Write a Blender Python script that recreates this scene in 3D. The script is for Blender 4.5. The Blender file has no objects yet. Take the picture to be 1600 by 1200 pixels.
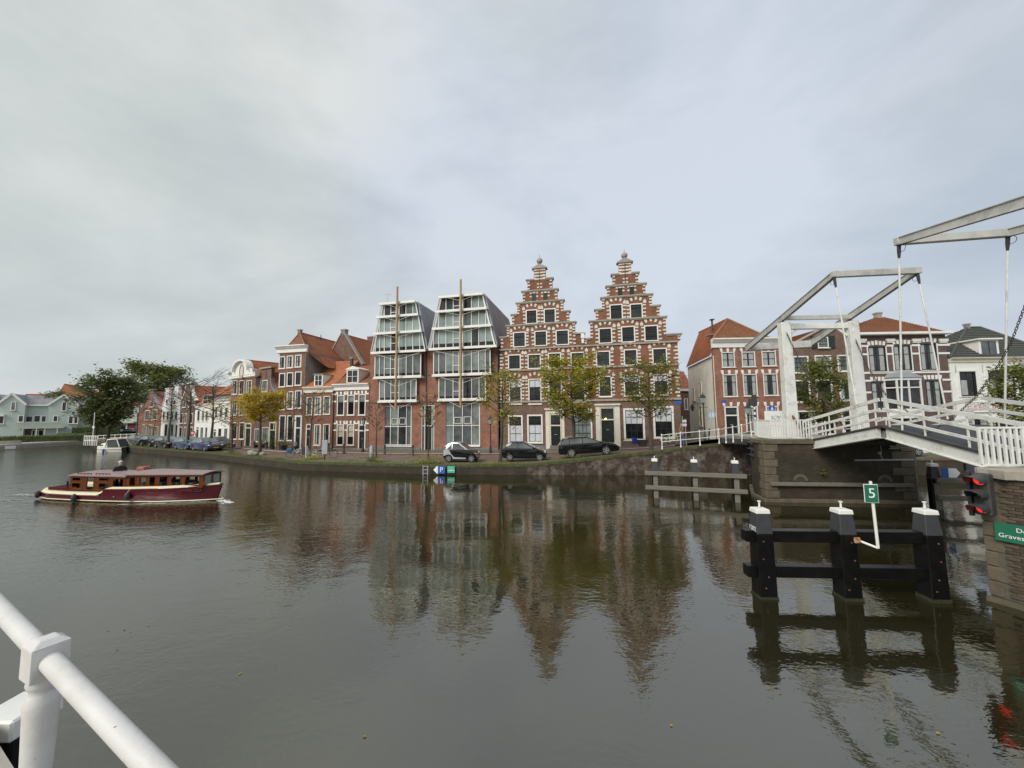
import bpy, bmesh, math, random
from mathutils import Vector, Matrix
random.seed(7)
R = math.radians
scene = bpy.context.scene
COL = scene.collection
# ------------------------------------------------------------------ camera
FPX = 600.0                      # focal length in photo pixels (photo is 1600 wide)
PITCH = math.atan(50 / 600.0)
ROLL = R(0.6)
CZ = 4.3                         # eye height above the water
cam_d = bpy.data.cameras.new('camera')
cam = bpy.data.objects.new('camera', cam_d)
COL.objects.link(cam)
cam_d.sensor_fit = 'HORIZONTAL'
cam_d.sensor_width = 36.0
cam_d.lens = 36.0 * FPX / 1600.0
cam_d.clip_start = 0.05
cam_d.clip_end = 3000.0
_cp, _sp, _cr, _sr = math.cos(PITCH), math.sin(PITCH), math.cos(ROLL), math.sin(ROLL)
_R0, _U0, _F0 = Vector((1, 0, 0)), Vector((0, -_sp, _cp)), Vector((0, _cp, _sp))
_right = _cr * _R0 - _sr * _U0
_up = _sr * _R0 + _cr * _U0
_m = Matrix((_right, _up, -_F0)).transposed().to_4x4()
_m.translation = (0, 0, CZ)
cam.matrix_world = _m
scene.camera = cam
# ------------------------------------------------------------------ light
SUN_EL, SUN_AZ = R(37), R(222)   # soft light from behind the photographer
world = bpy.data.worlds.new('World')
scene.world = world
world.use_nodes = True
_nt = world.node_tree
_nt.nodes.clear()
_N = _nt.nodes.new
_out = _N('ShaderNodeOutputWorld')
_bg = _N('ShaderNodeBackground')
_bg.inputs['Strength'].default_value = 0.1
_sky = _N('ShaderNodeTexSky')
_sky.sky_type = 'NISHITA'
_sky.sun_disc = False
_sky.sun_elevation = SUN_EL
_sky.sun_rotation = SUN_AZ
_sky.air_density = 1.2
_sky.dust_density = 3.0
_tc = _N('ShaderNodeTexCoord')
_mp = _N('ShaderNodeMapping')
_mp.inputs['Scale'].default_value = (1.0, 1.0, 2.2)
_nt.links.new(_tc.outputs['Generated'], _mp.inputs['Vector'])
_n1 = _N('ShaderNodeTexNoise')
_n1.inputs['Scale'].default_value = 1.5
_n1.inputs['Detail'].default_value = 7.0
_n1.inputs['Roughness'].default_value = 0.56
_n1.inputs['Distortion'].default_value = 0.25
_nt.links.new(_mp.outputs['Vector'], _n1.inputs['Vector'])
_cr1 = _N('ShaderNodeValToRGB')
_e = _cr1.color_ramp.elements
_e[0].position = 0.35; _e[0].color = (3.05, 3.24, 3.34, 1)
_e[1].position = 0.67; _e[1].color = (4.5, 4.56, 4.58, 1)
_e2 = _cr1.color_ramp.elements.new(0.5); _e2.color = (3.65, 3.8, 3.86, 1)
_dp = _N('ShaderNodeVectorMath'); _dp.operation = 'DOT_PRODUCT'; _dp.inputs[1].default_value = Vector((0.17, 0.72, 0.70)).normalized()   # the thin bright place in the cloud
_nt.links.new(_tc.outputs['Generated'], _dp.inputs[0])
_mr = _N('ShaderNodeMapRange'); _mr.interpolation_type = 'SMOOTHSTEP'; _mr.inputs['From Min'].default_value = 0.80; _mr.inputs['From Max'].default_value = 1.0; _mr.inputs['To Max'].default_value = 0.16
_nt.links.new(_dp.outputs['Value'], _mr.inputs['Value'])
_ad = _N('ShaderNodeMath'); _nt.links.new(_n1.outputs['Fac'], _ad.inputs[0]); _nt.links.new(_mr.outputs[0], _ad.inputs[1])
_nt.links.new(_ad.outputs[0], _cr1.inputs['Fac'])
_n2 = _N('ShaderNodeTexNoise')
_n2.inputs['Scale'].default_value = 1.1
_n2.inputs['Detail'].default_value = 3.0
_nt.links.new(_tc.outputs['Generated'], _n2.inputs['Vector'])
_cr2 = _N('ShaderNodeValToRGB')
_cr2.color_ramp.elements[0].position = 0.36; _cr2.color_ramp.elements[0].color = (0.98, 1.0, 0.965, 1)
_cr2.color_ramp.elements[1].position = 0.64; _cr2.color_ramp.elements[1].color = (0.865, 0.92, 1.03, 1)
_sx = _N('ShaderNodeSeparateXYZ'); _nt.links.new(_tc.outputs['Generated'], _sx.inputs[0])
_ma = _N('ShaderNodeMath'); _ma.operation = 'MULTIPLY_ADD'; _ma.inputs[1].default_value = 0.22    # thinner, bluer cloud to the right
_nt.links.new(_sx.outputs['X'], _ma.inputs[0]); _nt.links.new(_n2.outputs['Fac'], _ma.inputs[2])
_nt.links.new(_ma.outputs[0], _cr2.inputs['Fac'])
_mul = _N('ShaderNodeMix'); _mul.data_type = 'RGBA'; _mul.blend_type = 'MULTIPLY'
_mul.inputs[0].default_value = 1.0
_nt.links.new(_cr1.outputs['Color'], _mul.inputs[6])
_nt.links.new(_cr2.outputs['Color'], _mul.inputs[7])
_mix = _N('ShaderNodeMix'); _mix.data_type = 'RGBA'
_mix.inputs[0].default_value = 0.93        # cloud cover over the clear sky
_nt.links.new(_sky.outputs['Color'], _mix.inputs[6])
_nt.links.new(_mul.outputs[2], _mix.inputs[7])
_nt.links.new(_mix.outputs[2], _bg.inputs['Color'])
_nt.links.new(_bg.outputs['Background'], _out.inputs['Surface'])
sun_d = bpy.data.lights.new('sun', 'SUN')
sun_d.energy = 1.5
sun_d.angle = R(30)
sun_d.color = (1.0, 0.965, 0.91)
sun = bpy.data.objects.new('sun', sun_d)
COL.objects.link(sun)
# sun_rotation is clockwise from +Y
_sd = Vector((math.sin(SUN_AZ) * math.cos(SUN_EL), math.cos(SUN_AZ) * math.cos(SUN_EL), math.sin(SUN_EL)))
sun.rotation_euler = _sd.to_track_quat('Z', 'Y').to_euler()
sun.location = (0, -20, 40)
scene.view_settings.view_transform = 'Standard'
scene.view_settings.look = 'None'
scene.view_settings.exposure = 0.8
scene.view_settings.gamma = 1.0
scene.view_settings.use_curve_mapping = False
# ------------------------------------------------------------------ measuring helpers
def ray(px, py):
 u = (px - 800) / FPX
 v = (600 - py) / FPX
 return u * _right + v * _up + _F0
def on_level(px, py, z):
 d = ray(px, py)
 t = (z - CZ) / d.z
 return Vector((d.x * t, d.y * t, z))
def at_depth(px, py, y):
 d = ray(px, py)
 t = y / d.y
 return Vector((d.x * t, y, CZ + d.z * t))
def on_plane(px, py, p, n):
 d = ray(px, py)
 o = Vector((0, 0, CZ))
 t = (Vector(p) - o).dot(n) / d.dot(n)
 return o + d * t
class Crop:
 def __init__(s, ox, oy, sc): s.o = (ox, oy, sc)
 def __call__(s, x, y): return s.o[0] + x / s.o[2], s.o[1] + y / s.o[2]
# ------------------------------------------------------------------ mesh builder
class MB:
 def __init__(s):
  s.v, s.f, s.m, s.mi = [], [], [], 0
 def add(s, vs, fs):
  n = len(s.v)
  s.v += [tuple(v) for v in vs]
  for f in fs:
   s.f.append(tuple(i + n for i in f)); s.m.append(s.mi)
  return s
 def box(s, x0, x1, y0, y1, z0, z1):
  return s.add([(x0, y0, z0), (x1, y0, z0), (x1, y1, z0), (x0, y1, z0), (x0, y0, z1), (x1, y0, z1), (x1, y1, z1), (x0, y1, z1)],
                     [(0, 3, 2, 1), (4, 5, 6, 7), (0, 1, 5, 4), (1, 2, 6, 5), (2, 3, 7, 6), (3, 0, 4, 7)])
 def frustum(s, c, a0, b0, z0, a1, b1, z1):
  x, y = c
  return s.add([(x - a0, y - b0, z0), (x + a0, y - b0, z0), (x + a0, y + b0, z0), (x - a0, y + b0, z0),
                      (x - a1, y - b1, z1), (x + a1, y - b1, z1), (x + a1, y + b1, z1), (x - a1, y + b1, z1)],
                     [(0, 3, 2, 1), (4, 5, 6, 7), (0, 1, 5, 4), (1, 2, 6, 5), (2, 3, 7, 6), (3, 0, 4, 7)])
 def bar(s, p, q, w, h=None, up=(0, 0, 1)):
  p, q = Vector(p), Vector(q)
  h = w if h is None else h
  d = (q - p).normalized()
  u = Vector(up)
  if abs(d.dot(u)) > 0.99: u = Vector((0, 1, 0))
  a = d.cross(u).normalized()
  b = a.cross(d).normalized()
  a *= w / 2; b *= h / 2
  return s.add([p - a - b, p + a - b, p + a + b, p - a + b, q - a - b, q + a - b, q + a + b, q - a + b],
                     [(0, 3, 2, 1), (4, 5, 6, 7), (0, 1, 5, 4), (1, 2, 6, 5), (2, 3, 7, 6), (3, 0, 4, 7)])
 def tube(s, pts, r, n=8, closed=False):
  pts = [Vector(p) for p in pts]
  rs = r if isinstance(r, (list, tuple)) else [r] * len(pts)
  k = len(pts)
  vs, fs = [], []
  ref = None
  for i, p in enumerate(pts):
   a = pts[(i - 1) % k] if (closed or i > 0) else p
   b = pts[(i + 1) % k] if (closed or i < k - 1) else p
   d = (b - a).normalized()
   if ref is None:
    ref = Vector((0, 0, 1)) if abs(d.z) < 0.9 else Vector((1, 0, 0))
   x = d.cross(ref)
   if x.length < 1e-4: x = d.cross(Vector((0.3, 1, 0.2)))
   x.normalize()
   y = x.cross(d).normalized()
   ref = y
   for j in range(n):
    t = 2 * math.pi * j / n
    vs.append(p + x * (rs[i] * math.cos(t)) + y * (rs[i] * math.sin(t)))
  for i in range(k if closed else k - 1):
   i2 = (i + 1) % k
   for j in range(n):
    j2 = (j + 1) % n
    fs.append((i * n + j, i * n + j2, i2 * n + j2, i2 * n + j))
  if not closed:
   fs.append(tuple(reversed(range(n)))); fs.append(tuple(range((k - 1) * n, k * n)))
  return s.add(vs, fs)
 def lathe(s, prof, n=12, c=(0, 0, 0), sq=None):
  vs, fs = [], []
  k = len(prof)
  for r, z in prof:
   for j in range(n):
    t = 2 * math.pi * j / n + (math.pi / n if sq else 0)
    vs.append((c[0] + r * math.cos(t), c[1] + r * math.sin(t), c[2] + z))
  for i in range(k - 1):
   for j in range(n):
    j2 = (j + 1) % n
    fs.append((i * n + j, i * n + j2, (i + 1) * n + j2, (i + 1) * n + j))
  fs.append(tuple(reversed(range(n)))); fs.append(tuple(range((k - 1) * n, k * n)))
  return s.add(vs, fs)
 def prism(s, poly, y0, y1):                     # poly in the local x-z plane
  n = len(poly)
  vs = [(x, y0, z) for x, z in poly] + [(x, y1, z) for x, z in poly]
  fs = [tuple(range(n)), tuple(reversed(range(n, 2 * n)))]
  fs += [(i, i + n, (i + 1) % n + n, (i + 1) % n) for i in range(n)]
  return s.add(vs, fs)
 def slab(s, poly, z0, z1):                      # poly in the x-y plane
  n = len(poly)
  vs = [(p[0], p[1], z0) for p in poly] + [(p[0], p[1], z1) for p in poly]
  fs = [tuple(reversed(range(n))), tuple(range(n, 2 * n))]
  fs += [(i, (i + 1) % n, (i + 1) % n + n, i + n) for i in range(n)]
  return s.add(vs, fs)
 def ball(s, c, r, nu=10, nv=6, sq=(1, 1, 1)):
  vs = [(c[0], c[1], c[2] - r * sq[2])]
  for i in range(1, nv):
   a = -math.pi / 2 + math.pi * i / nv
   for j in range(nu):
    t = 2 * math.pi * j / nu
    vs.append((c[0] + r * sq[0] * math.cos(a) * math.cos(t), c[1] + r * sq[1] * math.cos(a) * math.sin(t), c[2] + r * sq[2] * math.sin(a)))
  vs.append((c[0], c[1], c[2] + r * sq[2]))
  fs = []
  for j in range(nu): fs.append((0, 1 + (j + 1) % nu, 1 + j))
  for i in range(nv - 2):
   for j in range(nu):
    a = 1 + i * nu
    fs.append((a + j, a + (j + 1) % nu, a + nu + (j + 1) % nu, a + nu + j))
  top = len(vs) - 1
  for j in range(nu): fs.append((top, top - nu + j, top - nu + (j + 1) % nu))
  return s.add(vs, fs)
 def grid_wall(s, x0, x1, z0, z1, holes, y=0.0, rev=0.11):
  hs = [h for h in holes if h[0] < x1 and h[1] > x0 and h[2] < z1 and h[3] > z0]
  xs = sorted({round(c, 4) for c in [x0, x1] + [min(max(v, x0), x1) for h in hs for v in h[:2]]})
  zs = sorted({round(c, 4) for c in [z0, z1] + [min(max(v, z0), z1) for h in hs for v in h[2:4]]})
  for a, b in zip(xs, xs[1:]):
   for c, d in zip(zs, zs[1:]):
    mx, mz = (a + b) / 2, (c + d) / 2
    if any(h[0] < mx < h[1] and h[2] < mz < h[3] for h in hs): continue
    s.add([(a, y, c), (b, y, c), (b, y, d), (a, y, d)], [(0, 1, 2, 3)])
  for h in hs:
   a, b, c, d = h[:4]
   v = [(a, y, c), (b, y, c), (b, y, d), (a, y, d), (a, y + rev, c), (b, y + rev, c), (b, y + rev, d), (a, y + rev, d)]
   s.add(v, [(0, 4, 5, 1), (1, 5, 6, 2), (2, 6, 7, 3), (3, 7, 4, 0)])
  return s
 def roof(s, e0, e1, r1, r0, n, lift=0.06):      # eave e0-e1, ridge r0-r1, n stepped tile courses
  e0, e1, r0, r1 = Vector(e0), Vector(e1), Vector(r0), Vector(r1)
  nn = (e1 - e0).cross(r0 - e0)
  if nn.length < 1e-6: nn = (e1 - e0).cross(r1 - e0)
  nn.normalize()
  if nn.z < 0: nn = -nn
  nn *= lift
  for i in range(n):
   a, b = i / n, (i + 1) / n
   p0, p1 = e0.lerp(r0, a), e1.lerp(r1, a)
   q0, q1 = e0.lerp(r0, b), e1.lerp(r1, b)
   s.add([p0 + nn, p1 + nn, q1, q0, p0, p1], [(0, 1, 2, 3), (4, 5, 1, 0)])
  return s
 def build(s, name, mat, parent=None, smooth=False, bevel=0, kind=None, loc=None, rotz=0, segs=1, weld=False, ang=None):
  me = bpy.data.meshes.new(name)
  me.from_pydata(s.v, [], s.f)
  mats = mat if isinstance(mat, (list, tuple)) else [mat]
  for m in mats: me.materials.append(m)
  if len(mats) > 1: me.polygons.foreach_set('material_index', s.m)
  bm = bmesh.new(); bm.from_mesh(me)
  if weld: bmesh.ops.remove_doubles(bm, verts=bm.verts, dist=1e-4)
  if len(s.f) < 60000: bmesh.ops.recalc_face_normals(bm, faces=bm.faces)
  if bevel:
   es = [e for e in bm.edges if len(e.link_faces) == 2 and e.calc_face_angle(0) > R(28)]
   bmesh.ops.bevel(bm, geom=es, offset=bevel, segments=segs, affect='EDGES', profile=0.6, clamp_overlap=True)
  bm.to_mesh(me); bm.free()
  if smooth:
   me.polygons.foreach_set('use_smooth', [True] * len(me.polygons))
   me.set_sharp_from_angle(angle=R(ang or 40))
  o = bpy.data.objects.new(name, me)
  COL.objects.link(o)
  if parent is not None: o.parent = parent
  if loc is not None: o.location = loc
  if rotz: o.rotation_euler = (0, 0, rotz)
  if kind: o['kind'] = kind
  return o
def tag(o, label, cat, group=None):
 o['label'] = label; o['category'] = cat
 if group: o['group'] = group
 return o
def thing(name, label, cat, loc=(0, 0, 0), rotz=0, group=None):
 o = bpy.data.objects.new(name, None)
 COL.objects.link(o)
 o.empty_display_size = 0.3
 o.location = loc; o.rotation_euler = (0, 0, rotz)
 return tag(o, label, cat, group)
def struct(o):
 o['kind'] = 'structure'
 return o
KIDS = {}
def copy_tree(o, parent=None):
 c = o.copy(); COL.objects.link(c)
 if parent is not None: c.parent = parent
 for ch in [x for x in bpy.data.objects if x.parent == o]: copy_tree(ch, c)
 return c
def text_mesh(name, body, size, mat, parent, loc, rot=(math.pi / 2, 0, 0), align='CENTER', ext=0.004, sx=1.0):
 cu = bpy.data.curves.new(name, 'FONT')
 cu.body = body; cu.size = size; cu.align_x = align; cu.align_y = 'CENTER'; cu.extrude = ext; cu.resolution_u = 3
 t = bpy.data.objects.new(name, cu); COL.objects.link(t)
 bpy.context.view_layer.update()
 me = bpy.data.meshes.new_from_object(t.evaluated_get(bpy.context.evaluated_depsgraph_get()))
 bpy.data.objects.remove(t); bpy.data.curves.remove(cu)
 me.materials.clear(); me.materials.append(mat)
 o = bpy.data.objects.new(name, me); COL.objects.link(o)
 o.parent = parent; o.location = loc; o.rotation_euler = rot; o.scale = (sx, 1, 1)
 return o
# ------------------------------------------------------------------ materials
M = {}
def nodes(name):
 m = bpy.data.materials.new(name); m.use_nodes = True
 nt = m.node_tree
 return m, nt, nt.nodes['Principled BSDF'], nt.links.new
def mat(name, col, rough=0.6, var=0.15, scale=2.0, bump=0.0, bscale=30.0, metal=0.0, spec=0.5, dirt=None, dscale=0.7, damt=0.5, coat=0.0, stretch=None):
 m, nt, b, L = nodes(name)
 tc = nt.nodes.new('ShaderNodeTexCoord')
 vec = tc.outputs['Object']
 if stretch:
  mp = nt.nodes.new('ShaderNodeMapping'); mp.inputs['Scale'].default_value = stretch
  L(vec, mp.inputs['Vector']); vec = mp.outputs['Vector']
 n = nt.nodes.new('ShaderNodeTexNoise'); n.inputs['Scale'].default_value = scale; n.inputs['Detail'].default_value = 6
 n.inputs['Roughness'].default_value = 0.65
 L(vec, n.inputs['Vector'])
 cr = nt.nodes.new('ShaderNodeValToRGB')
 lo = tuple(c * (1 - var) for c in col); hi = tuple(min(1, c * (1 + var)) for c in col)
 cr.color_ramp.elements[0].position = 0.33; cr.color_ramp.elements[0].color = (*lo, 1)
 cr.color_ramp.elements[1].position = 0.67; cr.color_ramp.elements[1].color = (*hi, 1)
 L(n.outputs['Fac'], cr.inputs['Fac'])
 out = cr.outputs['Color']
 if dirt:
  n2 = nt.nodes.new('ShaderNodeTexNoise'); n2.inputs['Scale'].default_value = dscale; n2.inputs['Detail'].default_value = 8
  n2.inputs['Roughness'].default_value = 0.7
  L(vec, n2.inputs['Vector'])
  c2 = nt.nodes.new('ShaderNodeValToRGB')
  c2.color_ramp.elements[0].position = 0.5; c2.color_ramp.elements[0].color = (0, 0, 0, 1)
  c2.color_ramp.elements[1].position = 0.68; c2.color_ramp.elements[1].color = (damt, damt, damt, 1)
  L(n2.outputs['Fac'], c2.inputs['Fac'])
  mx = nt.nodes.new('ShaderNodeMix'); mx.data_type = 'RGBA'
  L(c2.outputs['Color'], mx.inputs[0]); L(out, mx.inputs[6]); mx.inputs[7].default_value = (*dirt, 1)
  out = mx.outputs[2]
 L(out, b.inputs['Base Color'])
 b.inputs['Roughness'].default_value = rough
 b.inputs['Metallic'].default_value = metal
 b.inputs['Specular IOR Level'].default_value = spec
 b.inputs['Coat Weight'].default_value = coat
 b.inputs['Coat Roughness'].default_value = 0.05
 if bump:
  n3 = nt.nodes.new('ShaderNodeTexNoise'); n3.inputs['Scale'].default_value = bscale; n3.inputs['Detail'].default_value = 4
  L(vec, n3.inputs['Vector'])
  bp = nt.nodes.new('ShaderNodeBump'); bp.inputs['Strength'].default_value = bump; bp.inputs['Distance'].default_value = 0.02
  L(n3.outputs['Fac'], bp.inputs['Height']); L(bp.outputs['Normal'], b.inputs['Normal'])
 M[name] = m
 return m
def brick(name, c1, c2, mortar, bw=0.22, bh=0.068, dirt=None, damt=0.6, dscale=0.5, msize=0.011, rough=0.85, floor=False, flat=0.36):
 m, nt, b, L = nodes(name)
 tc = nt.nodes.new('ShaderNodeTexCoord')
 sx = nt.nodes.new('ShaderNodeSeparateXYZ'); L(tc.outputs['Object'], sx.inputs[0])
 cx = nt.nodes.new('ShaderNodeCombineXYZ')
 if floor:
  L(sx.outputs['X'], cx.inputs['X']); L(sx.outputs['Y'], cx.inputs['Y'])
 else:
  ad = nt.nodes.new('ShaderNodeMath'); ad.operation = 'ADD'
  L(sx.outputs['X'], ad.inputs[0]); L(sx.outputs['Y'], ad.inputs[1])
  L(ad.outputs[0], cx.inputs['X']); L(sx.outputs['Z'], cx.inputs['Y'])
 bt = nt.nodes.new('ShaderNodeTexBrick')
 bt.inputs['Scale'].default_value = 1.0
 bt.inputs['Brick Width'].default_value = bw; bt.inputs['Row Height'].default_value = bh
 bt.inputs['Mortar Size'].default_value = msize; bt.inputs['Mortar Smooth'].default_value = 0.3
 bt.inputs['Color1'].default_value = (*c1, 1); bt.inputs['Color2'].default_value = (*c2, 1); bt.inputs['Mortar'].default_value = (*mortar, 1)
 L(cx.outputs[0], bt.inputs['Vector'])
 n = nt.nodes.new('ShaderNodeTexNoise'); n.inputs['Scale'].default_value = 1.3; n.inputs['Detail'].default_value = 8; n.inputs['Roughness'].default_value = 0.7
 L(tc.outputs['Object'], n.inputs['Vector'])
 cr = nt.nodes.new('ShaderNodeValToRGB')
 cr.color_ramp.elements[0].position = 0.3; cr.color_ramp.elements[0].color = (1 - flat, 1 - flat, 1 - flat, 1)
 cr.color_ramp.elements[1].position = 0.7; cr.color_ramp.elements[1].color = (1 + flat, 1 + flat, 1 + flat, 1)
 L(n.outputs['Fac'], cr.inputs['Fac'])
 mx = nt.nodes.new('ShaderNodeMix'); mx.data_type = 'RGBA'; mx.blend_type = 'MULTIPLY'; mx.inputs[0].default_value = 1
 L(bt.outputs['Color'], mx.inputs[6]); L(cr.outputs['Color'], mx.inputs[7])
 out = mx.outputs[2]
 if dirt:
  n2 = nt.nodes.new('ShaderNodeTexNoise'); n2.inputs['Scale'].default_value = dscale; n2.inputs['Detail'].default_value = 9; n2.inputs['Roughness'].default_value = 0.72
  L(tc.outputs['Object'], n2.inputs['Vector'])
  c2_ = nt.nodes.new('ShaderNodeValToRGB')
  c2_.color_ramp.elements[0].position = 0.46; c2_.color_ramp.elements[0].color = (0, 0, 0, 1)
  c2_.color_ramp.elements[1].position = 0.64; c2_.color_ramp.elements[1].color = (damt, damt, damt, 1)
  L(n2.outputs['Fac'], c2_.inputs['Fac'])
  m2 = nt.nodes.new('ShaderNodeMix'); m2.data_type = 'RGBA'
  L(c2_.outputs['Color'], m2.inputs[0]); L(out, m2.inputs[6]); m2.inputs[7].default_value = (*dirt, 1)
  out = m2.outputs[2]
 L(out, b.inputs['Base Color'])
 b.inputs['Roughness'].default_value = rough
 b.inputs['Specular IOR Level'].default_value = 0.3
 bp = nt.nodes.new('ShaderNodeBump'); bp.inputs['Strength'].default_value = 0.5; bp.inputs['Distance'].default_value = 0.01; bp.invert = True
 L(bt.outputs['Fac'], bp.inputs['Height']); L(bp.outputs['Normal'], b.inputs['Normal'])
 M[name] = m
 return m
def tiles(name, c1, c2, moss, mamt=0.4, w=0.24):
 m, nt, b, L = nodes(name)
 tc = nt.nodes.new('ShaderNodeTexCoord')
 n = nt.nodes.new('ShaderNodeTexNoise'); n.inputs['Scale'].default_value = 4.5; n.inputs['Detail'].default_value = 8; n.inputs['Roughness'].default_value = 0.75
 L(tc.outputs['Object'], n.inputs['Vector'])
 cr = nt.nodes.new('ShaderNodeValToRGB')
 cr.color_ramp.elements[0].position = 0.36; cr.color_ramp.elements[0].color = (*c1, 1)
 cr.color_ramp.elements[1].position = 0.64; cr.color_ramp.elements[1].color = (*c2, 1)
 L(n.outputs['Fac'], cr.inputs['Fac'])
 n2 = nt.nodes.new('ShaderNodeTexNoise'); n2.inputs['Scale'].default_value = 0.55; n2.inputs['Detail'].default_value = 9; n2.inputs['Roughness'].default_value = 0.7
 L(tc.outputs['Object'], n2.inputs['Vector'])
 c2_ = nt.nodes.new('ShaderNodeValToRGB')
 c2_.color_ramp.elements[0].position = 0.48; c2_.color_ramp.elements[0].color = (0, 0, 0, 1)
 c2_.color_ramp.elements[1].position = 0.7; c2_.color_ramp.elements[1].color = (mamt, mamt, mamt, 1)
 L(n2.outputs['Fac'], c2_.inputs['Fac'])
 mx = nt.nodes.new('ShaderNodeMix'); mx.data_type = 'RGBA'
 L(c2_.outputs['Color'], mx.inputs[0]); L(cr.outputs['Color'], mx.inputs[6]); mx.inputs[7].default_value = (*moss, 1)
 L(mx.outputs[2], b.inputs['Base Color'])
 b.inputs['Roughness'].default_value = 0.7
 b.inputs['Specular IOR Level'].default_value = 0.3
 sx = nt.nodes.new('ShaderNodeSeparateXYZ'); L(tc.outputs['Object'], sx.inputs[0])
 ad = nt.nodes.new('ShaderNodeMath'); ad.operation = 'ADD'; L(sx.outputs['X'], ad.inputs[0]); L(sx.outputs['Y'], ad.inputs[1])
 cx = nt.nodes.new('ShaderNodeCombineXYZ'); L(ad.outputs[0], cx.inputs['X'])
 wv = nt.nodes.new('ShaderNodeTexWave'); wv.inputs['Scale'].default_value = 0.314 / w; wv.inputs['Distortion'].default_value = 0
 L(cx.outputs[0], wv.inputs['Vector'])
 bp = nt.nodes.new('ShaderNodeBump'); bp.inputs['Strength'].default_value = 0.6; bp.inputs['Distance'].default_value = 0.03
 L(wv.outputs['Color'], bp.inputs['Height']); L(bp.outputs['Normal'], b.inputs['Normal'])
 M[name] = m
 return m
def glass(name, col, rough=0.06, var=0.6, spec=0.5, sc=0.9):
 m, nt, b, L = nodes(name)
 tc = nt.nodes.new('ShaderNodeTexCoord')
 n = nt.nodes.new('ShaderNodeTexNoise'); n.inputs['Scale'].default_value = sc; n.inputs['Detail'].default_value = 5
 L(tc.outputs['Object'], n.inputs['Vector'])
 cr = nt.nodes.new('ShaderNodeValToRGB')
 cr.color_ramp.elements[0].position = 0.35; cr.color_ramp.elements[0].color = (*[c * (1 - var) for c in col], 1)
 cr.color_ramp.elements[1].position = 0.65; cr.color_ramp.elements[1].color = (*[c * (1 + var) for c in col], 1)
 L(n.outputs['Fac'], cr.inputs['Fac']); L(cr.outputs['Color'], b.inputs['Base Color'])
 b.inputs['Roughness'].default_value = rough
 b.inputs['Specular IOR Level'].default_value = spec
 n3 = nt.nodes.new('ShaderNodeTexNoise'); n3.inputs['Scale'].default_value = 2.2
 L(tc.outputs['Object'], n3.inputs['Vector'])
 bp = nt.nodes.new('ShaderNodeBump'); bp.inputs['Strength'].default_value = 0.12; bp.inputs['Distance'].default_value = 0.05
 L(n3.outputs['Fac'], bp.inputs['Height']); L(bp.outputs['Normal'], b.inputs['Normal'])
 M[name] = m
 return m
def emit(name, col, s):
 m, nt, b, L = nodes(name)
 b.inputs['Base Color'].default_value = (*col, 1)
 b.inputs['Emission Color'].default_value = (*col, 1)
 b.inputs['Emission Strength'].default_value = s
 M[name] = m
 return m
brick('brick_red', (0.36, 0.145, 0.09), (0.27, 0.105, 0.07), (0.24, 0.17, 0.13), dirt=(0.16, 0.09, 0.07), damt=0.35)
brick('brick_orange', (0.31, 0.112, 0.056), (0.22, 0.078, 0.043), (0.19, 0.125, 0.088), dirt=(0.14, 0.085, 0.06), damt=0.7)
brick('brick_brown', (0.22, 0.12, 0.082), (0.155, 0.085, 0.062), (0.17, 0.13, 0.105), dirt=(0.11, 0.09, 0.08), damt=0.5)
brick('brick_purple', (0.15, 0.085, 0.075), (0.10, 0.06, 0.06), (0.17, 0.14, 0.13), dirt=(0.10, 0.08, 0.08), damt=0.5)
brick('brick_rust', (0.28, 0.11, 0.07), (0.20, 0.08, 0.055), (0.19, 0.135, 0.105), dirt=(0.14, 0.08, 0.06), damt=0.5)
brick('brick_old', (0.07, 0.047, 0.034), (0.042, 0.03, 0.024), (0.058, 0.052, 0.04), dirt=(0.032, 0.036, 0.02), damt=0.85, dscale=0.8)
brick('brick_quay', (0.068, 0.037, 0.027), (0.043, 0.027, 0.02), (0.06, 0.052, 0.04), dirt=(0.30, 0.28, 0.245), damt=0.5, dscale=1.6)
brick('brick_paving', (0.25, 0.16, 0.125), (0.19, 0.125, 0.10), (0.14, 0.11, 0.085), bw=0.21, bh=0.10, floor=True, dirt=(0.12, 0.10, 0.07), damt=0.6, rough=0.5)
brick('pavement_brick', (0.22, 0.17, 0.13), (0.17, 0.135, 0.10), (0.13, 0.11, 0.09), bw=0.21, bh=0.10, floor=True, dirt=(0.15, 0.12, 0.08), damt=0.6, rough=0.6)
tiles('tiles_orange', (0.40, 0.14, 0.065), (0.54, 0.235, 0.12), (0.22, 0.11, 0.06), 0.6)
tiles('tiles_rust', (0.25, 0.11, 0.06), (0.36, 0.17, 0.095), (0.14, 0.09, 0.05), 0.6)
tiles('tiles_red', (0.34, 0.12, 0.09), (0.42, 0.16, 0.12), (0.2, 0.1, 0.08), 0.4)
tiles('slate', (0.32, 0.325, 0.335), (0.42, 0.425, 0.435), (0.07, 0.075, 0.05), 0.4, w=0.4)
tiles('slate_moss', (0.05, 0.055, 0.05), (0.095, 0.1, 0.09), (0.09, 0.095, 0.05), 0.8, w=0.4)
mat('white_paint', (0.78, 0.77, 0.72), 0.5, 0.04, 3, dirt=(0.5, 0.48, 0.42), damt=0.3)
mat('white_wall', (0.76, 0.76, 0.72), 0.8, 0.06, 1.5, dirt=(0.5, 0.5, 0.45), damt=0.4, bump=0.2)
mat('cream_wall', (0.86, 0.85, 0.73), 0.85, 0.06, 1.2, dirt=(0.42, 0.40, 0.32), damt=0.4, bump=0.2)
mat('cream_paint', (0.72, 0.68, 0.56), 0.5, 0.05, 3, dirt=(0.45, 0.42, 0.33), damt=0.3)
mat('grey_render', (0.235, 0.22, 0.195), 0.9, 0.2, 1.2, dirt=(0.42, 0.40, 0.36), damt=0.5, bump=0.3)
mat('green_boards', (0.43, 0.50, 0.455), 0.7, 0.05, 1.2)
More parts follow.
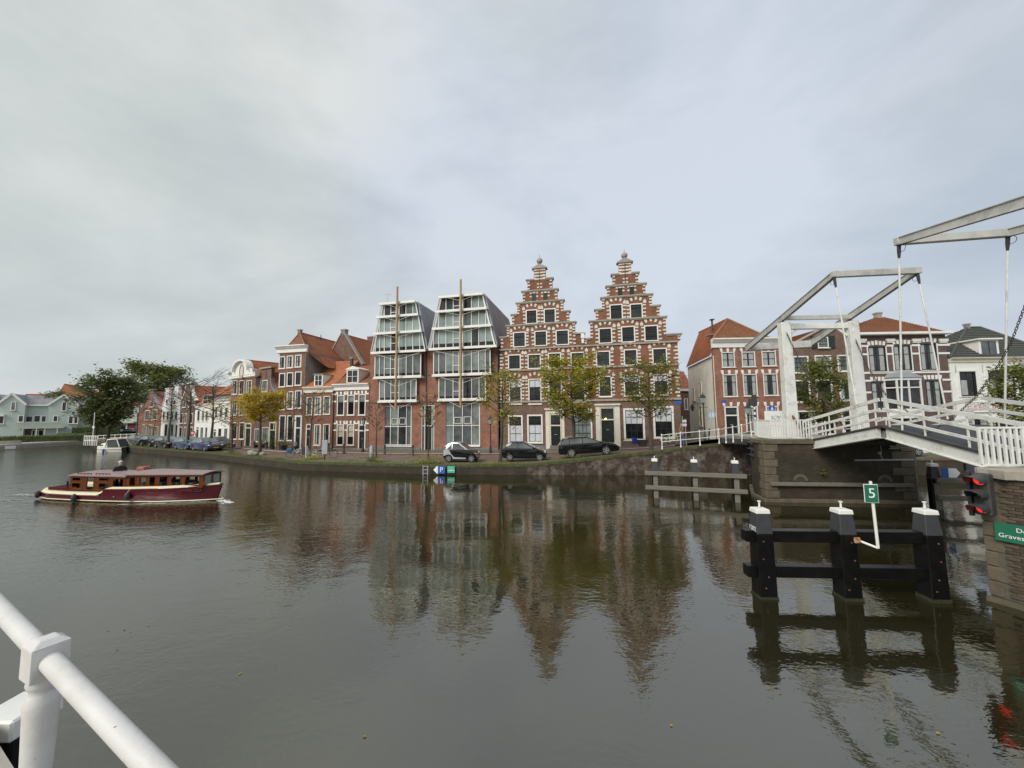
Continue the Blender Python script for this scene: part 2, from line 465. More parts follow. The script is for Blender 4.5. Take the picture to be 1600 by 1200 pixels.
mat('pale_green', (0.45, 0.50, 0.43), 0.8, 0.06, 1)
mat('stone_white', (0.66, 0.62, 0.53), 0.8, 0.12, 4, dirt=(0.40, 0.37, 0.30), damt=0.5)
mat('stone_grey', (0.34, 0.31, 0.255), 0.85, 0.15, 3, dirt=(0.2, 0.19, 0.15), damt=0.5, bump=0.3)
mat('stone_brown', (0.122, 0.10, 0.068), 0.85, 0.25, 3, dirt=(0.06, 0.062, 0.035), damt=0.75, dscale=1.6, bump=0.5, bscale=14)
mat('plinth', (0.17, 0.17, 0.17), 0.8, 0.2, 3)
mat('dark_paint', (0.022, 0.027, 0.027), 0.35, 0.2, 3)
mat('door_green', (0.014, 0.022, 0.018), 0.3, 0.2, 3)
mat('sash', (0.03, 0.034, 0.034), 0.4, 0.1)
mat('iron', (0.03, 0.03, 0.032), 0.5, 0.2)
mat('lead', (0.25, 0.27, 0.29), 0.6, 0.1)
mat('zinc', (0.30, 0.32, 0.34), 0.5, 0.1)
glass('glass_dark', (0.03, 0.033, 0.035))
glass('glass_mid', (0.105, 0.118, 0.118), var=0.35)
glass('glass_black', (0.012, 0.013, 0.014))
glass('glass_pale', (0.27, 0.34, 0.315), var=0.15)
glass('glass_shade', (0.19, 0.225, 0.215), var=0.3)
glass('blind_white', (0.58, 0.60, 0.63), var=0.06, rough=0.15)
glass('curtain', (0.36, 0.37, 0.35), var=0.12, rough=0.2, sc=3.0)
glass('blind_cream', (0.52, 0.48, 0.36), var=0.08, rough=0.25)
mat('mast_wood', (0.40, 0.25, 0.095), 0.5, 0.15, 3, stretch=(8, 8, 0.6))
mat('bridge_white', (0.72, 0.72, 0.68), 0.45, 0.06, 2.5, dirt=(0.33, 0.30, 0.22), damt=0.65, dscale=1.9)
mat('bridge_grey', (0.47, 0.47, 0.44), 0.55, 0.12, 2.0, dirt=(0.22, 0.22, 0.19), damt=0.6, dscale=1.3)
mat('bridge_dark', (0.045, 0.045, 0.042), 0.7, 0.3, 2)
mat('asphalt', (0.045, 0.046, 0.048), 0.7, 0.2, 8)
mat('rust', (0.16, 0.075, 0.04), 0.8, 0.4, 12)
mat('chain_iron', (0.06, 0.045, 0.042), 0.7, 0.4, 12)
mat('old_wood', (0.17, 0.155, 0.125), 0.85, 0.25, 2.5, dirt=(0.12, 0.12, 0.08), damt=0.7, dscale=1.5, bump=0.6, bscale=10, stretch=(0.5, 6, 6))
mat('black_steel', (0.006, 0.006, 0.0065), 0.3, 0.3, 4, spec=0.28, dirt=(0.012, 0.012, 0.011), damt=0.5, dscale=2)
mat('black_grey', (0.05, 0.052, 0.056), 0.5, 0.12, 5, spec=0.35)
mat('rail_white', (0.64, 0.625, 0.60), 0.45, 0.05, 6, dirt=(0.55, 0.53, 0.48), damt=0.7, dscale=7, bump=0.22, bscale=16)
def chips(m, col, scale, lo):                      # small flakes where the paint has come off
 nt = m.node_tree; b = nt.nodes['Principled BSDF']; src = b.inputs['Base Color'].links[0].from_socket
 tc = nt.nodes.new('ShaderNodeTexCoord'); n = nt.nodes.new('ShaderNodeTexNoise'); n.inputs['Scale'].default_value = scale; n.inputs['Detail'].default_value = 4
 nt.links.new(tc.outputs['Object'], n.inputs['Vector'])
 r = nt.nodes.new('ShaderNodeMapRange'); r.inputs['From Min'].default_value = lo; r.inputs['From Max'].default_value = lo + .025
 nt.links.new(n.outputs['Fac'], r.inputs['Value'])
 mx = nt.nodes.new('ShaderNodeMix'); mx.data_type = 'RGBA'; nt.links.new(r.outputs[0], mx.inputs[0]); nt.links.new(src, mx.inputs[6]); mx.inputs[7].default_value = (*col, 1)
 nt.links.new(mx.outputs[2], b.inputs['Base Color'])
chips(M['rail_white'], (.30, .19, .14), 30, .70); chips(M['bridge_white'], (.22, .12, .07), 9, .73); chips(M['bridge_grey'], (.14, .10, .07), 9, .74)
mat('sign_green', (0.018, 0.15, 0.085), 0.4, 0.06)
mat('sign_teal', (0.06, 0.42, 0.27), 0.4, 0.08)
mat('sign_blue', (0.03, 0.11, 0.42), 0.4, 0.06)
mat('sign_white', (0.82, 0.82, 0.82), 0.4, 0.02)
mat('sign_red', (0.62, 0.03, 0.03), 0.4, 0.05)
mat('text_red', (0.42, 0.08, 0.09), 0.6, 0.1)
mat('text_grey', (0.3, 0.3, 0.3), 0.6, 0.1)
mat('grass', (0.10, 0.115, 0.035), 0.9, 0.35, 3)
mat('verge', (0.135, 0.125, 0.065), 0.95, 0.3, 1.5, dirt=(0.075, 0.095, 0.03), damt=0.85, dscale=0.7, bump=0.6, bscale=9)
mat('moss', (0.07, 0.075, 0.028), 0.95, 0.4, 3, bump=0.5)
mat('concrete', (0.33, 0.31, 0.27), 0.85, 0.12, 2, dirt=(0.2, 0.19, 0.15), damt=0.5, bump=0.3)
mat('earth', (0.16, 0.14, 0.10), 0.95, 0.2, 0.6)
mat('bark', (0.075, 0.062, 0.046), 0.95, 0.35, 5, bump=0.8, bscale=12, dirt=(0.09, 0.095, 0.05), damt=0.5)
mat('tyre', (0.02, 0.02, 0.021), 0.85, 0.1)
mat('rim', (0.55, 0.56, 0.57), 0.35, 0.08, metal=0.6)
mat('car_black', (0.005, 0.005, 0.006), 0.2, 0.1, coat=0.6, spec=0.35)
mat('car_silver', (0.55, 0.56, 0.57), 0.3, 0.05, coat=0.8, metal=0.3)
mat('car_blue', (0.02, 0.055, 0.12), 0.28, 0.1, coat=0.9)
mat('car_navy', (0.035, 0.04, 0.11), 0.28, 0.1, coat=0.9)
mat('car_grey', (0.06, 0.065, 0.07), 0.28, 0.1, coat=0.9)
mat('car_white', (0.72, 0.73, 0.74), 0.3, 0.04, coat=0.8)
mat('lamp_clear', (0.75, 0.76, 0.75), 0.15, 0.05)
mat('lamp_red', (0.5, 0.02, 0.03), 0.2, 0.1)
mat('plate_yellow', (0.75, 0.52, 0.03), 0.4, 0.03)
mat('hull_red', (0.10, 0.008, 0.018), 0.25, 0.12, 2, coat=0.5)
mat('mahogany', (0.14, 0.04, 0.013), 0.25, 0.3, 5, coat=0.6, stretch=(0.6, 6, 6))
mat('cabin_roof', (0.29, 0.195, 0.18), 0.45, 0.08, 2)
mat('deck_cream', (0.74, 0.69, 0.46), 0.45, 0.06, 3)
mat('fender', (0.05, 0.05, 0.052), 0.55, 0.2)
mat('gelcoat', (0.80, 0.78, 0.68), 0.3, 0.03)
mat('canvas', (0.05, 0.055, 0.06), 0.8, 0.2)
mat('skin', (0.50, 0.27, 0.20), 0.55, 0.06)
mat('hair_grey', (0.55, 0.53, 0.50), 0.8, 0.1)
mat('hair_brown', (0.09, 0.055, 0.035), 0.8, 0.2)
mat('cloth_black', (0.014, 0.014, 0.016), 0.9, 0.2)
mat('cloth_tan', (0.33, 0.155, 0.06), 0.85, 0.15)
mat('denim', (0.06, 0.10, 0.20), 0.85, 0.2)
mat('shoe', (0.05, 0.045, 0.04), 0.7, 0.2)
mat('bag_blue', (0.02, 0.03, 0.22), 0.7, 0.15)
mat('bike_cream', (0.66, 0.62, 0.45), 0.4, 0.05)
mat('bike_silver', (0.50, 0.52, 0.54), 0.35, 0.1, metal=0.5)
mat('bike_blue', (0.03, 0.16, 0.34), 0.4, 0.1)
mat('metal_grey', (0.36, 0.38, 0.39), 0.5, 0.1)
mat('leaf_green', (0.16, 0.20, 0.05), 0.7, 0.35, 1.3)
mat('leaf_olive', (0.26, 0.255, 0.05), 0.7, 0.3, 1.3)
mat('leaf_yellow', (0.58, 0.45, 0.05), 0.7, 0.25, 1.3)
mat('leaf_gold', (0.58, 0.37, 0.04), 0.7, 0.25, 1.3)
mat('leaf_rust', (0.22, 0.10, 0.025), 0.7, 0.25, 1.3)
mat('leaf_dark', (0.17, 0.205, 0.085), 0.7, 0.4, 1.0)
mat('leaf_deep', (0.10, 0.13, 0.055), 0.7, 0.4, 1.0)
mat('leaf_lime', (0.46, 0.48, 0.08), 0.7, 0.3, 1.3)
mat('foam', (0.62, 0.64, 0.62), 0.6, 0.1)
emit('signal_red', (1.0, 0.04, 0.03), 0.5)
for _k in [k for k in M if k.startswith('leaf_')]:      # leaves let some light through
 _m = M[_k]; _t = _m.node_tree; _b = _t.nodes['Principled BSDF']
 _tr = _t.nodes.new('ShaderNodeBsdfTranslucent'); _mx = _t.nodes.new('ShaderNodeMixShader'); _mx.inputs[0].default_value = 0.42
 _t.links.new(_b.inputs['Base Color'].links[0].from_socket, _tr.inputs['Color'])
 _o = _t.nodes['Material Output']
 _t.links.new(_b.outputs[0], _mx.inputs[1]); _t.links.new(_tr.outputs[0], _mx.inputs[2]); _t.links.new(_mx.outputs[0], _o.inputs['Surface'])
emit('lamp_warm', (1.0, 0.62, 0.18), 3.0)
# ================================================================== WATER AND LAND
def water_material():
 m, nt, b, L = nodes('canal_water')
 b.inputs['Base Color'].default_value = (0.020, 0.0175, 0.0065, 1)
 b.inputs['Roughness'].default_value = 0.04
 b.inputs['IOR'].default_value = 1.88
 b.inputs['Specular IOR Level'].default_value = 0.95
 b.inputs['Specular Tint'].default_value = (1.0, 0.98, 0.86, 1)
 tc = nt.nodes.new('ShaderNodeTexCoord')
 def noise(scale, sxyz, detail=2.0, dist=0.0, rough=0.5):
  mp = nt.nodes.new('ShaderNodeMapping'); mp.inputs['Scale'].default_value = sxyz
  mp.inputs['Rotation'].default_value = (0, 0, R(20))
  L(tc.outputs['Object'], mp.inputs['Vector'])
  n = nt.nodes.new('ShaderNodeTexNoise'); n.inputs['Scale'].default_value = scale; n.inputs['Detail'].default_value = detail
  n.inputs['Distortion'].default_value = dist; n.inputs['Roughness'].default_value = rough
  L(mp.outputs['Vector'], n.inputs['Vector'])
  return n.outputs['Fac']
 def math2(op, a, b_):
  k = nt.nodes.new('ShaderNodeMath'); k.operation = op
  for i, x in enumerate((a, b_)):
   if isinstance(x, (int, float)): k.inputs[i].default_value = x
   else: L(x, k.inputs[i])
  return k.outputs[0]
 swell = noise(0.45, (0.7, 1.0, 1), 2)
 rip = noise(1.7, (0.75, 1.15, 1), 2.5, 0.6)
 fine = noise(8.5, (0.8, 1.2, 1), 2, 0.3)
 patch = noise(0.085, (1.2, 0.8, 1), 3, 0.5)
 pr = nt.nodes.new('ShaderNodeMapRange'); pr.inputs['From Min'].default_value = 0.42; pr.inputs['From Max'].default_value = 0.62
 pr.inputs['To Min'].default_value = 0.25; pr.inputs['To Max'].default_value = 1.0
 L(patch, pr.inputs['Value'])
 sx = nt.nodes.new('ShaderNodeSeparateXYZ'); L(tc.outputs['Object'], sx.inputs[0])
 wk = nt.nodes.new('ShaderNodeMapRange')           # the launch has stirred up the water on the left
 wk.inputs['From Min'].default_value = -7; wk.inputs['From Max'].default_value = -24
 wk.inputs['To Min'].default_value = 0.0; wk.inputs['To Max'].default_value = 1.6
 L(sx.outputs['X'], wk.inputs['Value'])
 amp = math2('ADD', pr.outputs[0], wk.outputs[0])
 h = math2('ADD', math2('MULTIPLY', swell, 0.024), math2('MULTIPLY', math2('MULTIPLY', rip, amp), 0.0105))
 h = math2('ADD', h, math2('MULTIPLY', math2('MULTIPLY', fine, amp), 0.0056))
 bp = nt.nodes.new('ShaderNodeBump'); bp.inputs['Strength'].default_value = 1.0; bp.inputs['Distance'].default_value = 1.0
 L(h, bp.inputs['Height']); L(bp.outputs['Normal'], b.inputs['Normal'])
 M['water'] = m
water_material()
struct(MB().add([(-900, -60, 0), (900, -60, 0), (900, 120, 0), (-900, 120, 0)], [(0, 1, 2, 3)]).build('canal_water', M['water']))
# far bank: quay edge E, facade line B
LAND = [((-75.8, 69.5, .75), (-86, 86, .9)), ((-52, 52.6, .72), (-66, 71, .75)), ((-33.0, 42.2, .70), (-39.5, 54, .65)),
  ((-17.5, 32.2, .68), (-28.9, 47.4, .60)), ((-4.9, 29.0, .68), (-16.5, 44.4, .55)), ((1.0, 28.5, .74), (-1.3, 41, .66)),
  ((4.2, 28.25, 1.02), (6.5, 39.2, .9)), ((9.6, 27.9, 1.60), (14.5, 37.2, 1.25)), ((13.4, 27.5, 2.05), (19.7, 37.3, 1.8)),
  ((17.0, 27.2, 2.5), (26, 37.1, 2.0)), ((20.5, 27.0, 2.3), (33, 36.9, 1.8)), ((25.5, 26.8, 1.15), (42, 36.6, 1.4)), ((75, 24, 1.0), (90, 35, 1.2))]
def lerp(a, b, t): return tuple(x + (y - x) * t for x, y in zip(a, b))
def strip(t0, t1, dz0=0.0, dz1=0.0, dense=3):
 rows = []
 for i in range(len(LAND) - 1):
  for k in range(dense):
   e = lerp(LAND[i][0], LAND[i + 1][0], k / dense); b = lerp(LAND[i][1], LAND[i + 1][1], k / dense)
   p, q = lerp(e, b, t0), lerp(e, b, t1)
   rows.append(((p[0], p[1], p[2] + dz0), (q[0], q[1], q[2] + dz1)))
 p, q = lerp(*LAND[-1], t0), lerp(*LAND[-1], t1)
 rows.append(((p[0], p[1], p[2] + dz0), (q[0], q[1], q[2] + dz1)))
 mb = MB()
 for a, b in zip(rows, rows[1:]): mb.add([a[0], b[0], b[1], a[1]], [(0, 1, 2, 3)])
 return mb
struct(strip(0.0, 0.22).build('grass_verge', M['verge']))
struct(strip(0.22, 0.66, 0.0, 0.0).build('street', M['brick_paving']))
pv = strip(0.66, 1.02, 0.10, 0.10)
pv2 = strip(0.66, 0.6605, 0.0, 0.10)
pv.v += [v for v in pv2.v]; n0 = len(pv.v) - len(pv2.v)
pv.f += [tuple(i + n0 for i in f) for f in pv2.f]; pv.m += pv2.m
struct(pv.build('pavement', M['pavement_brick']))
mbk = strip(0.650, 0.661, 0.05, 0.108)
struct(mbk.build('kerb', M['concrete']))
# land behind the houses, out to the horizon
mb = MB()
for a, b in zip(LAND, LAND[1:]):
 p, q = a[1], b[1]
 f = lambda w: (w[0] * 14, w[1] * 14 + 100, 0.9)
 mb.add([(p[0], p[1], p[2] - .01), (q[0], q[1], q[2] - .01), f(q), f(p)], [(0, 1, 2, 3)])
mb.add([(-86, 86, .88), (-86 * 14, 1300, .9), (-1500, 300, .9), (-110, 86, .88)], [(0, 1, 2, 3)])
struct(mb.build('ground', M['earth']))
# left bank
mb = MB()
mb.slab([(-77.6, 0), (-77.6, 71), (-75.8, 69.7), (-86, 88), (-400, 200), (-400, 0)], -1, 0.72)
struct(mb.build('left_bank', M['concrete']))
struct(MB().box(-77.62, -77.2, 20, 71, -1, 0.55).build('bank_edge', M['stone_grey']))
# quay walls, each a thing of its own
def wall_run(i0, i1, name, label, m, capm, thick=0.45, seg=1, under=-1.0, top=0.02):
 t = thing(name, label, 'quay wall', LAND[i0][0][:2] + (0,))
 o = Vector(LAND[i0][0][:2] + (0,))
 wl, cp = MB(), MB()
 for i in range(i0, i1):
  a, b = Vector(LAND[i][0]), Vector(LAND[i + 1][0])
  d = Vector((b.x - a.x, b.y - a.y, 0)).normalized(); n = Vector((d.y, -d.x, 0))
  for (mbx, w0, w1, z0a, z0b, za, zb) in ((wl, 0, -thick, under, under, a.z - .16, b.z - .16), (cp, .035, -thick - .03, a.z - .16, b.z - .16, a.z + top, b.z + top)):
   pa0, pa1, pb0, pb1 = a + n * w0 - o, a + n * w1 - o, b + n * w0 - o, b + n * w1 - o
   vs = [(pa0.x, pa0.y, z0a), (pb0.x, pb0.y, z0b), (pb1.x, pb1.y, z0b), (pa1.x, pa1.y, z0a),
                  (pa0.x, pa0.y, za), (pb0.x, pb0.y, zb), (pb1.x, pb1.y, zb), (pa1.x, pa1.y, za)]
   mbx.add(vs, [(0, 3, 2, 1), (4, 5, 6, 7), (0, 1, 5, 4), (1, 2, 6, 5), (2, 3, 7, 6), (3, 0, 4, 7)])
 wl.build('wall_face', m, t); cp.build('coping', capm, t)
 return t
wall_run(0, 3, 'quay_wall', 'low mossy brick quay wall below the row of parked cars, running to the canal corner', M['brick_old'], M['moss'])
wall_run(3, 5, 'quay_wall', 'low dark quay wall with the parking sign, under the two slate gabled offices', M['brick_old'], M['moss'])
wall_run(5, 9, 'quay_wall', 'brick quay wall with white salt stains that climbs from the small black car to the bridge', M['brick_quay'], M['moss'])
wall_run(9, 12, 'quay_wall', 'quay wall seen beyond the bridge pier, behind the post with the blue arrow', M['brick_old'], M['stone_brown'])
# near bank behind and beside the photographer
NB = Vector((1.19, -.64, 0)).normalized(); NN = Vector((-NB.y, NB.x, 0))     # along the railing, out over the water
NP = Vector((-.68, .83, 0)) + NN * 0.12
mb = MB()
a, b = NP - NB * 300, NP + NB * 9.5
mb.slab([tuple(a), tuple(b), (12.4, 4.2), (30, 2), (300, -20), (300, -300), (-300, -300)], -1, 2.86)
struct(mb.build('near_bank', M['concrete']))
# ================================================================== BRIDGE
BA = Vector((.122, .9925, 0)); BN = Vector((.9925, -.122, 0)); BP = Vector((14.9, 20.3, 0)); BW = 3.35
def BR(px, py, side): return on_plane(px, py, BP + BN * (BW * side), BN)
def bl(y, off=0.0, z=0.0):                     # point on the bridge: distance y along the axis measured as world Y of the left line
 p = BP + BA * ((y - BP.y) / BA.y) + BN * off
 return Vector((p.x, p.y, z))
# far pier --------------------------------------------------------
pier = thing('bridge_pier', 'massive brick bridge pier with pale stone corner blocks standing in the canal', 'bridge pier', (15.8, 20.6, 0))
po = Vector((15.8, 20.6, 0))
PF = [Vector((12.4, 19.15, 0)), Vector((18.9, 18.4, 0)), Vector((20.1, 19.4, 0)), Vector((19.7, 22.4, 0)), Vector((14.0, 22.9, 0)), Vector((12.62, 20.5, 0))]
rel = [p - po for p in PF]
MB().slab([(p.x, p.y) for p in rel], -1, 2.83).build('pier_body', M['brick_old'], pier)
def grow(poly, d):
 c = sum(poly, Vector()) / len(poly)
 return [p + (p - c).normalized() * d for p in poly]
MB().slab([(p.x, p.y) for p in grow(rel, .16)], -1, 0.16).build('stone_base', M['stone_brown'], pier, bevel=.03)
# coping slabs along the edge
def coping(parent, poly, z0, z1, mt, per=1.3, closed=True, out=.09, inn=.55, name='coping_stone'):
 k = len(poly)
 for i in range(k if closed else k - 1):
  a, b = poly[i], poly[(i + 1) % k]
  d = (b - a); ln = d.length; d.normalize(); n = Vector((d.y, -d.x, 0))
  m_ = max(1, round(ln / per))
  for j in range(m_):
   p, q = a + d * (ln * j / m_ + .006), a + d * (ln * (j + 1) / m_ - .006)
   MB().slab([tuple((p + n * out)[:2]), tuple((q + n * out)[:2]), tuple((q - n * inn)[:2]), tuple((p - n * inn)[:2])], z0, z1 + random.uniform(-.008, .008)).build(name, mt, parent, bevel=.012)
coping(pier, rel[:2], 2.80, 3.0, M['stone_brown'], closed=False)
coping(pier, [rel[5], rel[0]], 2.80, 2.997, M['stone_brown'], closed=False)
MB().slab([(p.x, p.y) for p in grow(rel, -.06)], 2.82, 2.96).build('platform', M['concrete'], pier)
def quoins(parent, c, da, db, z0, z1, n, la=.62, lb=.36, proud=.045, mt=None):
 h = (z1 - z0) / n
 for i in range(n):
  a, b = (la, lb) if i % 2 == 0 else (lb, la)
  a += random.uniform(-.05, .05)
  na, nb = Vector((da.y, -da.x, 0)), Vector((db.y, -db.x, 0))
  if na.dot(db) > 0: na = -na
  if nb.dot(da) > 0: nb = -nb
  pts = [c + na * proud + nb * proud, c + da * a + na * proud, c + da * a - na * .1, c + db * b - nb * .1, c + db * b + nb * proud]
  cc = sum(pts, Vector()) / 5
  pts.sort(key=lambda p: math.atan2(p.y - cc.y, p.x - cc.x))
  MB().slab([(p.x, p.y) for p in pts], z0 + i * h + .008, z0 + (i + 1) * h - .008).build('quoin_stone', mt or M['stone_brown'], parent, bevel=.02)
fd = (rel[1] - rel[0]).normalized()
quoins(pier, rel[0], fd, (rel[5] - rel[0]).normalized(), .18, 2.79, 7, la=.62, lb=.5)
quoins(pier, rel[1], -fd, (rel[2] - rel[1]).normalized(), .18, 2.79, 7, la=.5, lb=.9)
fn = Vector((fd.y, -fd.x, 0))
for s0, s1 in ((.15, 2.3), (2.32, 4.6), (4.62, 6.35)):              # weathered rubbing timbers
 p, q = rel[0] + fd * s0 + fn * .12 + Vector((0, 0, .88)), rel[0] + fd * s1 + fn * .12 + Vector((0, 0, .88))
 MB().bar(p, q, .2, .17).build('rubbing_timber', M['old_wood'], pier, bevel=.02)
for s in (1.55, 5.25):                                               # small arched recesses
 p = rel[0] + fd * s + fn * .004 + Vector((0, 0, 1.02))
 f = [(.20 * math.cos(t), .20 * math.sin(t)) for t in [math.pi * i / 10 for i in range(11)]] + [(-.2, -.1), (.2, -.1)]
 o = MB().prism(f, -.02, .0).build('drain_recess', M['bridge_dark'], pier, loc=p, rotz=math.atan2(fd.y, fd.x))
 ring = MB()
 for i in range(7):
  t0, t1 = math.pi * i / 7, math.pi * (i + .93) / 7
  ring.prism([(.2 * math.cos(t0), .2 * math.sin(t0)), (.33 * math.cos(t0), .33 * math.sin(t0)), (.33 * math.cos(t1), .33 * math.sin(t1)), (.2 * math.cos(t1), .2 * math.sin(t1))], -.04, .0)
 ring.build('arch_ring', M['stone_brown'], o)
mb = MB()
mb.bar(rel[0] + fd * 4.0 + fn * .06 + Vector((0, 0, 2.02)), rel[1] + fn * .06 + Vector((-.02, 0, 2.06)), .05, .07)
mb.build('conduit', M['metal_grey'], pier)
mb = MB(); p = rel[0] + fd * 5.1 + fn * .06
mb.box(p.x - .05, p.x + .05, p.y - .05, p.y + .05, 2.3, 2.42); mb.tube([p + Vector((.08, 0, 2.7)), p + Vector((.1, 0, 2.5)), p + Vector((.05, 0, 2.2)), p + Vector((.15, 0, 2.08))], .018, 6)
mb.build('junction_box', M['metal_grey'], pier)
# fern-like weeds growing out of the pier joints
def weeds(name, label, pts, seed, size=.12, n=60, spread=(.25, .08, .3), m='leaf_green', group=None, cat='weeds'):
 rnd = random.Random(seed)
 mb = MB()
 for p in pts:
  for i in range(n):
   c = Vector(p) + Vector((rnd.gauss(0, spread[0] / 2), rnd.gauss(0, spread[1] / 2), abs(rnd.gauss(0, spread[2] / 2))))
   a = rnd.uniform(0, 6.28); b_ = rnd.uniform(-.3, .9)
   d = Vector((math.cos(a), math.sin(a), b_)).normalized() * size * rnd.uniform(.6, 1.3)
   w = Vector((-math.sin(a), math.cos(a), rnd.uniform(-.4, .4))).normalized() * size * .28
   mb.mi = rnd.choice((0, 0, 1))
   mb.add([c, c + d * .5 + w, c + d, c + d * .5 - w], [(0, 1, 2, 3)])
 o = mb.build(name, [M[m], M['leaf_olive']])
 tag(o, label, cat, group)
 return o
p1 = po + rel[0] + fd * 2.55 + fn * .08
weeds('wall_fern', 'green fern growing out of the brickwork of the bridge pier, left of the dark middle', [p1 + Vector((0, 0, 1.3))], 3, .13, 45, (.14, .06, .2))
p1 = po + rel[0] + fd * 4.4 + fn * .08
weeds('wall_fern', 'dim green fern on the bridge pier, right of the dark middle', [p1 + Vector((0, 0, 1.4))], 4, .11, 30, (.1, .05, .18))
# drawbridge ------------------------------------------------------
far_base = bl(20.3)
def leaf_z(y):                                   # deck height along the bridge
 return 2.86 + .92 * (1 - abs(y - 14.85) / 4.75)
def make_frame(name, label, prL, prR, tipL, tipR, tailL, tailR, zb, postw):
 t = thing(name, label, 'drawbridge tower', (prL.x, prL.y, zb))
 o = Vector((prL.x, prL.y, zb))
 pw = {}
 for k, (p, tip, tail) in enumerate(((prL, tipL, tailL), (prR, tipR, tailR))):
  f = (tip - p).length / ((tip - p).length + (tail - p).length)
  top = p - o
  mb = MB()
  lean = BN * (.02 if k == 0 else .05)
  b0 = Vector((top.x, top.y, 0)) + lean
  u = .5 * postw
  mb.add([b0 - BN * u * 1.25 - BA * u, b0 + BN * u * 1.25 - BA * u, b0 + BN * u * 1.25 + BA * u, b0 - BN * u * 1.25 + BA * u,
    top - BN * u - BA * u - Vector((0, 0, .2)), top + BN * u - BA * u - Vector((0, 0, .2)), top + BN * u + BA * u - Vector((0, 0, .2)), top - BN * u + BA * u - Vector((0, 0, .2))],
               [(0, 3, 2, 1), (4, 5, 6, 7), (0, 1, 5, 4), (1, 2, 6, 5), (2, 3, 7, 6), (3, 0, 4, 7)])
  mb.build('post', M['bridge_white'], t, bevel=.02)
  bb = MB()
  d = (tip - tail).normalized(); up = BN.cross(d).normalized()
  if up.z < 0: up = -up
  h0, h1, w = .40, .27, .17
  P, Q = tail - o, tip - o
  for (s0, s1, ww) in ((-.5, .5, w * .55), (.42, .5, w), (-.5, -.42, w)):
   vs = []
   for pt, h in ((P, h0), (Q, h1)):
    for sx_, sz in ((-1, s0), (1, s0), (1, s1), (-1, s1)):
     vs.append(pt + BN * (sx_ * ww / 2) + up * (h * sz))
   bb.add(vs, [(0, 3, 2, 1), (4, 5, 6, 7), (0, 1, 5, 4), (1, 2, 6, 5), (2, 3, 7, 6), (3, 0, 4, 7)])
  bb.build('balance_beam', M['bridge_grey'], t)
  pb = MB(); pb.bar(top + Vector((0, 0, -.26)) - BN * .1, top + Vector((0, 0, -.26)) + BN * .1, .22, .2)
  pb.build('pivot_bearing', M['iron'], t)
 L_, R_ = prL - o, prR - o
 def cross(name, a, b, w, h, m='bridge_grey'): MB().bar(a, b, w, h).build(name, M[m], t, bevel=.012)
 cross('tip_crossbeam', tipL - o - BN * .1, tipR - o + BN * .12, .2, .27)
 dt = (tailL - tipL).normalized()
 cross('counterweight_beam', tailL - o - dt * .2, tailR - o - dt * .2, .55, .42)
 cross('upper_crossbeam', L_ + Vector((0, 0, .06)) - dt * .02, R_ + Vector((0, 0, .06)) - dt * .02, .16, .24)
 cross('lintel', L_ + BN * .2 + Vector((0, 0, -.42)), R_ - BN * .2 + Vector((0, 0, -.42)), .26, .30, 'bridge_white')
 for s, c in ((1, L_), (-1, R_)):
  br = MB(); br.bar(c + BN * (.25 * s) + Vector((0, 0, -.95)), c + BN * (.75 * s) + Vector((0, 0, -.5)), .12, .12)
  br.build('corner_brace', M['bridge_white'], t)
 return t, o
prL, prR = BR(1224, 499, 0), BR(1329, 497, 1)
tipL, tipR = BR(1303, 429, 0), BR(1433, 423, 1)
tailL, tailR = BR(1166, 545, 0), BR(1262, 540, 1)
frame1, fo = make_frame('drawbridge_tower', 'white drawbridge portal on the far pier, its two balance beams tilted up to the right', prL, prR, tipL, tipR, tailL, tailR, 2.98, .46)
# near tower: mirrored about the middle of the bridge, it stands beyond the right edge of the picture
nz = lambda px, py, s: BR(px, py, s)
ntL, ntR = nz(1404, 377, 0), nz(1574, 364, 1)
ndir = (nz(1596, 317, 0) - ntL).normalized()
kk = (ntL.y - 8.6) / -ndir.y
npL = ntL + ndir * kk; npR = ntR + ndir * kk
ntailL, ntailR = ntL + ndir * (kk * 2.05), ntR + ndir * (kk * 2.05)
frame2, fo2 = make_frame('drawbridge_tower', 'nearer drawbridge portal whose balance beams reach in at the top right corner', npL, npR, ntL, ntR, ntailL, ntailR, 2.98, .46)
def wire(parent, o, a, b, ra=.03, name='hanger_rod', m='bridge_white', clev=True):
 a, b = a - o, b - o
 d = (b - a).normalized()
 mb = MB(); mb.tube([a, b], ra, 8)
 r = mb.build(name, M[m], parent, smooth=True)
 if clev:
  c = MB(); c.tube([a - d * .02, a + d * .28, a + d * .5], [.06, .055, ra + .004], 8)
  c.build('rod_clevis', M['iron'], r, smooth=True)
 return r
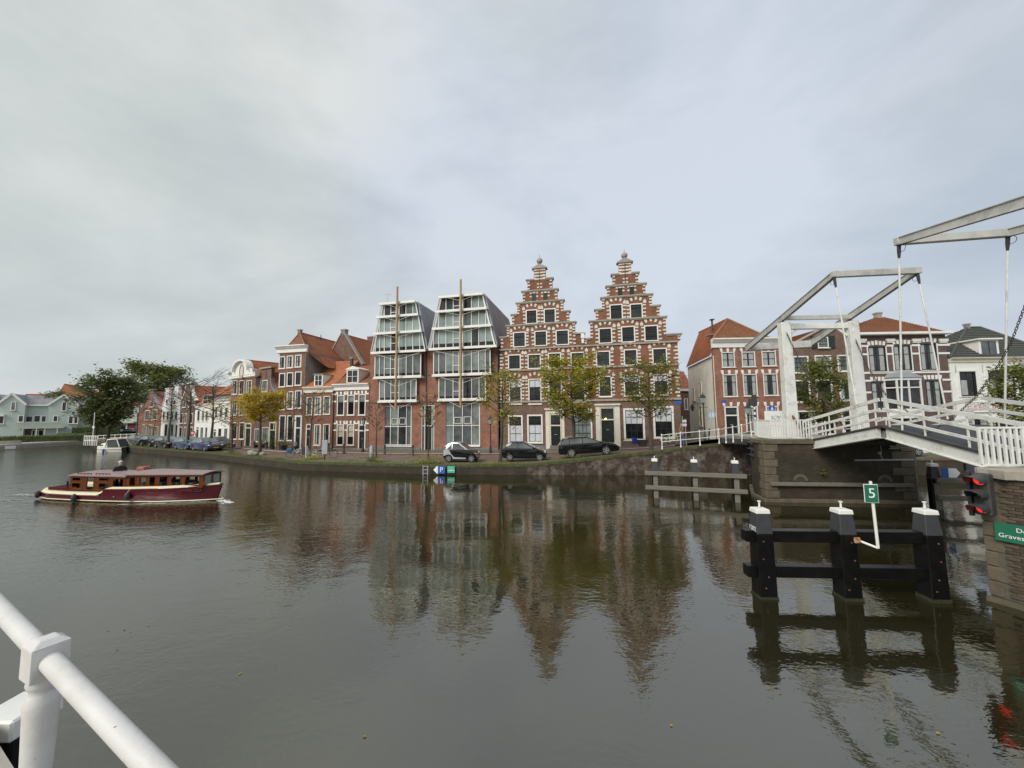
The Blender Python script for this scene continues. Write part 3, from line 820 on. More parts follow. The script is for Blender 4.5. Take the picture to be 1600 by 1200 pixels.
# hanger rods belong to the frames
hooks = []
for fr, o, tp, px, py, s in ((frame1, fo, tipL, 1345, 671, 0), (frame1, fo, tipR, 1481, 655, 1), (frame2, fo2, ntL, 1410, 674, 0), (frame2, fo2, ntR, 1570, 655, 1)):
 b = BR(px, py, s)
 wire(fr, o, tp - Vector((0, 0, .12)), b)
 cb = MB()
 c = tp - o + Vector((0, 0, -.2))
 tt = (BA if fr == frame1 else -BA)
 cb.tube([c + tt * (.12 + .13 * math.sin(a)) * 1.0 + Vector((0, 0, -.1 + .13 * math.cos(a))) for a in [2 * math.pi * i / 12 for i in range(12)]], .009, 5, closed=True)
 cb.build('cable_loop', M['iron'], fr)
def make_leaf(name, label, ys, ye):
 """one leaf from its hinge at ys to its tip at ye"""
 t = thing(name, label, 'bridge deck', bl(ys, 0, leaf_z(ys)))
 o = bl(ys, 0, leaf_z(ys))
 sg = 1 if ye > ys else -1
 def P(f, off, dz): 
  y = ys + (ye - ys) * f
  return bl(y, off, leaf_z(y) + dz) - o
 # asphalt deck, girders, cross ribs, rails
 def slab(o0, o1, z0, z1, f0=0, f1=1):
  vs = [P(f, oo, z) for z in (z0, z1) for (f, oo) in ((f0, o0), (f1, o0), (f1, o1), (f0, o1))]
  return MB().add(vs, [(0, 3, 2, 1), (4, 5, 6, 7), (0, 1, 5, 4), (1, 2, 6, 5), (2, 3, 7, 6), (3, 0, 4, 7)])
 slab(.10, BW - .10, -.06, .03).build('deck', M['asphalt'], t)
 for s in (0, 1):
  off = BW * s
  slab(off - .12, off + .12, -.055, .025).build('edge_plate', M['bridge_dark'], t)
  slab(off - .07, off + .07, -.42, -.06, 0.0, .97).build('girder', M['bridge_white'], t)
  slab(off - .13, off + .13, -.45, -.42, 0.0, .97).build('girder_flange', M['bridge_white'], t)
  for dz, w in ((1.02, .13), (.64, .11), (.30, .09)):
   MB().bar(P(-.06, off, dz), P(1.0, off, dz), .055, w).build('rail', M['bridge_white'], t)
  for k in range(4):
   f = .08 + .29 * k
   MB().bar(P(f, off, .02), P(f, off, 1.0), .04, .04, up=tuple(BA)).build('rail_post', M['bridge_white'], t)
 for k in range(7):
  f = .05 + .145 * k
  MB().bar(P(f, .1, -.22), P(f, BW - .1, -.22), .1, .22).build('cross_rib', M['bridge_dark'], t)
 MB().bar(P(.03, .1, -.3), P(.9, BW - .1, -.3), .08, .08).build('diagonal_brace', M['bridge_dark'], t)
 # picket strip under the low rail at the tip
 for k in range(9):
  f = .55 + .05 * k
  MB().bar(P(f, BW, .02), P(f, BW, .30), .03, .03, up=tuple(BA)).build('picket', M['bridge_white'], t)
 return t, o, P
leaf1, lo1, LP1 = make_leaf('bridge_leaf', 'far leaf of the drawbridge, rising from the brick pier to the middle', 19.45, 14.92)
leaf2, lo2, LP2 = make_leaf('bridge_leaf', 'near leaf of the drawbridge with dark asphalt, falling away to the right', 10.0, 14.78)
# steel lock arms and rusty stay at the hinge of the far leaf
mb = MB(); mb.bar(BR(1238, 650, 0) - lo1, BR(1266, 692, 0) - lo1, .07, .12); mb.build('hinge_arm', M['rust'], leaf1)
mb = MB(); mb.bar(LP1(.93, .2, -.28), LP1(.93, BW - .2, -.28), .3, .3); mb.build('lock_box', M['bridge_white'], leaf1)
# pulling chains: real links for the near one
def chain(name, label, pts, link=.105, wire_r=.0105):
 tot = []
 for i in range(len(pts) - 1):
  a, b = Vector(pts[i]), Vector(pts[i + 1])
  n = max(1, int((b - a).length / (link * .78)))
  for k in range(n): tot.append((a.lerp(b, k / n), (b - a).normalized()))
 t = thing(name, label, 'chain', tot[0][0])
 o = tot[0][0]
 base = MB()
 ring = []
 for k in range(12):
  a = 2 * math.pi * k / 12
  ring.append((math.cos(a) * link * .27, 0, math.sin(a) * link * .5))
 base.tube(ring, wire_r, 5, closed=True)
 me = base.build('link', M['chain_iron'], t, smooth=True)
 first = True
 for i, (p, d) in enumerate(tot[:295]):
  ob = me if first else me.copy()
  if not first: COL.objects.link(ob); ob.parent = t
  first = False
  ob.location = p - o
  q = d.to_track_quat('Z', 'Y').to_matrix().to_4x4() @ Matrix.Rotation((i % 2) * math.pi / 2 + .3, 4, 'Z')
  ob.rotation_euler = q.to_euler()
 return t
hp = lambda px, py, y: at_depth(px, py, y)
chain('pull_chain', 'rusty link chain hanging in a slack curve down to the near bridge leaf', [hp(1640, 390, 10.2), hp(1600, 482, 10.9), hp(1580, 535, 11.3), hp(1555, 580, 11.8), hp(1525, 620, 12.3), hp(1490, 652, 12.9), hp(1455, 674, 13.3), hp(1425, 682, 13.6)])
chain('pull_chain', 'thin rusty chain slanting from the left post of the far portal to the deck', [BR(1229, 519, 0) - BN * .02, BR(1255, 590, 0) + BN * .2, BR(1318, 672, 0) + BN * .1], .12, .012)
chain('pull_chain', 'thin rusty chain slanting from the right post of the far portal behind the rails', [BR(1331, 518, 1), BR(1356, 575, 1), BR(1385, 618, 1), BR(1440, 660, 1)], .12, .012)
# approach span between pier and quay
mb = MB()
mb.slab([(14.3, 22.6), (19.6, 22.2), (20.4, 27.1), (14.9, 27.6)], 2.42, 2.86)
ap = struct(mb.build('approach_road', M['concrete']))
mb = MB(); mb.bar((14.25, 22.4, 2.62), (14.75, 27.5, 2.42), .12, .34); mb.build('edge_girder', M['black_grey'], ap)
struct(MB().add([(14.4, 27.6, 2.52), (20.6, 27.0, 2.52), (24.5, 33.5, 2.02), (14.2, 34, 1.62)], [(0, 1, 2, 3)]).build('bridge_ramp', M['pavement_brick']))
# near abutment ----------------------------------------------------
ab = thing('bridge_abutment', 'brick bridge abutment at the right edge with a stone coping and white balustrade', 'bridge abutment', (10.84, 9.1, 0))
ao = Vector((10.84, 9.1, 0))
AS = Vector((.37, -.929, 0)).normalized(); AF = Vector((.9925, -.122, 0))
c0 = Vector((0, 0, 0))
poly = [c0, AS * 5.2, AS * 5.2 + AF * 6.5, AF * 6.6]
MB().slab([(p.x, p.y) for p in poly], -1, 2.78).build('core_wall', M['brick_old'], ab)
MB().slab([(p.x, p.y) for p in grow(poly, .08)], -1, 0.12).build('stone_base', M['stone_brown'], ab)
coping(ab, [poly[0], poly[1]][::1], 2.78, 2.98, M['stone_grey'], closed=False, per=1.1)
coping(ab, [poly[3], poly[0]], 2.781, 2.982, M['stone_grey'], closed=False, per=1.1)
MB().slab([(p.x, p.y) for p in grow(poly, -.1)], 2.77, 2.955).build('platform', M['concrete'], ab)
quoins(ab, c0, AS, AF, .14, 2.77, 8, la=.22, lb=.34, proud=.035)
# bricks one can count on the side wall
an = Vector((-AS.y, AS.x, 0)); an = -an if an.x > 0 else an
bl_, bh_ = .215, .068
bmesh_src = MB().box(-bl_ / 2 + .005, bl_ / 2 - .005, -.03, .0, -bh_ / 2 + .005, bh_ / 2 - .005)
MB().slab([tuple((AS * .1 + an * .006)[:2]), tuple((AS * 3 + an * .006)[:2]), tuple((AS * 3 - an * .1)[:2]), tuple((AS * .1 - an * .1)[:2])], .13, 2.775).build('mortar_bed', mat('mortar', (.10, .09, .068), .95, .3, 5, dirt=(.04, .045, .025), damt=.8, dscale=2), ab)
brick_mats = [mat('brick_a', (0.10, 0.068, 0.046), .9, .3, 9, dirt=(.05, .05, .03), damt=.8, dscale=3), mat('brick_b', (0.068, 0.048, 0.035), .9, .3, 9, dirt=(.045, .05, .028), damt=.8, dscale=3), mat('brick_c', (0.115, 0.085, 0.06), .9, .3, 9, dirt=(.06, .06, .038), damt=.8, dscale=3)]
src = []
for m_ in brick_mats:
 s_ = bmesh_src.build('brick', m_, ab); src.append(s_)
ang = math.atan2(AS.y, AS.x)
cnt = 0
for r in range(37):
 z = .24 + r * bh_
 for c in range(6):
  if cnt >= 297: break
  s = .40 + c * bl_ + (bl_ / 2 if r % 2 else 0)
  ob = src[cnt] if cnt < 3 else random.choice(src).copy()
  if cnt >= 3: COL.objects.link(ob); ob.parent = ab
  p = AS * s + an * (.011 + random.uniform(0, .006))
  ob.location = (p.x, p.y, z); ob.rotation_euler = (random.uniform(-.006, .006), random.uniform(-.005, .005), ang)
  cnt += 1
def balustrade(t, a, b, z, h=.92, step=.115, w=.035, name='baluster', m='bridge_white'):
 a, b = Vector(a), Vector(b)
 d = b - a; n = max(2, round(d.length / step))
 Z = lambda p, zz: Vector((p.x, p.y, zz if not callable(z) else zz))
 MB().bar(a + Vector((0, 0, z + h)), b + Vector((0, 0, z + h)), .06, .045).build('top_rail', M[m], t)
 MB().bar(a + Vector((0, 0, z + .07)), b + Vector((0, 0, z + .07)), .05, .04).build('bottom_rail', M[m], t)
 src_ = MB().box(-w / 2, w / 2, -w / 2, w / 2, z + .09, z + h - .02).build(name, M[m], t)
 me = src_.data
 for i in range(n + 1):
  p = a.lerp(b, i / n)
  o_ = src_ if i == 0 else bpy.data.objects.new(name, me)
  if i: COL.objects.link(o_); o_.parent = t
  o_.location = (p.x, p.y, 0); o_.rotation_euler = (0, 0, math.atan2(d.y, d.x))
t = thing('balustrade', 'white barred balustrade on the near abutment at the right edge', 'railing', tuple(ao + AF * .1 + Vector((0, 0, 2.98))))
balustrade(t, (0, .0, 0), tuple(AF * 2.4), 0, .93, .125, .045)
t = thing('balustrade', 'white barred balustrade on the far pier, left of the drawbridge portal', 'railing', tuple(PF[0] + Vector((.5, .15, 3.0))))
q0 = PF[0] + Vector((.5, .15, 3.0))
balustrade(t, (0, 0, 0), tuple(fd * 1.75), 0, .95, .125, .045)
balustrade(t, (0, 0, 0), (.05, 1.1, 0), 0, .95, .125, .045)
balustrade(t, (.05, 1.1, 0), (1.2, 3.2, 0), 0, .95, .125, .045)
# railing up the quay to the bridge
t = thing('quay_railing', 'white two-bar railing with round knobbed posts climbing the quay to the bridge', 'railing', (10.9, 27.75, 1.7))
ro = Vector((10.9, 27.75, 1.7))
rp = [at_depth(1034.7, 702, 27.75), at_depth(1064, 699, 27.5), at_depth(1094, 696.5, 27.4), at_depth(1124, 693.5, 27.3), at_depth(1134.7, 692.5, 26.4), at_depth(1146, 691.5, 25.4), at_depth(1160, 690, 24.3), at_depth(1174.5, 687.5, 22.9)]
rp = [p - ro for p in rp]
for p in rp:
 MB().lathe([(.055, 0), (.055, .12), (.035, .16), (.032, .95), (.055, .97), (.055, 1.03), (.05, 1.06), (.02, 1.1)], 8, p).build('post', M['bridge_white'], t, smooth=True)
for z in (1.0, .52):
 for a, b in zip(rp, rp[1:]):
  MB().tube([a + Vector((0, 0, z)), b + Vector((0, 0, z))], .028, 6).build('rail', M['bridge_white'], t, smooth=True)
t2 = thing('quay_railing', 'white railing along the far side of the bridge approach, seen through the bridge rails', 'railing', (20.6, 26.9, 2.5))
for i in range(7):
 p = Vector((-.1 * i, -.85 * i, .07 * i))
 MB().lathe([(.06, 0), (.06, .12), (.038, .16), (.036, .95), (.06, .97), (.06, 1.05), (.02, 1.12)], 8, p).build('post', M['bridge_white'], t2, smooth=True)
for z in (1.0, .52):
 MB().tube([(0, 0, z), (-.6, -5.1, .42 + z)], .03, 6).build('rail', M['bridge_white'], t2, smooth=True)
# camera-side railing ----------------------------------------------
cr_ = thing('canal_railing', 'thick white painted tube railing with a turned post in the near left corner', 'railing', (-1.46, 1.25, 2.86))
O_ = Vector((0, 0, CZ))
a, b = O_ + ray(240, 1200) * .79, O_ + ray(0, 951) * 1.19
d = (b - a).normalized()
pp = min((a.lerp(b, k / 200) for k in range(201)), key=lambda q: abs(800 + FPX * (q - O_).dot(_right) / (q - O_).dot(_F0) - 71))
oo = Vector((pp.x, pp.y, 2.86)); cr_.location = oo
dl2 = Vector((d.x, d.y, 0)).normalized()
mb = MB(); mb.tube([a - d * .25 - dl2 * 14 - oo, a - d * .25 - oo, a - oo, b - oo, b + d * .35 - oo, b + d * .35 + dl2 * 22 - oo], .0225, 24)
mb.build('top_rail', M['rail_white'], cr_, smooth=True)
lw = Vector((0, 0, .48))
mb = MB(); mb.tube([a - d * .25 - dl2 * 14 - oo - lw, a - d * .25 - oo - lw, b + d * .35 - oo - lw, b + d * .35 + dl2 * 22 - oo - lw], .02, 14)
mb.build('lower_rail', M['rail_white'], cr_, smooth=True)
rz = math.atan2(d.y, d.x)
for k in range(-4, 9):
 q = pp + dl2 * (k * 1.9) - oo; q.z = pp.z if k == 0 else (b + d * .35).z if k > 0 else (a - d * .25).z; zr = q.z = q.z - (2.86 if k else 2.86)
 c = Vector((q.x, q.y, 0))
 pst = MB()
 pst.lathe([(r_ * .78, z_) for r_, z_ in ((.055, -.2), (.055, .1), (.036, .14), (.029, .22), (.034, .42), (.043, zr - .135), (.0445, zr - .118), (.041, zr - .102), (.034, zr - .09), (.031, zr - .08), (.038, zr - .072), (.042, zr - .062), (.038, zr - .048))], 32, (0, 0, 0))
 o_ = pst.build('post', M['rail_white'], cr_, smooth=True, loc=c, ang=50)
 blk = MB()
 s = .036
 blk.box(-s, s, -s, s, zr - .048, zr + .036)
 blk.add([(-s, -s, zr + .0362), (s, -s, zr + .0362), (s, s, zr + .0362), (-s, s, zr + .0362), (-s * .5, -s * .5, zr + .050), (s * .5, -s * .5, zr + .050), (s * .5, s * .5, zr + .050), (-s * .5, s * .5, zr + .050)],
   [(4, 5, 6, 7), (0, 1, 5, 4), (1, 2, 6, 5), (2, 3, 7, 6), (3, 0, 4, 7)])
 bo = blk.build('block', M['rail_white'], o_, bevel=.004, segs=2)
 bo.rotation_euler = (0, 0, rz)
# ================================================================== DOLPHINS (mooring posts)
def steel_post(t, p, s=.42, zb=-1.0, name='post'):
 mb = MB(); mb.mi = 0
 mb.frustum((p[0], p[1]), s * .56, s * .56, zb, s * .5, s * .5, 1.46)
 o = mb.build(name, M['black_steel'], t, bevel=.015)
 mb = MB(); mb.frustum((p[0], p[1]), s * .5, s * .5, 1.463, s * .40, s * .40, 1.92)
 mb.build('post_head', M['black_grey'], o, bevel=.012)
 mb = MB(); mb.frustum((p[0], p[1]), s * .45, s * .45, 1.923, s * .42, s * .42, 2.025)
 mb.build('cap', M['white_paint'], o, bevel=.012)
 mb = MB(); mb.lathe([(.022, 2.05), (.02, 2.17), (.04, 2.175), (.04, 2.20)], 8, (p[0], p[1], 0))
 mb.build('mooring_pin', M['white_paint'], o)
 return o
dp = [on_level(1203, 937, 0), on_level(1337, 940, 0), on_level(1473, 943, 0)]
dl = thing('mooring_dolphin', 'black three-post mooring frame with white caps in the near water, carrying the number 5 sign', 'mooring posts', tuple(dp[0]))
d_ = (dp[2] - dp[0]).normalized(); dl.rotation_euler = (0, 0, math.atan2(d_.y, d_.x))
sp = (dp[2] - dp[0]).length / 2
posts = [steel_post(dl, (sp * i, .2), .365) for i in range(3)]
for i in range(3): MB().frustum((sp * i, .2), .208, .208, -.2, .2055, .2055, .05 + .015 * i).build('waterline_growth', mat('slime', (.03, .032, .016), .6, .4, 9) if 'slime' not in M else M['slime'], posts[i])
for z in (1.39, .58):
 MB().box(-.40, sp * 2 - .1, .1, .34, z - .13, z + .13).build('beam', M['black_steel'], dl, bevel=.012)
for i in range(3):
 for z in (1.3, .9, .5, .25):
  MB().lathe([(.018, -.012), (.018, .012)], 6, (sp * i + random.uniform(-.1, .12), .002, z)).build('bolt', M['rust'], posts[i])
def flat_text(name, body, size, m, parent, loc, rotz=0, **k): return text_mesh(name, body, size, M[m], parent, loc, (math.pi / 2, 0, rotz), **k)
flat_text('stencil', '1202', .15, 'sign_white', posts[0], (-.19, .2, 1.56), -math.pi / 2, ext=.003)
# number sign on its bent pole
sg = thing('number_sign', 'green sign with a white 5 on a bent white pole', 'sign', tuple(at_depth(1343, 845, 8.85)))
so = at_depth(1343, 845, 8.85)
k0, k1, k2 = at_depth(1372, 856.5, 8.7) - so, at_depth(1366, 800, 8.7) - so, at_depth(1360, 752, 8.7) - so
mb = MB(); mb.tube([(0, .1, 0), k0], .025, 8); mb.build('arm', M['white_paint'], sg)
mb = MB(); mb.tube([k0, k2], .03, 10); mb.build('pole', M['white_paint'], sg, smooth=True)
mb = MB(); mb.box(-.075, .05, .02, .07, -.06, .055); mb.box(-.03, .03, -.01, .019, -.03, .035); mb.box(-.06, -.035, .0, .019, .02, .045); mb.build('rusty_clamp', mat('rust_bright', (.36, .17, .06), .85, .5, 22, dirt=(.6, .55, .48), damt=.8, dscale=14), sg, bevel=.008)
pc = at_depth(1361, 771, 8.66) - so
for nm, w, hh, yy, m_ in (('plate', .265, .40, 0, 'sign_white'), ('green_face', .243, .378, -.008, 'sign_green')):
 o_ = MB().box(-w / 2, w / 2, -.006 + yy, .006 + yy, -hh / 2, hh / 2).build(nm, M[m_], sg, loc=pc, rotz=R(-14), bevel=.004)
flat_text('number', '5', .30, 'sign_white', sg, pc + Vector((-.006, -.026, 0)), R(-14), ext=.003)
def wood_dolphin(name, label, bases, ang, right_end=.5, left_end=.55, n=None):
 t = thing(name, label, 'mooring posts', tuple(bases[0]), ang)
 L_ = [(Vector(b) - Vector(bases[0])).length for b in bases]
 for x in L_:
  mb = MB(); mb.frustum((x, .1), .17, .15, -1, .16, .15, 1.5)
  o = mb.build('post', M['black_steel'], t, bevel=.01)
  MB().frustum((x, .1), .17, .17, 1.32, .125, .125, 1.86).build('post_head', M['black_grey'], o, bevel=.01)
  MB().frustum((x, .1), .15, .15, 1.863, .14, .14, 2.0).build('cap', M['white_paint'], o, bevel=.01)
  MB().lathe([(.02, 2.0), (.018, 2.1), (.035, 2.105), (.035, 2.13)], 8, (x, .1, 0)).build('mooring_pin', M['white_paint'], o)
  MB().box(x - .1, x + .13, -.07, -.02, -.3, 1.15).build('upright_timber', M['old_wood'], t)
 for z in (1.28, .55):
  MB().box(-left_end, L_[-1] + right_end, -.20, -.075, z - .11, z + .10).build('beam', M['old_wood'], t, bevel=.02)
 return t
b_ = [on_level(1025, 778, 0), on_level(1087, 781, 0), on_level(1152, 785, 0)]
v_ = b_[2] - b_[0]
wood_dolphin('mooring_dolphin', 'weathered timber mooring frame with three white-capped posts beside the far pier', b_, math.atan2(v_.y, v_.x), .45, .5)
b_ = [on_level(1466, 796, 0), on_level(1466, 796, 0) + Vector((2.0, -.55, 0)), on_level(1466, 796, 0) + Vector((4.0, -1.1, 0))]
v_ = b_[1] - b_[0]
wood_dolphin('mooring_dolphin', 'timber mooring frame half hidden behind the red ship signal', b_, math.atan2(v_.y, v_.x), .4, .05)
p = b_[0] + Vector((.25, -.1, 1.62))
ar = thing('arrow_sign', 'blue and white arrow sign on the post behind the ship signal', 'sign', tuple(p), R(-12))
MB().box(-.12, .1, -.14, -.12, -.2, .2).build('blue_plate', M['sign_blue'], ar)
MB().prism([(.1, -.2), (.38, -.2), (.52, 0), (.38, .2), (.1, .2)], -.16, -.13).build('white_arrow', M['sign_white'], ar)
# corner of a moored thing below the railing: white capped post and ochre timber
mp_ = on_plane(-6, 1126, Vector((0, 2.0, 0)), Vector((0, 1, 0)))
sp_ = thing('mooring_post', 'black mooring post with a white cap behind the near railing post, in the corner', 'mooring posts', (mp_.x - .02, mp_.y + .1, 0))
zc = mp_.z
MB().frustum((0, 0), .12, .12, -1, .1, .1, zc - .1).build('post', M['black_steel'], sp_, bevel=.01)
MB().frustum((0, 0), .115, .115, zc - .098, .11, .11, zc).build('cap', M['white_paint'], sp_, bevel=.01)
tb = MB(); tb.bar((-.25, -.25, zc - .1), (.12, -.32, zc - .75), .06, .12); tb.build('timber', mat('ochre_wood', (.30, .20, .055), .8, .25, 4), sp_)
tb = MB(); tb.bar((-.3, -.30, zc - .30), (.0, -.36, zc - .75), .05, .16); tb.build('white_board', M['white_paint'], sp_)
# ================================================================== SHIP SIGNALS AND SIGNS ON THE BRIDGE
def ship_signal(name, label, loc, rotz, lit):
 t = thing(name, label, 'traffic light', loc, rotz)
 MB().box(-.11, .11, -.14, .14, -.46, .46).build('housing', M['bridge_dark'], t, bevel=.03)
 MB().box(-.16, -.06, .14, .2, -.5, .5).build('mount_plate', M['iron'], t)
 for i, z in enumerate((.31, 0, -.31)):
  # hood: a half open visor sloping down to the front (towards -x)
  vs, fs = [], []
  n = 9
  for k in range(n):
   a = math.pi * (-.12 + 1.24 * k / (n - 1))
   y, zz = .135 * math.cos(a), .135 * math.sin(a)
   ln = .30 + .18 * max(0, math.sin(a))
   for rr in (1.0, .93):
    vs.append((-.11, y * rr, z + zz * rr)); vs.append((-.11 - ln, y * rr * .95, z + zz * rr * .9))
  for k in range(n - 1):
   b0, b1 = k * 4, k * 4 + 4
   fs += [(b0, b0 + 1, b1 + 1, b1), (b0 + 2, b1 + 2, b1 + 3, b0 + 3), (b0 + 1, b0 + 3, b1 + 3, b1 + 1), (b0, b1, b1 + 2, b0 + 2)]
  MB().add(vs, fs).build('hood', M['black_grey'], t, smooth=True)
  mb = MB(); mb.ball((-.112, 0, z), .1, 12, 6, (.35, 1, 1))
  mb.build('lens', M['signal_red'] if i in lit else M['lamp_red'] if False else M['glass_black'], t, smooth=True)
 return t
ship_signal('ship_signal', 'three-lamp ship signal with two red lights lit, on the near abutment', tuple(at_depth(1537, 772, 8.85)), R(18), (0, 2))
ship_signal('ship_signal', 'dark ship signal with grey hoods on the corner of the far pier', tuple(at_depth(1182, 703, 20.4)), R(10), ())
nb = thing('bridge_name_sign', 'green bridge name sign with white lettering, cut by the right edge', 'sign', tuple(ao + AS * .19 + an * .09 + Vector((0, 0, 1.62))), math.atan2(AS.y, AS.x))
MB().box(0, 1.7, -.02, .0, -.20, .20).build('plate', M['sign_green'], nb, bevel=.004)
flat_text('lettering', 'Dou', .13, 'sign_white', nb, (.31, -.027, .085), align='LEFT', ext=.003)
flat_text('lettering', 'Graveste', .13, 'sign_white', nb, (.05, -.027, -.07), align='LEFT', ext=.003)
cb = thing('cable', 'pale cable looping along the abutment wall below the ship signal', 'cable', tuple(at_depth(1553, 802, 9.1)))
q = [at_depth(1553, 802, 9.05), at_depth(1562, 807, 8.95), at_depth(1575, 806, 8.85), at_depth(1590, 803, 8.75), at_depth(1597, 795, 8.70), at_depth(1600, 775, 8.68), at_depth(1602, 760, 8.66)]
MB().tube([p - q[0] for p in q], .014, 6).build('cable_run', M['metal_grey'], cb, smooth=True)
# signs on the quay wall
wp = lambda px, py: at_depth(px, py, 28.9)
ps = thing('parking_sign', 'blue parking sign with a white arrow point on the quay wall', 'sign', tuple(wp(687, 734)), R(-8))
MB().box(-.13, .42, -.05, -.02, -.27, .27).build('blue_plate', M['sign_blue'], ps)
MB().prism([(-.13, -.27), (-.13, .27), (-.2, .27), (-.48, 0), (-.2, -.27)], -.05, -.02).build('white_arrow', M['sign_white'], ps)
flat_text('letter', 'P', .5, 'sign_white', ps, (.15, -.062, 0), ext=.006)
gs = thing('notice_sign', 'small turquoise notice sign beside the parking sign on the quay wall', 'sign', tuple(wp(705, 733.5)), R(-8))
MB().box(-.28, .28, -.05, -.02, -.25, .25).build('plate', M['sign_teal'], gs)
for z in (.17, .09, -.01, -.1): MB().box(-.2, .2 - abs(z) * .6, -.056, -.051, z - .012, z + .012).build('text_line', mat('pale_teal', (.3, .6, .45), .5, .05) if 'pale_teal' not in M else M['pale_teal'], gs)
MB().box(-.27, .27, -.056, -.051, -.075, -.05).build('dividing_line', M['sign_white'], gs)
ld = thing('quay_ladder', 'short dark steel ladder on the quay wall left of the parking sign', 'ladder', tuple(wp(665, 734)), R(-8))
for x in (-.18, .18): MB().box(x - .025, x + .025, -.06, -.02, -.7, .32).build('stile', M['metal_grey'], ld)
for z in (.25, .0, -.27, -.5): MB().tube([(-.18, -.04, z), (.18, -.04, z)], .02, 6).build('rung', M['metal_grey'], ld)
# ================================================================== HOUSES
K2, K3, K4, K5, K6 = Crop(330, 480, 4.6143), Crop(560, 430, 3.871), Crop(770, 380, 3.3344), Crop(1040, 460, 4.6143), Crop(1300, 280, 2.61)
K4a, K4b, K4c, K4d = Crop(780, 380, 7.5), Crop(910, 380, 7.5), Crop(780, 520, 6), Crop(910, 520, 6)
Kbell, Kfar, Krow = Crop(350, 540, 6.6667), Crop(120, 580, 8.571), Crop(240, 580, 8.571)
Kgreen, Kbr, Kspice, Kmod = Crop(0, 590, 10), Crop(1150, 400, 3.871), Crop(1460, 480, 6), Crop(570, 430, 9.231)
def plan_y(px, p, q):
 """depth at which the sight line of a photo column meets the plan line p-q"""
 d = ray(px, 650)
 dx, dy = q[0] - p[0], q[1] - p[1]
 # solve d*t = p + s*(q-p)
 det = d.x * (-dy) + dx * d.y
 t = (p[0] * (-dy) + dx * p[1]) / det
 return d.y * t
SEG1, SEG2, SEG3 = ((-16.5, 44.4), (-28.9, 47.4)), ((-28.9, 47.4), (-39.5, 54.0)), ((-39.5, 54.0), (-74, 77))
CUR = False
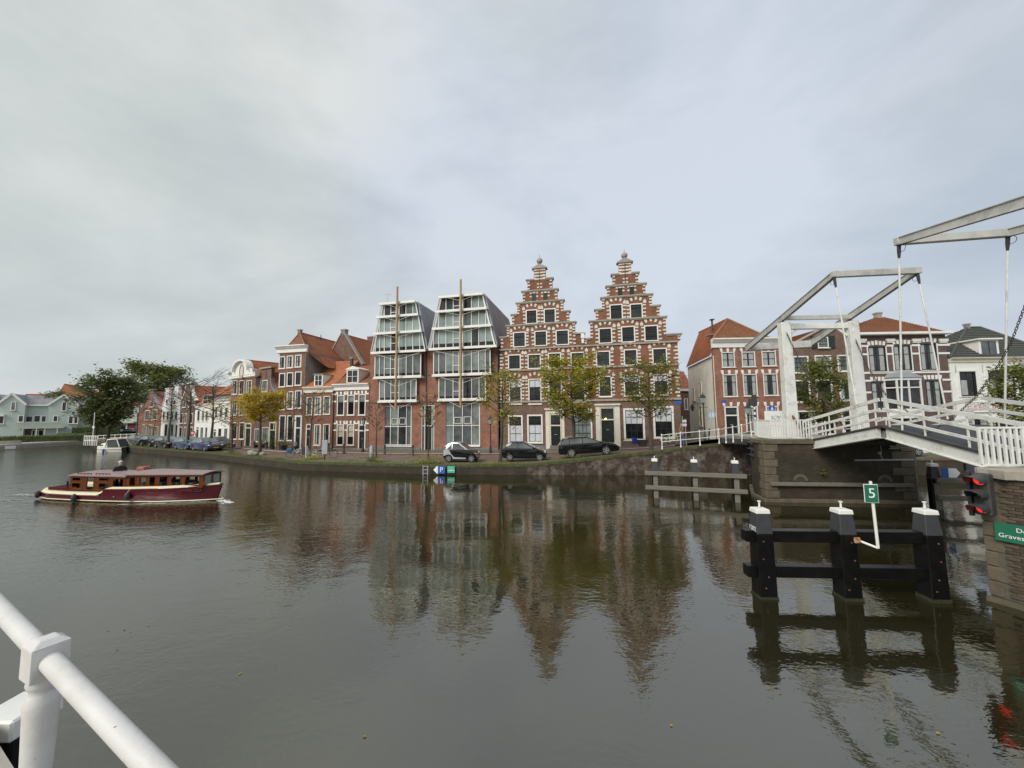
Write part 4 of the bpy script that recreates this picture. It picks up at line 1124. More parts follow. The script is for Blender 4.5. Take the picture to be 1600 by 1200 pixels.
class House:
 def __init__(s, name, label, pa, pb, seg, z0, crop, cat='house', group=None):
  if len(seg) == 2 and isinstance(seg[0], tuple): ya, yb = plan_y(pa, *seg), plan_y(pb, *seg)
  else: ya, yb = seg
  da, db = ray(pa, 650), ray(pb, 650)
  s.A = Vector((da.x / da.y * ya, ya, 0)); s.B = Vector((db.x / db.y * yb, yb, 0))
  s.t = (s.B - s.A).normalized(); s.n = Vector((-s.t.y, s.t.x, 0)); s.L = (s.B - s.A).length
  s.z0 = z0; s.crop = crop; s.holes = []
  s.o = thing(name, label, cat, (s.A.x, s.A.y, z0), math.atan2(s.t.y, s.t.x), group)
 def f(s, cx, cy, yo=0.0, crop=None):
  px, py = (crop or s.crop)(cx, cy)
  p = on_plane(px, py, s.A + s.n * yo, s.n)
  return (p - s.A).dot(s.t), p.z - s.z0
 def z(s, cx, cy, yo=0.0, crop=None): return s.f(cx, cy, yo, crop)[1]
 def x(s, cx, cy, yo=0.0, crop=None): return s.f(cx, cy, yo, crop)[0]
 def r(s, x0, y0, x1, y1, yo=0.0, crop=None):
  mx, my = (x0 + x1) / 2, (y0 + y1) / 2
  return (s.x(x0, my, yo, crop), s.x(x1, my, yo, crop), s.z(mx, y1, yo, crop), s.z(mx, y0, yo, crop))
 def b(s, name, mb, m, **k): return mb.build(name, M[m] if isinstance(m, str) else m, s.o, **k)
 def wall(s, m, z1, x0=None, x1=None, z0=-.6, depth=7.0, name='wall', back=True, y=0.0):
  x0 = 0 if x0 is None else x0; x1 = s.L if x1 is None else x1
  mb = MB()
  mb.grid_wall(x0, x1, z0, z1, s.holes, y)
  if back:
   v = [(x0, y, z0), (x1, y, z0), (x1, y, z1), (x0, y, z1), (x0, depth, z0), (x1, depth, z0), (x1, depth, z1), (x0, depth, z1)]
   mb.add(v, [(0, 3, 7, 4), (1, 5, 6, 2), (4, 7, 6, 5), (3, 2, 6, 7)])
  return s.b(name, mb, m)
 def win(s, r, cols=2, rows=(.5,), fm='white_paint', gm='glass_dark', bm='sash', fw=.10, sill=True, blind=None, split=False, y=0.0, hole=True, bw=.035, curtains=None):
  xl, xr, zb, zt = r
  if hole: s.holes.append(r)
  mb = MB()
  y0, y1 = y - .03, y + .13
  fl = 0 if hole else .11
  if not hole: y0, y1 = y + .05, y + .119; y += .01
  mb.box(xl - .005, xl + fw, y0, y1, zb, zt); mb.box(xr - fw, xr + .005, y0, y1, zb, zt)
  mb.box(xl + fw, xr - fw, y0, y1, zt - fw, zt + .005); mb.box(xl + fw, xr - fw, y0, y1, zb - .005, zb + fw * .8)
  w = s.b('window', mb, fm)
  a, b, c, d = xl + fw, xr - fw, zb + fw * .8, zt - fw
  py = y + .09 - (0 if hole else .01)
  if split:
   zs = [c] + [c + (d - c) * t for t in rows] + [d]
   for i in range(cols):
    for z0_, z1_ in zip(zs, zs[1:]):
     g = gm if isinstance(gm, str) else random.choice(gm)
     MB().box(a + (b - a) * i / cols, a + (b - a) * (i + 1) / cols, py, py + .012, z0_, z1_).build('pane', M[g], w)
  else:
   MB().box(a, b, py, py + .012, c, d).build('pane', M[gm if isinstance(gm, str) else random.choice(gm)], w)
  bars = MB()
  sw = bw * 1.3
  bars.box(a, a + sw, y + .05, py - .002, c, d); bars.box(b - sw, b, y + .05, py - .002, c, d)
  bars.box(a + sw, b - sw, y + .05, py - .002, c, c + sw); bars.box(a + sw, b - sw, y + .05, py - .002, d - sw, d)
  for i in range(1, cols): 
   x = a + (b - a) * i / cols; bars.box(x - bw / 2, x + bw / 2, y + .055, py - .002, c + sw, d - sw)
  for t in rows:
   z = c + (d - c) * t; bars.box(a + sw, b - sw, y + .045, py - .003, z - bw * .7, z + bw * .7)
  bars.build('glazing_bar', M[bm], w)
  if blind:
   t0, t1, m_ = blind
   MB().box(a + sw, b - sw, py - .012, py - .004, c + (d - c) * t0, c + (d - c) * t1).build('blind', M[m_], w)
  if CUR and hole and not blind and curtains is None and random.random() < .5: curtains = random.uniform(.14, .34)
  if curtains:
   for q0_, q1_ in ((0, curtains), (1 - curtains, 1)):
    MB().box(a + sw + (b - a - 2 * sw) * q0_, a + sw + (b - a - 2 * sw) * q1_, py - .012, py - .004, c + sw, d - sw).build('curtain', M['curtain'], w)
  if sill: MB().box(xl - .07, xr + .07, y - .10, y + .10, zb - .085, zb - .006).build('sill', M['stone_white' if sill is True else sill], w)
  return w
 def door(s, r, m='door_green', fm='cream_paint', transom=.28, y=0.0, fw=.12, gm='glass_dark', steps=True):
  xl, xr, zb, zt = r
  s.holes.append(r)
  mb = MB()
  mb.box(xl, xl + fw, y - .03, y + .16, zb, zt); mb.box(xr - fw, xr, y - .03, y + .16, zb, zt); mb.box(xl + fw, xr - fw, y - .03, y + .16, zt - fw, zt)
  zm = zb + (zt - zb) * (1 - transom)
  if transom: mb.box(xl + fw, xr - fw, y - .02, y + .16, zm - .06, zm + .06)
  fr = s.b('door_frame', mb, fm)
  top = zm - .06 if transom else zt - fw
  dl_ = MB(); dl_.box(xl + fw, xr - fw, y + .08, y + .13, zb, top)
  w = xr - xl - 2 * fw
  h = top - zb
  for (u0, u1, v0, v1) in ((.14, .86, .08, .42), (.14, .86, .50, .92)):
   a, b, c, d = xl + fw + w * u0, xl + fw + w * u1, zb + h * v0, zb + h * v1
   dl_.box(a, b, y + .062, y + .08, c, c + .04); dl_.box(a, b, y + .062, y + .08, d - .04, d); dl_.box(a, a + .04, y + .062, y + .08, c + .04, d - .04); dl_.box(b - .04, b, y + .062, y + .08, c + .04, d - .04)
  dd = s.b('door', dl_, m)
  hb = MB(); hb.ball((xr - fw - .1, y + .04, zb + h * .46), .035, 6, 4); hb.build('handle', M['metal_grey'], dd)
  hb = MB(); hb.box((xl + xr) / 2 - .13, (xl + xr) / 2 + .13, y + .055, y + .064, zb + h * .6, zb + h * .6 + .05); hb.build('letter_slot', M['metal_grey'], dd)
  if transom: MB().box(xl + fw, xr - fw, y + .09, y + .1, zm + .06, zt - fw).build('transom_pane', M[gm], fr)
  if steps: s.b('doorstep', MB().box(xl - .1, xr + .1, y - .38, y + .0, -.5, zb - .02), 'plinth', bevel=.015)
  return fr
 def cornice(s, x0, x1, zb, zt, m='white_paint', out=.35, y=0.0, brackets=0):
  h = zt - zb
  mb = MB()
  mb.prism([(0, 0), (-out * .28, h * .05), (-out * .28, h * .5), (-out * .5, h * .58), (-out * .85, h * .82), (-out, h * .86), (-out, h), (.12, h), (.12, 0)], x0, x1)
  mb.v = [(yy, xx + y, zz + zb) for (xx, yy, zz) in mb.v]
  return s.b('cornice', mb, m)
 def chimney(s, x, y, z0, z1, w=.55, d=.55, m='brick_brown', pot=True, parent=None):
  mb = MB(); mb.box(x - w / 2, x + w / 2, y - d / 2, y + d / 2, z0, z1 - .16)
  c = mb.build('chimney', M[m], parent or s.o)
  if parent is None:
   MB().box(x - w / 2 - .06, x + w / 2 + .06, y - d / 2 - .06, y + d / 2 + .06, z1 - .158, z1).build('chimney_cap', M['stone_grey'], c)
   if pot: MB().lathe([(.1, z1), (.085, z1 + .3)], 8, (x, y, 0)).build('chimney_pot', M['tiles_rust'], c)
  return c
 def gable_roof(s, x0, x1, y0, y1, ze, zr, m, along='y', n=18, over=.15, name='roof', xr=None):
  """ridge along the depth (y) or along the facade (x)"""
  mb = MB()
  if along == 'y':
   xm = (x0 + x1) / 2 if xr is None else xr
   mb.roof((x0 - over, y0, ze), (x0 - over, y1, ze), (xm, y1, zr), (xm, y0, zr), n)
   mb.roof((x1 + over, y1, ze), (x1 + over, y0, ze), (xm, y0, zr), (xm, y1, zr), n)
   mb.add([(x0 - over, y0 + .02, ze), (x1 + over, y0 + .02, ze), (xm, y0 + .02, zr), (x0 - over, y1 - .02, ze), (x1 + over, y1 - .02, ze), (xm, y1 - .02, zr)], [(0, 1, 2), (4, 3, 5)])
   o = s.b(name, mb, m)
   rd = MB(); rd.tube([(xm, y0, zr + .03), (xm, y1, zr + .03)], .11, 6); rd.build('ridge_tiles', M[m], o)
  else:
   ym = (y0 + y1) / 2
   mb.roof((x0, y0 - over, ze), (x1, y0 - over, ze), (x1, ym, zr), (x0, ym, zr), n)
   mb.roof((x1, y1 + over, ze), (x0, y1 + over, ze), (x0, ym, zr), (x1, ym, zr), n)
   o = s.b(name, mb, m)
   gw = MB(); 
   for xx in (x0 + .01, x1 - .01): gw.add([(xx, y0, ze - .02), (xx, y1, ze - .02), (xx, ym, zr - .03)], [(0, 1, 2)])
   gw.build('gable_end', M['brick_brown'], o)
   rd = MB(); rd.tube([(x0, ym, zr + .03), (x1, ym, zr + .03)], .11, 6); rd.build('ridge_tiles', M[m], o)
  return o
 def dormer(s, r, depth, y, fm='white_paint', m='tiles_orange', ped=True, cols=2):
  xl, xr, zb, zt = r
  d = s.b('dormer', MB().box(xl, xr, y, y + depth, zb, zt), fm)
  MB().box(xl + .15, xr - .15, y - .012, y - .002, zb + .18, zt - .12).build('dormer_pane', M['glass_dark'], d)
  bars = MB()
  bars.box((xl + xr) / 2 - .03, (xl + xr) / 2 + .03, y - .03, y - .004, zb + .18, zt - .12)
  bars.box(xl + .15, xr - .15, y - .028, y - .006, (zb + zt) / 2, (zb + zt) / 2 + .04)
  bars.build('dormer_bar', M[fm], d)
  if ped:
   xm = (xl + xr) / 2
   p = MB(); p.prism([(xl - .1, zt), (xr + .1, zt), (xr + .1, zt + .08), (xm, zt + .42), (xl - .1, zt + .08)], y - .08, y + depth); p.build('pediment', M[fm], d)
  else:
   MB().box(xl - .1, xr + .1, y - .12, y + depth, zt, zt + .09).build('dormer_roof', M['lead'], d)
  return d
def keystones(h, r, m='stone_white', y=-.025, n3=True):
 xl, xr, zb, zt = r
 w = .11
 for x, dx in ((xl + .02, -.06), ((xl + xr) / 2, 0), (xr - .02, .06)):
  h.b('keystone', MB().prism([(x - w * .8, zt + .03), (x + w * .8, zt + .03), (x + dx + w * 1.3, zt + .42), (x + dx - w * 1.3, zt + .42)], y, .02), m)
# ---------------------------------------------------------------- twin stepped gables
h = House('step_gable_building', 'tall red brick building with two stepped gables and white stone blocks', 782, 1064, (40.9, 37.0), .9, K4, 'building')
blocks = MB()
def blk(x0, x1, z0, z1, y=-.035): blocks.box(x0, x1, y, .01, z0, z1)
def jambs(r, zlo=None, pitch=.36, hb=.15, wl=.30, arch=True, left=True, right=True):
 xl, xr, zb, zt = r
 n = max(2, round((zt - zb) / pitch))
 for i in range(n):
  z = zb + (zt - zb) * (i + .5) / n - hb / 2
  w = wl * random.uniform(.85, 1.1)
  if left: blk(xl - w - .02, xl - .02, z, z + hb)
  if right: blk(xr + .02, xr + w + .02, z, z + hb)
 if arch:
  for s_, ok in ((xl - .22, left), (xr + .22, right)):
   if ok: blocks.prism([(s_ - .15, zt + .0), (s_ + .15, zt + .0), (s_ + .16, zt + .2), (s_, zt + .42), (s_ - .16, zt + .2)], -.04, .01)
  xm, w = (xl + xr) / 2, (xr - xl)
  for t, a in ((-.30, -.35), (0, 0), (.30, .35)):
   cx, cz = xm + t * w * 1.05, zt + .40 - abs(t) * .35
   ca, sa = math.cos(a), math.sin(a)
   q = [(-.09, -.02), (.09, -.02), (.12, .30), (-.12, .30)]
   blocks.prism([(cx + u * ca + v * sa, cz - u * sa + v * ca) for u, v in q], -.04, .01)
DK = ['glass_dark', 'glass_black', 'glass_dark']
rowA = [(172, 346, 232, 420), (266, 340, 328, 416), (609, 318, 677, 398), (714, 314, 781, 391)]
rowB = [(106, 462, 172, 541), (217, 456, 283, 535), (328, 451, 397, 530), (551, 441, 622, 522), (669, 432, 741, 516), (789, 427, 862, 510)]
rowC = [(80, 580, 146, 658), (182, 577, 250, 654), (288, 570, 356, 650), (406, 567, 478, 645), (538, 561, 612, 643), (683, 552, 754, 636), (831, 546, 908, 630)]
rowD = [(85, 710, 150, 838), (186, 706, 253, 838), (290, 704, 360, 832), (410, 700, 482, 826), (552, 692, 620, 800), (683, 687, 767, 795), (838, 682, 915, 790)]
for i, w in enumerate(rowA + rowB + rowC):
 r = h.r(*w)
 shut = (i == 5)
 wo = h.win(r, 3, (.48,), gm='door_green' if shut else random.choice(DK), split=False, sill=False)
 if not shut and i in (6, 15, 16): pass
 # fine leaded bars
 g = MB(); a, b, c, d = r[0] + .14, r[1] - .14, r[2] + .13, r[3] - .14
 if not shut:
  for k in range(1, 6): g.box(a + (b - a) * k / 6 - .008, a + (b - a) * k / 6 + .008, .078, .088, c, d)
  for k in range(1, 6): g.box(a, b, .0785, .0885, c + (d - c) * k / 6 - .008, c + (d - c) * k / 6 + .008)
  g.build('lead_bars', M['sash'], wo)
 jambs(r)
for i, w in enumerate(rowD):
 r = h.r(*w)
 h.win(r, 2 if i < 4 else 3, (.36, .68), gm='glass_dark', sill='stone_white', blind=((.68, .98, 'blind_white') if i in (0, 1, 5, 6) else None))
 jambs(r, pitch=.36)
dark = [(204, 262, 226, 303), (263, 260, 286, 300), (652, 234, 675, 275), (713, 228, 736, 272)]
for w in dark:
 r = h.r(*w)
 h.holes.append(r)
 h.b('hatch', MB().box(r[0], r[1], .05, .08, r[2], r[3]), 'door_green')
 for z in (r[2] - .1, r[2] + .45, r[3] - .02):
  blk(r[0] - .22, r[0] - .01, z, z + .16); blk(r[1] + .01, r[1] + .22, z, z + .16)
 blk((r[0] + r[1]) / 2 - .16, (r[0] + r[1]) / 2 + .16, r[3] + .01, r[3] + .18)
# ground floor
gw = [(80, 897, 156, 1040), (180, 893, 260, 1040)]
for w in gw: h.win(h.r(*w), 2, (.32, .66), gm='glass_black', blind=(.02, .655, 'blind_white'), fw=.15, split=True)
h.win(h.r(418, 862, 518, 1036), 4, (.25, .52, .76), gm='glass_shade', fw=.16, split=True, blind=None)
for w in ((682, 860, 792, 1027), (836, 848, 944, 1016)):
 h.win(h.r(*w), 3, (.27, .52, .76), gm='glass_black', blind=(.525, .985, 'blind_white'), fw=.18, split=True)
h.door(h.r(298, 890, 358, 1066), transom=.34, fw=.1)
h.door(h.r(563, 858, 635, 1050), transom=.32, fw=.06)
# tall white door surrounds
for (x0, x1, yt, yb, d0, d1) in ((276, 374, 868, 1075, 297, 359), (537, 664, 845, 1058, 562, 636)):
 r = h.r(x0, yt, x1, yb); a = h.x(d0, 960); b = h.x(d1, 960); zt = h.z((x0 + x1) / 2, 888 if x0 < 400 else 857)
 mb = MB()
 mb.box(r[0], a - .002, -.07, .02, r[2], r[3]); mb.box(b + .002, r[1], -.07, .02, r[2], r[3]); mb.box(a, b, -.069, .02, zt + .01, r[3])
 mb.box(r[0] - .08, r[1] + .08, -.25, .02, r[3] + .002, r[3] + .16)
 mb.box(r[0] - .03, a + .02, -.11, .0, r[2] + .002, r[2] + .5) if x0 > 400 else None
 mb.box(b - .02, r[1] + .03, -.11, .0, r[2] + .002, r[2] + .5) if x0 > 400 else None
 h.b('door_surround', mb, 'cream_paint')
p = h.f(588, 915); h.b('door_lamp', MB().ball((p[0], -.1, p[1]), .09, 8, 6), 'lamp_warm')
zs1 = h.z(490, 819); zs2 = h.z(490, 648); zs3 = h.z(490, 527)
# walls: ground floor, upper floors, gables
h.wall('brick_brown', zs1, depth=12, name='ground_floor_wall')
mb = MB(); mb.grid_wall(0, h.L, zs1, zs3, h.holes)
mb.add([(0, 0, zs1), (0, 12, zs1), (0, 12, zs3), (0, 0, zs3), (h.L, 0, zs1), (h.L, 12, zs1), (h.L, 12, zs3), (h.L, 0, zs3)], [(0, 3, 2, 1), (4, 5, 6, 7), (1, 2, 6, 5), (3, 7, 6, 2)])
h.b('upper_wall', mb, 'brick_orange')
caps, finials = MB(), []
def gable(crop, levels, pedy, bally, spiky, wcap):
 """levels: (x left, x right, y of the cap at the middle) from bottom to top in crop pixels"""
 zprev = zs3
 mb = MB()
 for i, (xl, xr, yt) in enumerate(levels):
  xm = (xl + xr) / 2
  zt = h.z(xm, yt, 0, crop); a, b = h.x(xl, yt + 60, 0, crop), h.x(xr, yt + 60, 0, crop)
  mb.grid_wall(a, b, zprev, zt, h.holes)
  mb.add([(a, 0, zprev), (a, .5, zprev), (a, .5, zt), (a, 0, zt), (b, 0, zprev), (b, .5, zprev), (b, .5, zt), (b, 0, zt)], [(0, 3, 2, 1), (4, 5, 6, 7), (1, 2, 6, 5), (3, 7, 6, 2)])
  if i < len(levels) - 1:
   nx = levels[i + 1]; na, nb_ = h.x(nx[0], nx[2] + 60, 0, crop), h.x(nx[1], nx[2] + 60, 0, crop)
   for u0, u1 in (((a - .16, b + .16),) if i in (1, 3, 4) else ((a - .16, na - .002), (nb_ + .002, b + .16))):
    caps.box(u0, u1, -.14, .56, zt, zt + .13)
    caps.box(max(u0, a - .1), min(u1, b + .1), -.08, .52, zt - .09, zt - .001)
  # edge quoins
  n = max(2, round((zt - zprev) / .34))
  for k in range(n):
   z = zprev + (zt - zprev) * (k + .3) / n
   w = .3 if k % 2 else .24
   if i < len(levels) - 1 or True:
    blk(a - .012, a + w, z, z + .15); blk(b - w, b + .012, z, z + .15)
  if i == len(levels) - 1:
   for z in (zt - .18, zt - .52, zt - .86, zt - 1.2): blk(a + .02, b - .02, z, z + .15, -.03)
  zprev = zt + (.13 if i in (1, 3, 4) else 0)
  last = (a, b, zt)
 h.b('gable_wall', mb, 'brick_orange')
 a, b, zt = last
 xm = (a + b) / 2
 zp = h.z((levels[-1][0] + levels[-1][1]) / 2, pedy, 0, crop)
 f = MB(); f.prism([(a - .2, zt + .0), (b + .2, zt + .0), (b + .2, zt + .08), (xm, zp), (a - .2, zt + .08)], -.16, .6)
 pe = h.b('pediment', f, 'stone_grey')
 zb_ = h.z((levels[-1][0] + levels[-1][1]) / 2, bally, 0, crop)
 f = MB(); f.lathe([(.16, zp - .08), (.12, zp + .05), (.10, zp + .18), (.2, zp + .24)], 10, (xm, .2, 0)); f.ball((xm, .2, zb_), .33, 12, 8)
 f.build('finial_ball', M['stone_grey'], pe, smooth=True)
 zk = h.z((levels[-1][0] + levels[-1][1]) / 2, spiky, 0, crop)
 f = MB(); f.tube([(xm, .2, zb_ + .3), (xm, .2, zk)], .02, 5); f.build('finial_spike', M['iron'], pe)
 # anchor and centre stones
 f = MB(); f.box(xm - .03, xm + .03, -.05, .0, zt - 1.6, zt - .1); h.b('wall_anchor', f, 'iron')
 for k in range(3):
  z = zt - 1.75 - k * .36; blk(xm - .26, xm - .06, z, z + .15); blk(xm + .06, xm + .26, z, z + .15)
gable(K4a, [(20, 895, 1085), (90, 890, 952), (150, 820, 822), (210, 750, 690), (275, 680, 558), (330, 620, 427), (405, 540, 298)], 243, 200, 125, .2)
gable(K4b, [(22, 1152, 1098), (90, 980, 895), (155, 905, 762), (228, 815, 625), (288, 740, 494), (352, 655, 362), (425, 572, 228)], 172, 135, 62, .2)
# valley between the gables
a, b = h.x(895, 1100, 0, K4a), h.x(22, 1100, 0, K4b)
zt = h.z(985, 1063, 0, K4a)
mb = MB(); mb.box(a, b, 0, .5, zs3, zt); h.b('valley_wall', mb, 'brick_orange')
caps.box(a - .1, b + .1, -.14, .56, zt + .002, zt + .14)
v = h.f(980, 1120, 0, K4a)
f = MB(); f.box(v[0] - .13, v[0] + .13, -.2, -.0, zs3 + .1, v[1]); f.box(v[0] - .19, v[0] + .19, -.26, .02, v[1], v[1] + .5); h.b('rain_hopper', f, 'white_paint', bevel=.03)
# string courses
for z, o_, m_ in ((zs1, .14, .2), (zs2 - .02, .12, .16), (zs3 - .16, .14, .16)): caps.box(-.05, h.L + .08, -o_, -.001, z - m_ / 2, z + m_ / 2)
h.b('stone_ledge', caps, 'stone_grey')
# corner quoins on both edges
for z0_, z1_ in ((zs1 + .2, zs2 - .2), (zs2 + .2, zs3 - .3)):
 n = round((z1_ - z0_) / .36)
 for k in range(n):
  z = z0_ + k * .36; w = .42 if k % 2 else .28
  blk(h.L - w, h.L + .02, z, z + .16); blk(-.02, w, z, z + .16)
h.b('stone_blocks', blocks, 'stone_white', kind='stuff')
h.b('plinth', MB().box(-.02, h.L + .02, -.05, -.001, -.6, .35), 'plinth')
for (c0_, c1_, zr_) in ((20, 895, 0), (0, 0, 1)):
 if zr_ == 0: a, b, zr_ = h.x(30, 900, 0, K4a), h.x(900, 900, 0, K4a), h.z(477, 440, 0, K4a)
 else: a, b, zr_ = h.x(30, 900, 0, K4b), h.x(1060, 900, 0, K4b), h.z(505, 380, 0, K4b)
 h.gable_roof(a + .15, b - .15, .5, 12, zs3 - .1, zr_, 'tiles_rust', 'y', 22, 0)
# street sign and bollards of the corner
r = h.r(944, 822, 982, 838)
h.b('street_name_plate', MB().box(r[0], r[1], -.04, -.01, r[2], r[3]), 'sign_blue')
# wrought iron fence in front of the right windows
fx0, fx1 = h.x(664, 1035), h.x(985, 1020)
f = MB()
zf = h.z(820, 1030); n = 34
for k in range(n + 1):
 x = fx0 + (fx1 - fx0) * k / n
 f.box(x - .012, x + .012, -1.02, -.996, .1, 1.15)
f.box(fx0, fx1, -1.025, -.99, 1.0, 1.03); f.box(fx0, fx1, -1.024, -.991, .22, .25)
fo_ = f.build('iron_fence', M['iron'], None, loc=h.o.location, rotz=h.o.rotation_euler.z)
tag(fo_, 'low black iron fence in front of the stepped gable windows', 'fence')
# ---------------------------------------------------------------- glass and brick offices with masts
h = House('office_building', 'modern brick office building with two tapered glass gables, white ledges and wooden masts', 577, 777.5, (44.4, 41.0), .55, K3, 'building')
GL = {'d': ['glass_mid', 'glass_dark', 'glass_mid', 'glass_shade'], 'm': ['glass_mid', 'glass_shade', 'glass_shade'], 'p': ['glass_pale', 'glass_shade', 'glass_pale', 'glass_mid'], 'P': ['glass_pale']}
def band(xs, y0, y1, yo, gl, rows=(), edge=None, name='window_band', deep=.12, fw=.07, spandrel=0):
 """a strip of glazing: mullions at the crop columns xs, each pane its own piece; edge = ((xl,yl0..)) slanted sides"""
 xm = (xs[0] + xs[-1]) / 2
 zb, zt = h.z(xm, y1, yo), h.z(xm, y0, yo)
 X = [h.x(x, (y0 + y1) / 2, yo) for x in xs]
 def lim(z):
  if edge is None: return X[0], X[-1]
  (bl0, bl1), (br0, br1) = edge           # left bottom/top, right bottom/top in local x
  t = (z - zb) / (zt - zb)
  return bl0 + (bl1 - bl0) * t, br0 + (br1 - br0) * t
 fr = MB()
 zs = [zb] + [zb + (zt - zb) * t for t in rows] + [zt]
 for z in zs[1:-1]:
  a, b = lim(z); fr.box(a, b, yo - .03, yo + .08, z - fw / 2, z + fw / 2)
 a, b = lim(zb); fr.box(a, b, yo - .03, yo + .08, zb, zb + fw)
 a, b = lim(zt); fr.box(a, b, yo - .03, yo + .08, zt - fw, zt)
 for x in X[1:-1]:
  # clip the mullion to the taper
  z1_ = zt
  if edge is not None:
   for k in range(21):
    z = zb + (zt - zb) * k / 20; a, b = lim(z)
    if not (a <= x <= b): z1_ = z; break
  if z1_ > zb + .2: fr.box(x - fw / 2, x + fw / 2, yo - .04, yo + .085, zb, z1_)
 if spandrel:
  nn_ = len(X) // 2
  for k_ in (nn_ - 1, nn_): fr.box(X[k_ - 1] + .036, X[k_] - .036, yo - .03, yo + .08, zb + (zt - zb) * .36, zb + (zt - zb) * .36 + .06)
 for s_ in (0, 1):
  p0, p1 = lim(zb)[s_], lim(zt)[s_]
  fr.bar((p0, yo + .02, zb), (p1, yo + .02, zt), .12, .10, up=(1, 0, 0))
 o = h.b(name, fr, 'white_paint')
 for i in range(len(X) - 1):
  for z0_, z1_ in zip(zs, zs[1:]):
   pts = []
   lo0, hi0 = lim(z0_); lo1, hi1 = lim(z1_)
   a0, a1 = max(X[i], lo0) if i or edge else lo0, max(X[i], lo1) if i or edge else lo1
   b0, b1 = min(X[i + 1], hi0), min(X[i + 1], hi1)
   if edge is not None and i == 0: a0, a1 = lo0, lo1
   if edge is not None and i == len(X) - 2: b0, b1 = hi0, hi1
   if a1 > b1: a1 = b1 = min(max(a1, lo1), hi1)
   if b0 - a0 < .03: continue
   g = random.choice(GL[gl] if isinstance(gl, str) else gl[i % len(gl)])
   y_ = yo + .04 + random.uniform(-.006, .006)
   zz0 = z0_
   if spandrel and z0_ == zb:
    zz0 = z0_ + spandrel
    MB().add([(a0, y_ + .003, z0_), (b0, y_ - .003, z0_), (b0, y_, zz0), (a0, y_, zz0)], [(0, 1, 2, 3)]).build('spandrel_pane', M['glass_black'], o)
   MB().add([(a0, y_ + .003, zz0), (b0, y_ - .003, zz0), (b1, y_ + .002, z1_), (a1, y_, z1_)], [(0, 1, 2, 3)]).build('pane', M[g], o)
 return o
def hole3(x0, y0, x1, y1): h.holes.append(h.r(x0, y0, x1, y1))
for (x0, y0, x1, y1) in ((157, 787, 321, 1030), (527, 772, 735, 1032)): hole3(x0, y0, x1, y1)
hole3(382, 785, 458, 1066)
band([158, 195, 241, 291, 320], 789, 1028, .10, 'd', (.47,), name='window_band')
band([528, 575, 630, 685, 733], 774, 1030, .10, [['glass_shade'], ['glass_mid'], ['glass_mid'], ['glass_shade']], (.47,), name='window_band')
for x0, x1 in ((160, 320), (530, 732)):
 r = h.r(x0, 1000, x1, 1030); MB().box(r[0] - .1, r[1] + .1, -.12, .1, r[2] - .12, r[2] - .01).build('window_ledge', M['white_paint'], h.o)
# small tilting vents in the first floor windows
for x0, x1, y0, y1 in ((203, 237, 865, 903), (249, 286, 862, 903), (578, 624, 858, 900), (638, 682, 855, 900)):
 r = h.r(x0, y0, x1, y1, .08)
 f = MB(); f.box(r[0], r[1], .03, .08, r[2], r[2] + .06); f.box(r[0], r[1], .03, .08, r[3] - .06, r[3]); f.box(r[0], r[0] + .06, .03, .08, r[2], r[3]); f.box(r[1] - .06, r[1], .03, .08, r[2], r[3])
 h.b('vent_window', f, 'white_paint')
# bays stepping out
B3, B4 = -.35, -.65
for xs, y0, y1, yo, gl in (([129, 160, 197, 222, 246, 288, 318, 350], 632, 757, B3, 'd'), ([487, 525, 573, 610, 632, 685, 730, 769], 621, 748, B3, 'd'),
                           ([101, 128, 158, 195, 222, 245, 290, 330, 377], 482, 612, B4, 'm'), ([456, 487, 530, 573, 608, 632, 685, 728, 768, 797], 458, 596, B4, 'm')):
 band(xs, y0, y1, yo, gl, spandrel=.35)
 r = h.r(xs[0], y0, xs[-1], y1, yo)
 f = MB(); f.box(r[0], r[1], yo + .12, .1, r[2], r[3]); h.b('bay_body', f, 'bridge_dark')
 f = MB(); f.box(r[0] - .16, r[1] + .16, yo - .18, .06, r[2] - .24, r[2] - .01); h.b('ledge', f, 'white_paint', bevel=.01)
# door
r = h.r(400, 915, 447, 1066); h.b('door', MB().box(r[0], r[1], .06, .1, r[2], r[3]), 'dark_paint')
band([383, 402, 446, 458], 787, 1064, .05, [['glass_mid'], ['glass_black'], ['glass_mid']], (.55,), name='door_screen')
# brick body
zw = h.z(450, 452)
h.wall('brick_red', zw, depth=14)
h.b('plinth', MB().box(-.03, h.r(380, 1030, 460, 1066)[0] - .05, -.06, -.001, -.6, h.z(240, 1040)), 'plinth')
h.b('plinth', MB().box(h.r(380, 1030, 460, 1066)[1] + .05, h.L + .03, -.06, -.001, -.6, h.z(630, 1042)), 'plinth')
f = MB()
for x in (412,):
 xx = h.x(x, 600); f.box(xx - .05, xx + .05, -.08, .0, 0, zw)
h.b('rain_pipe', f, 'bridge_dark')
f = MB(); f.box(h.L + .02, h.L + .14, -.1, .05, 0, zw); h.b('rain_pipe', f, 'bridge_dark')
zm1 = h.z(430, 605); zm2 = h.z(440, 765)
for zz, rng in ((zm1, ((66, 102), (378, 455), (798, 840))), (zm2, ((66, 128), (352, 487), (770, 843)))):
 for a, b in rng: h.b('brick_ledge', MB().box(h.x(a, 600), h.x(b, 600), -.06, -.001, zz - .07, zz + .07), 'stone_brown')
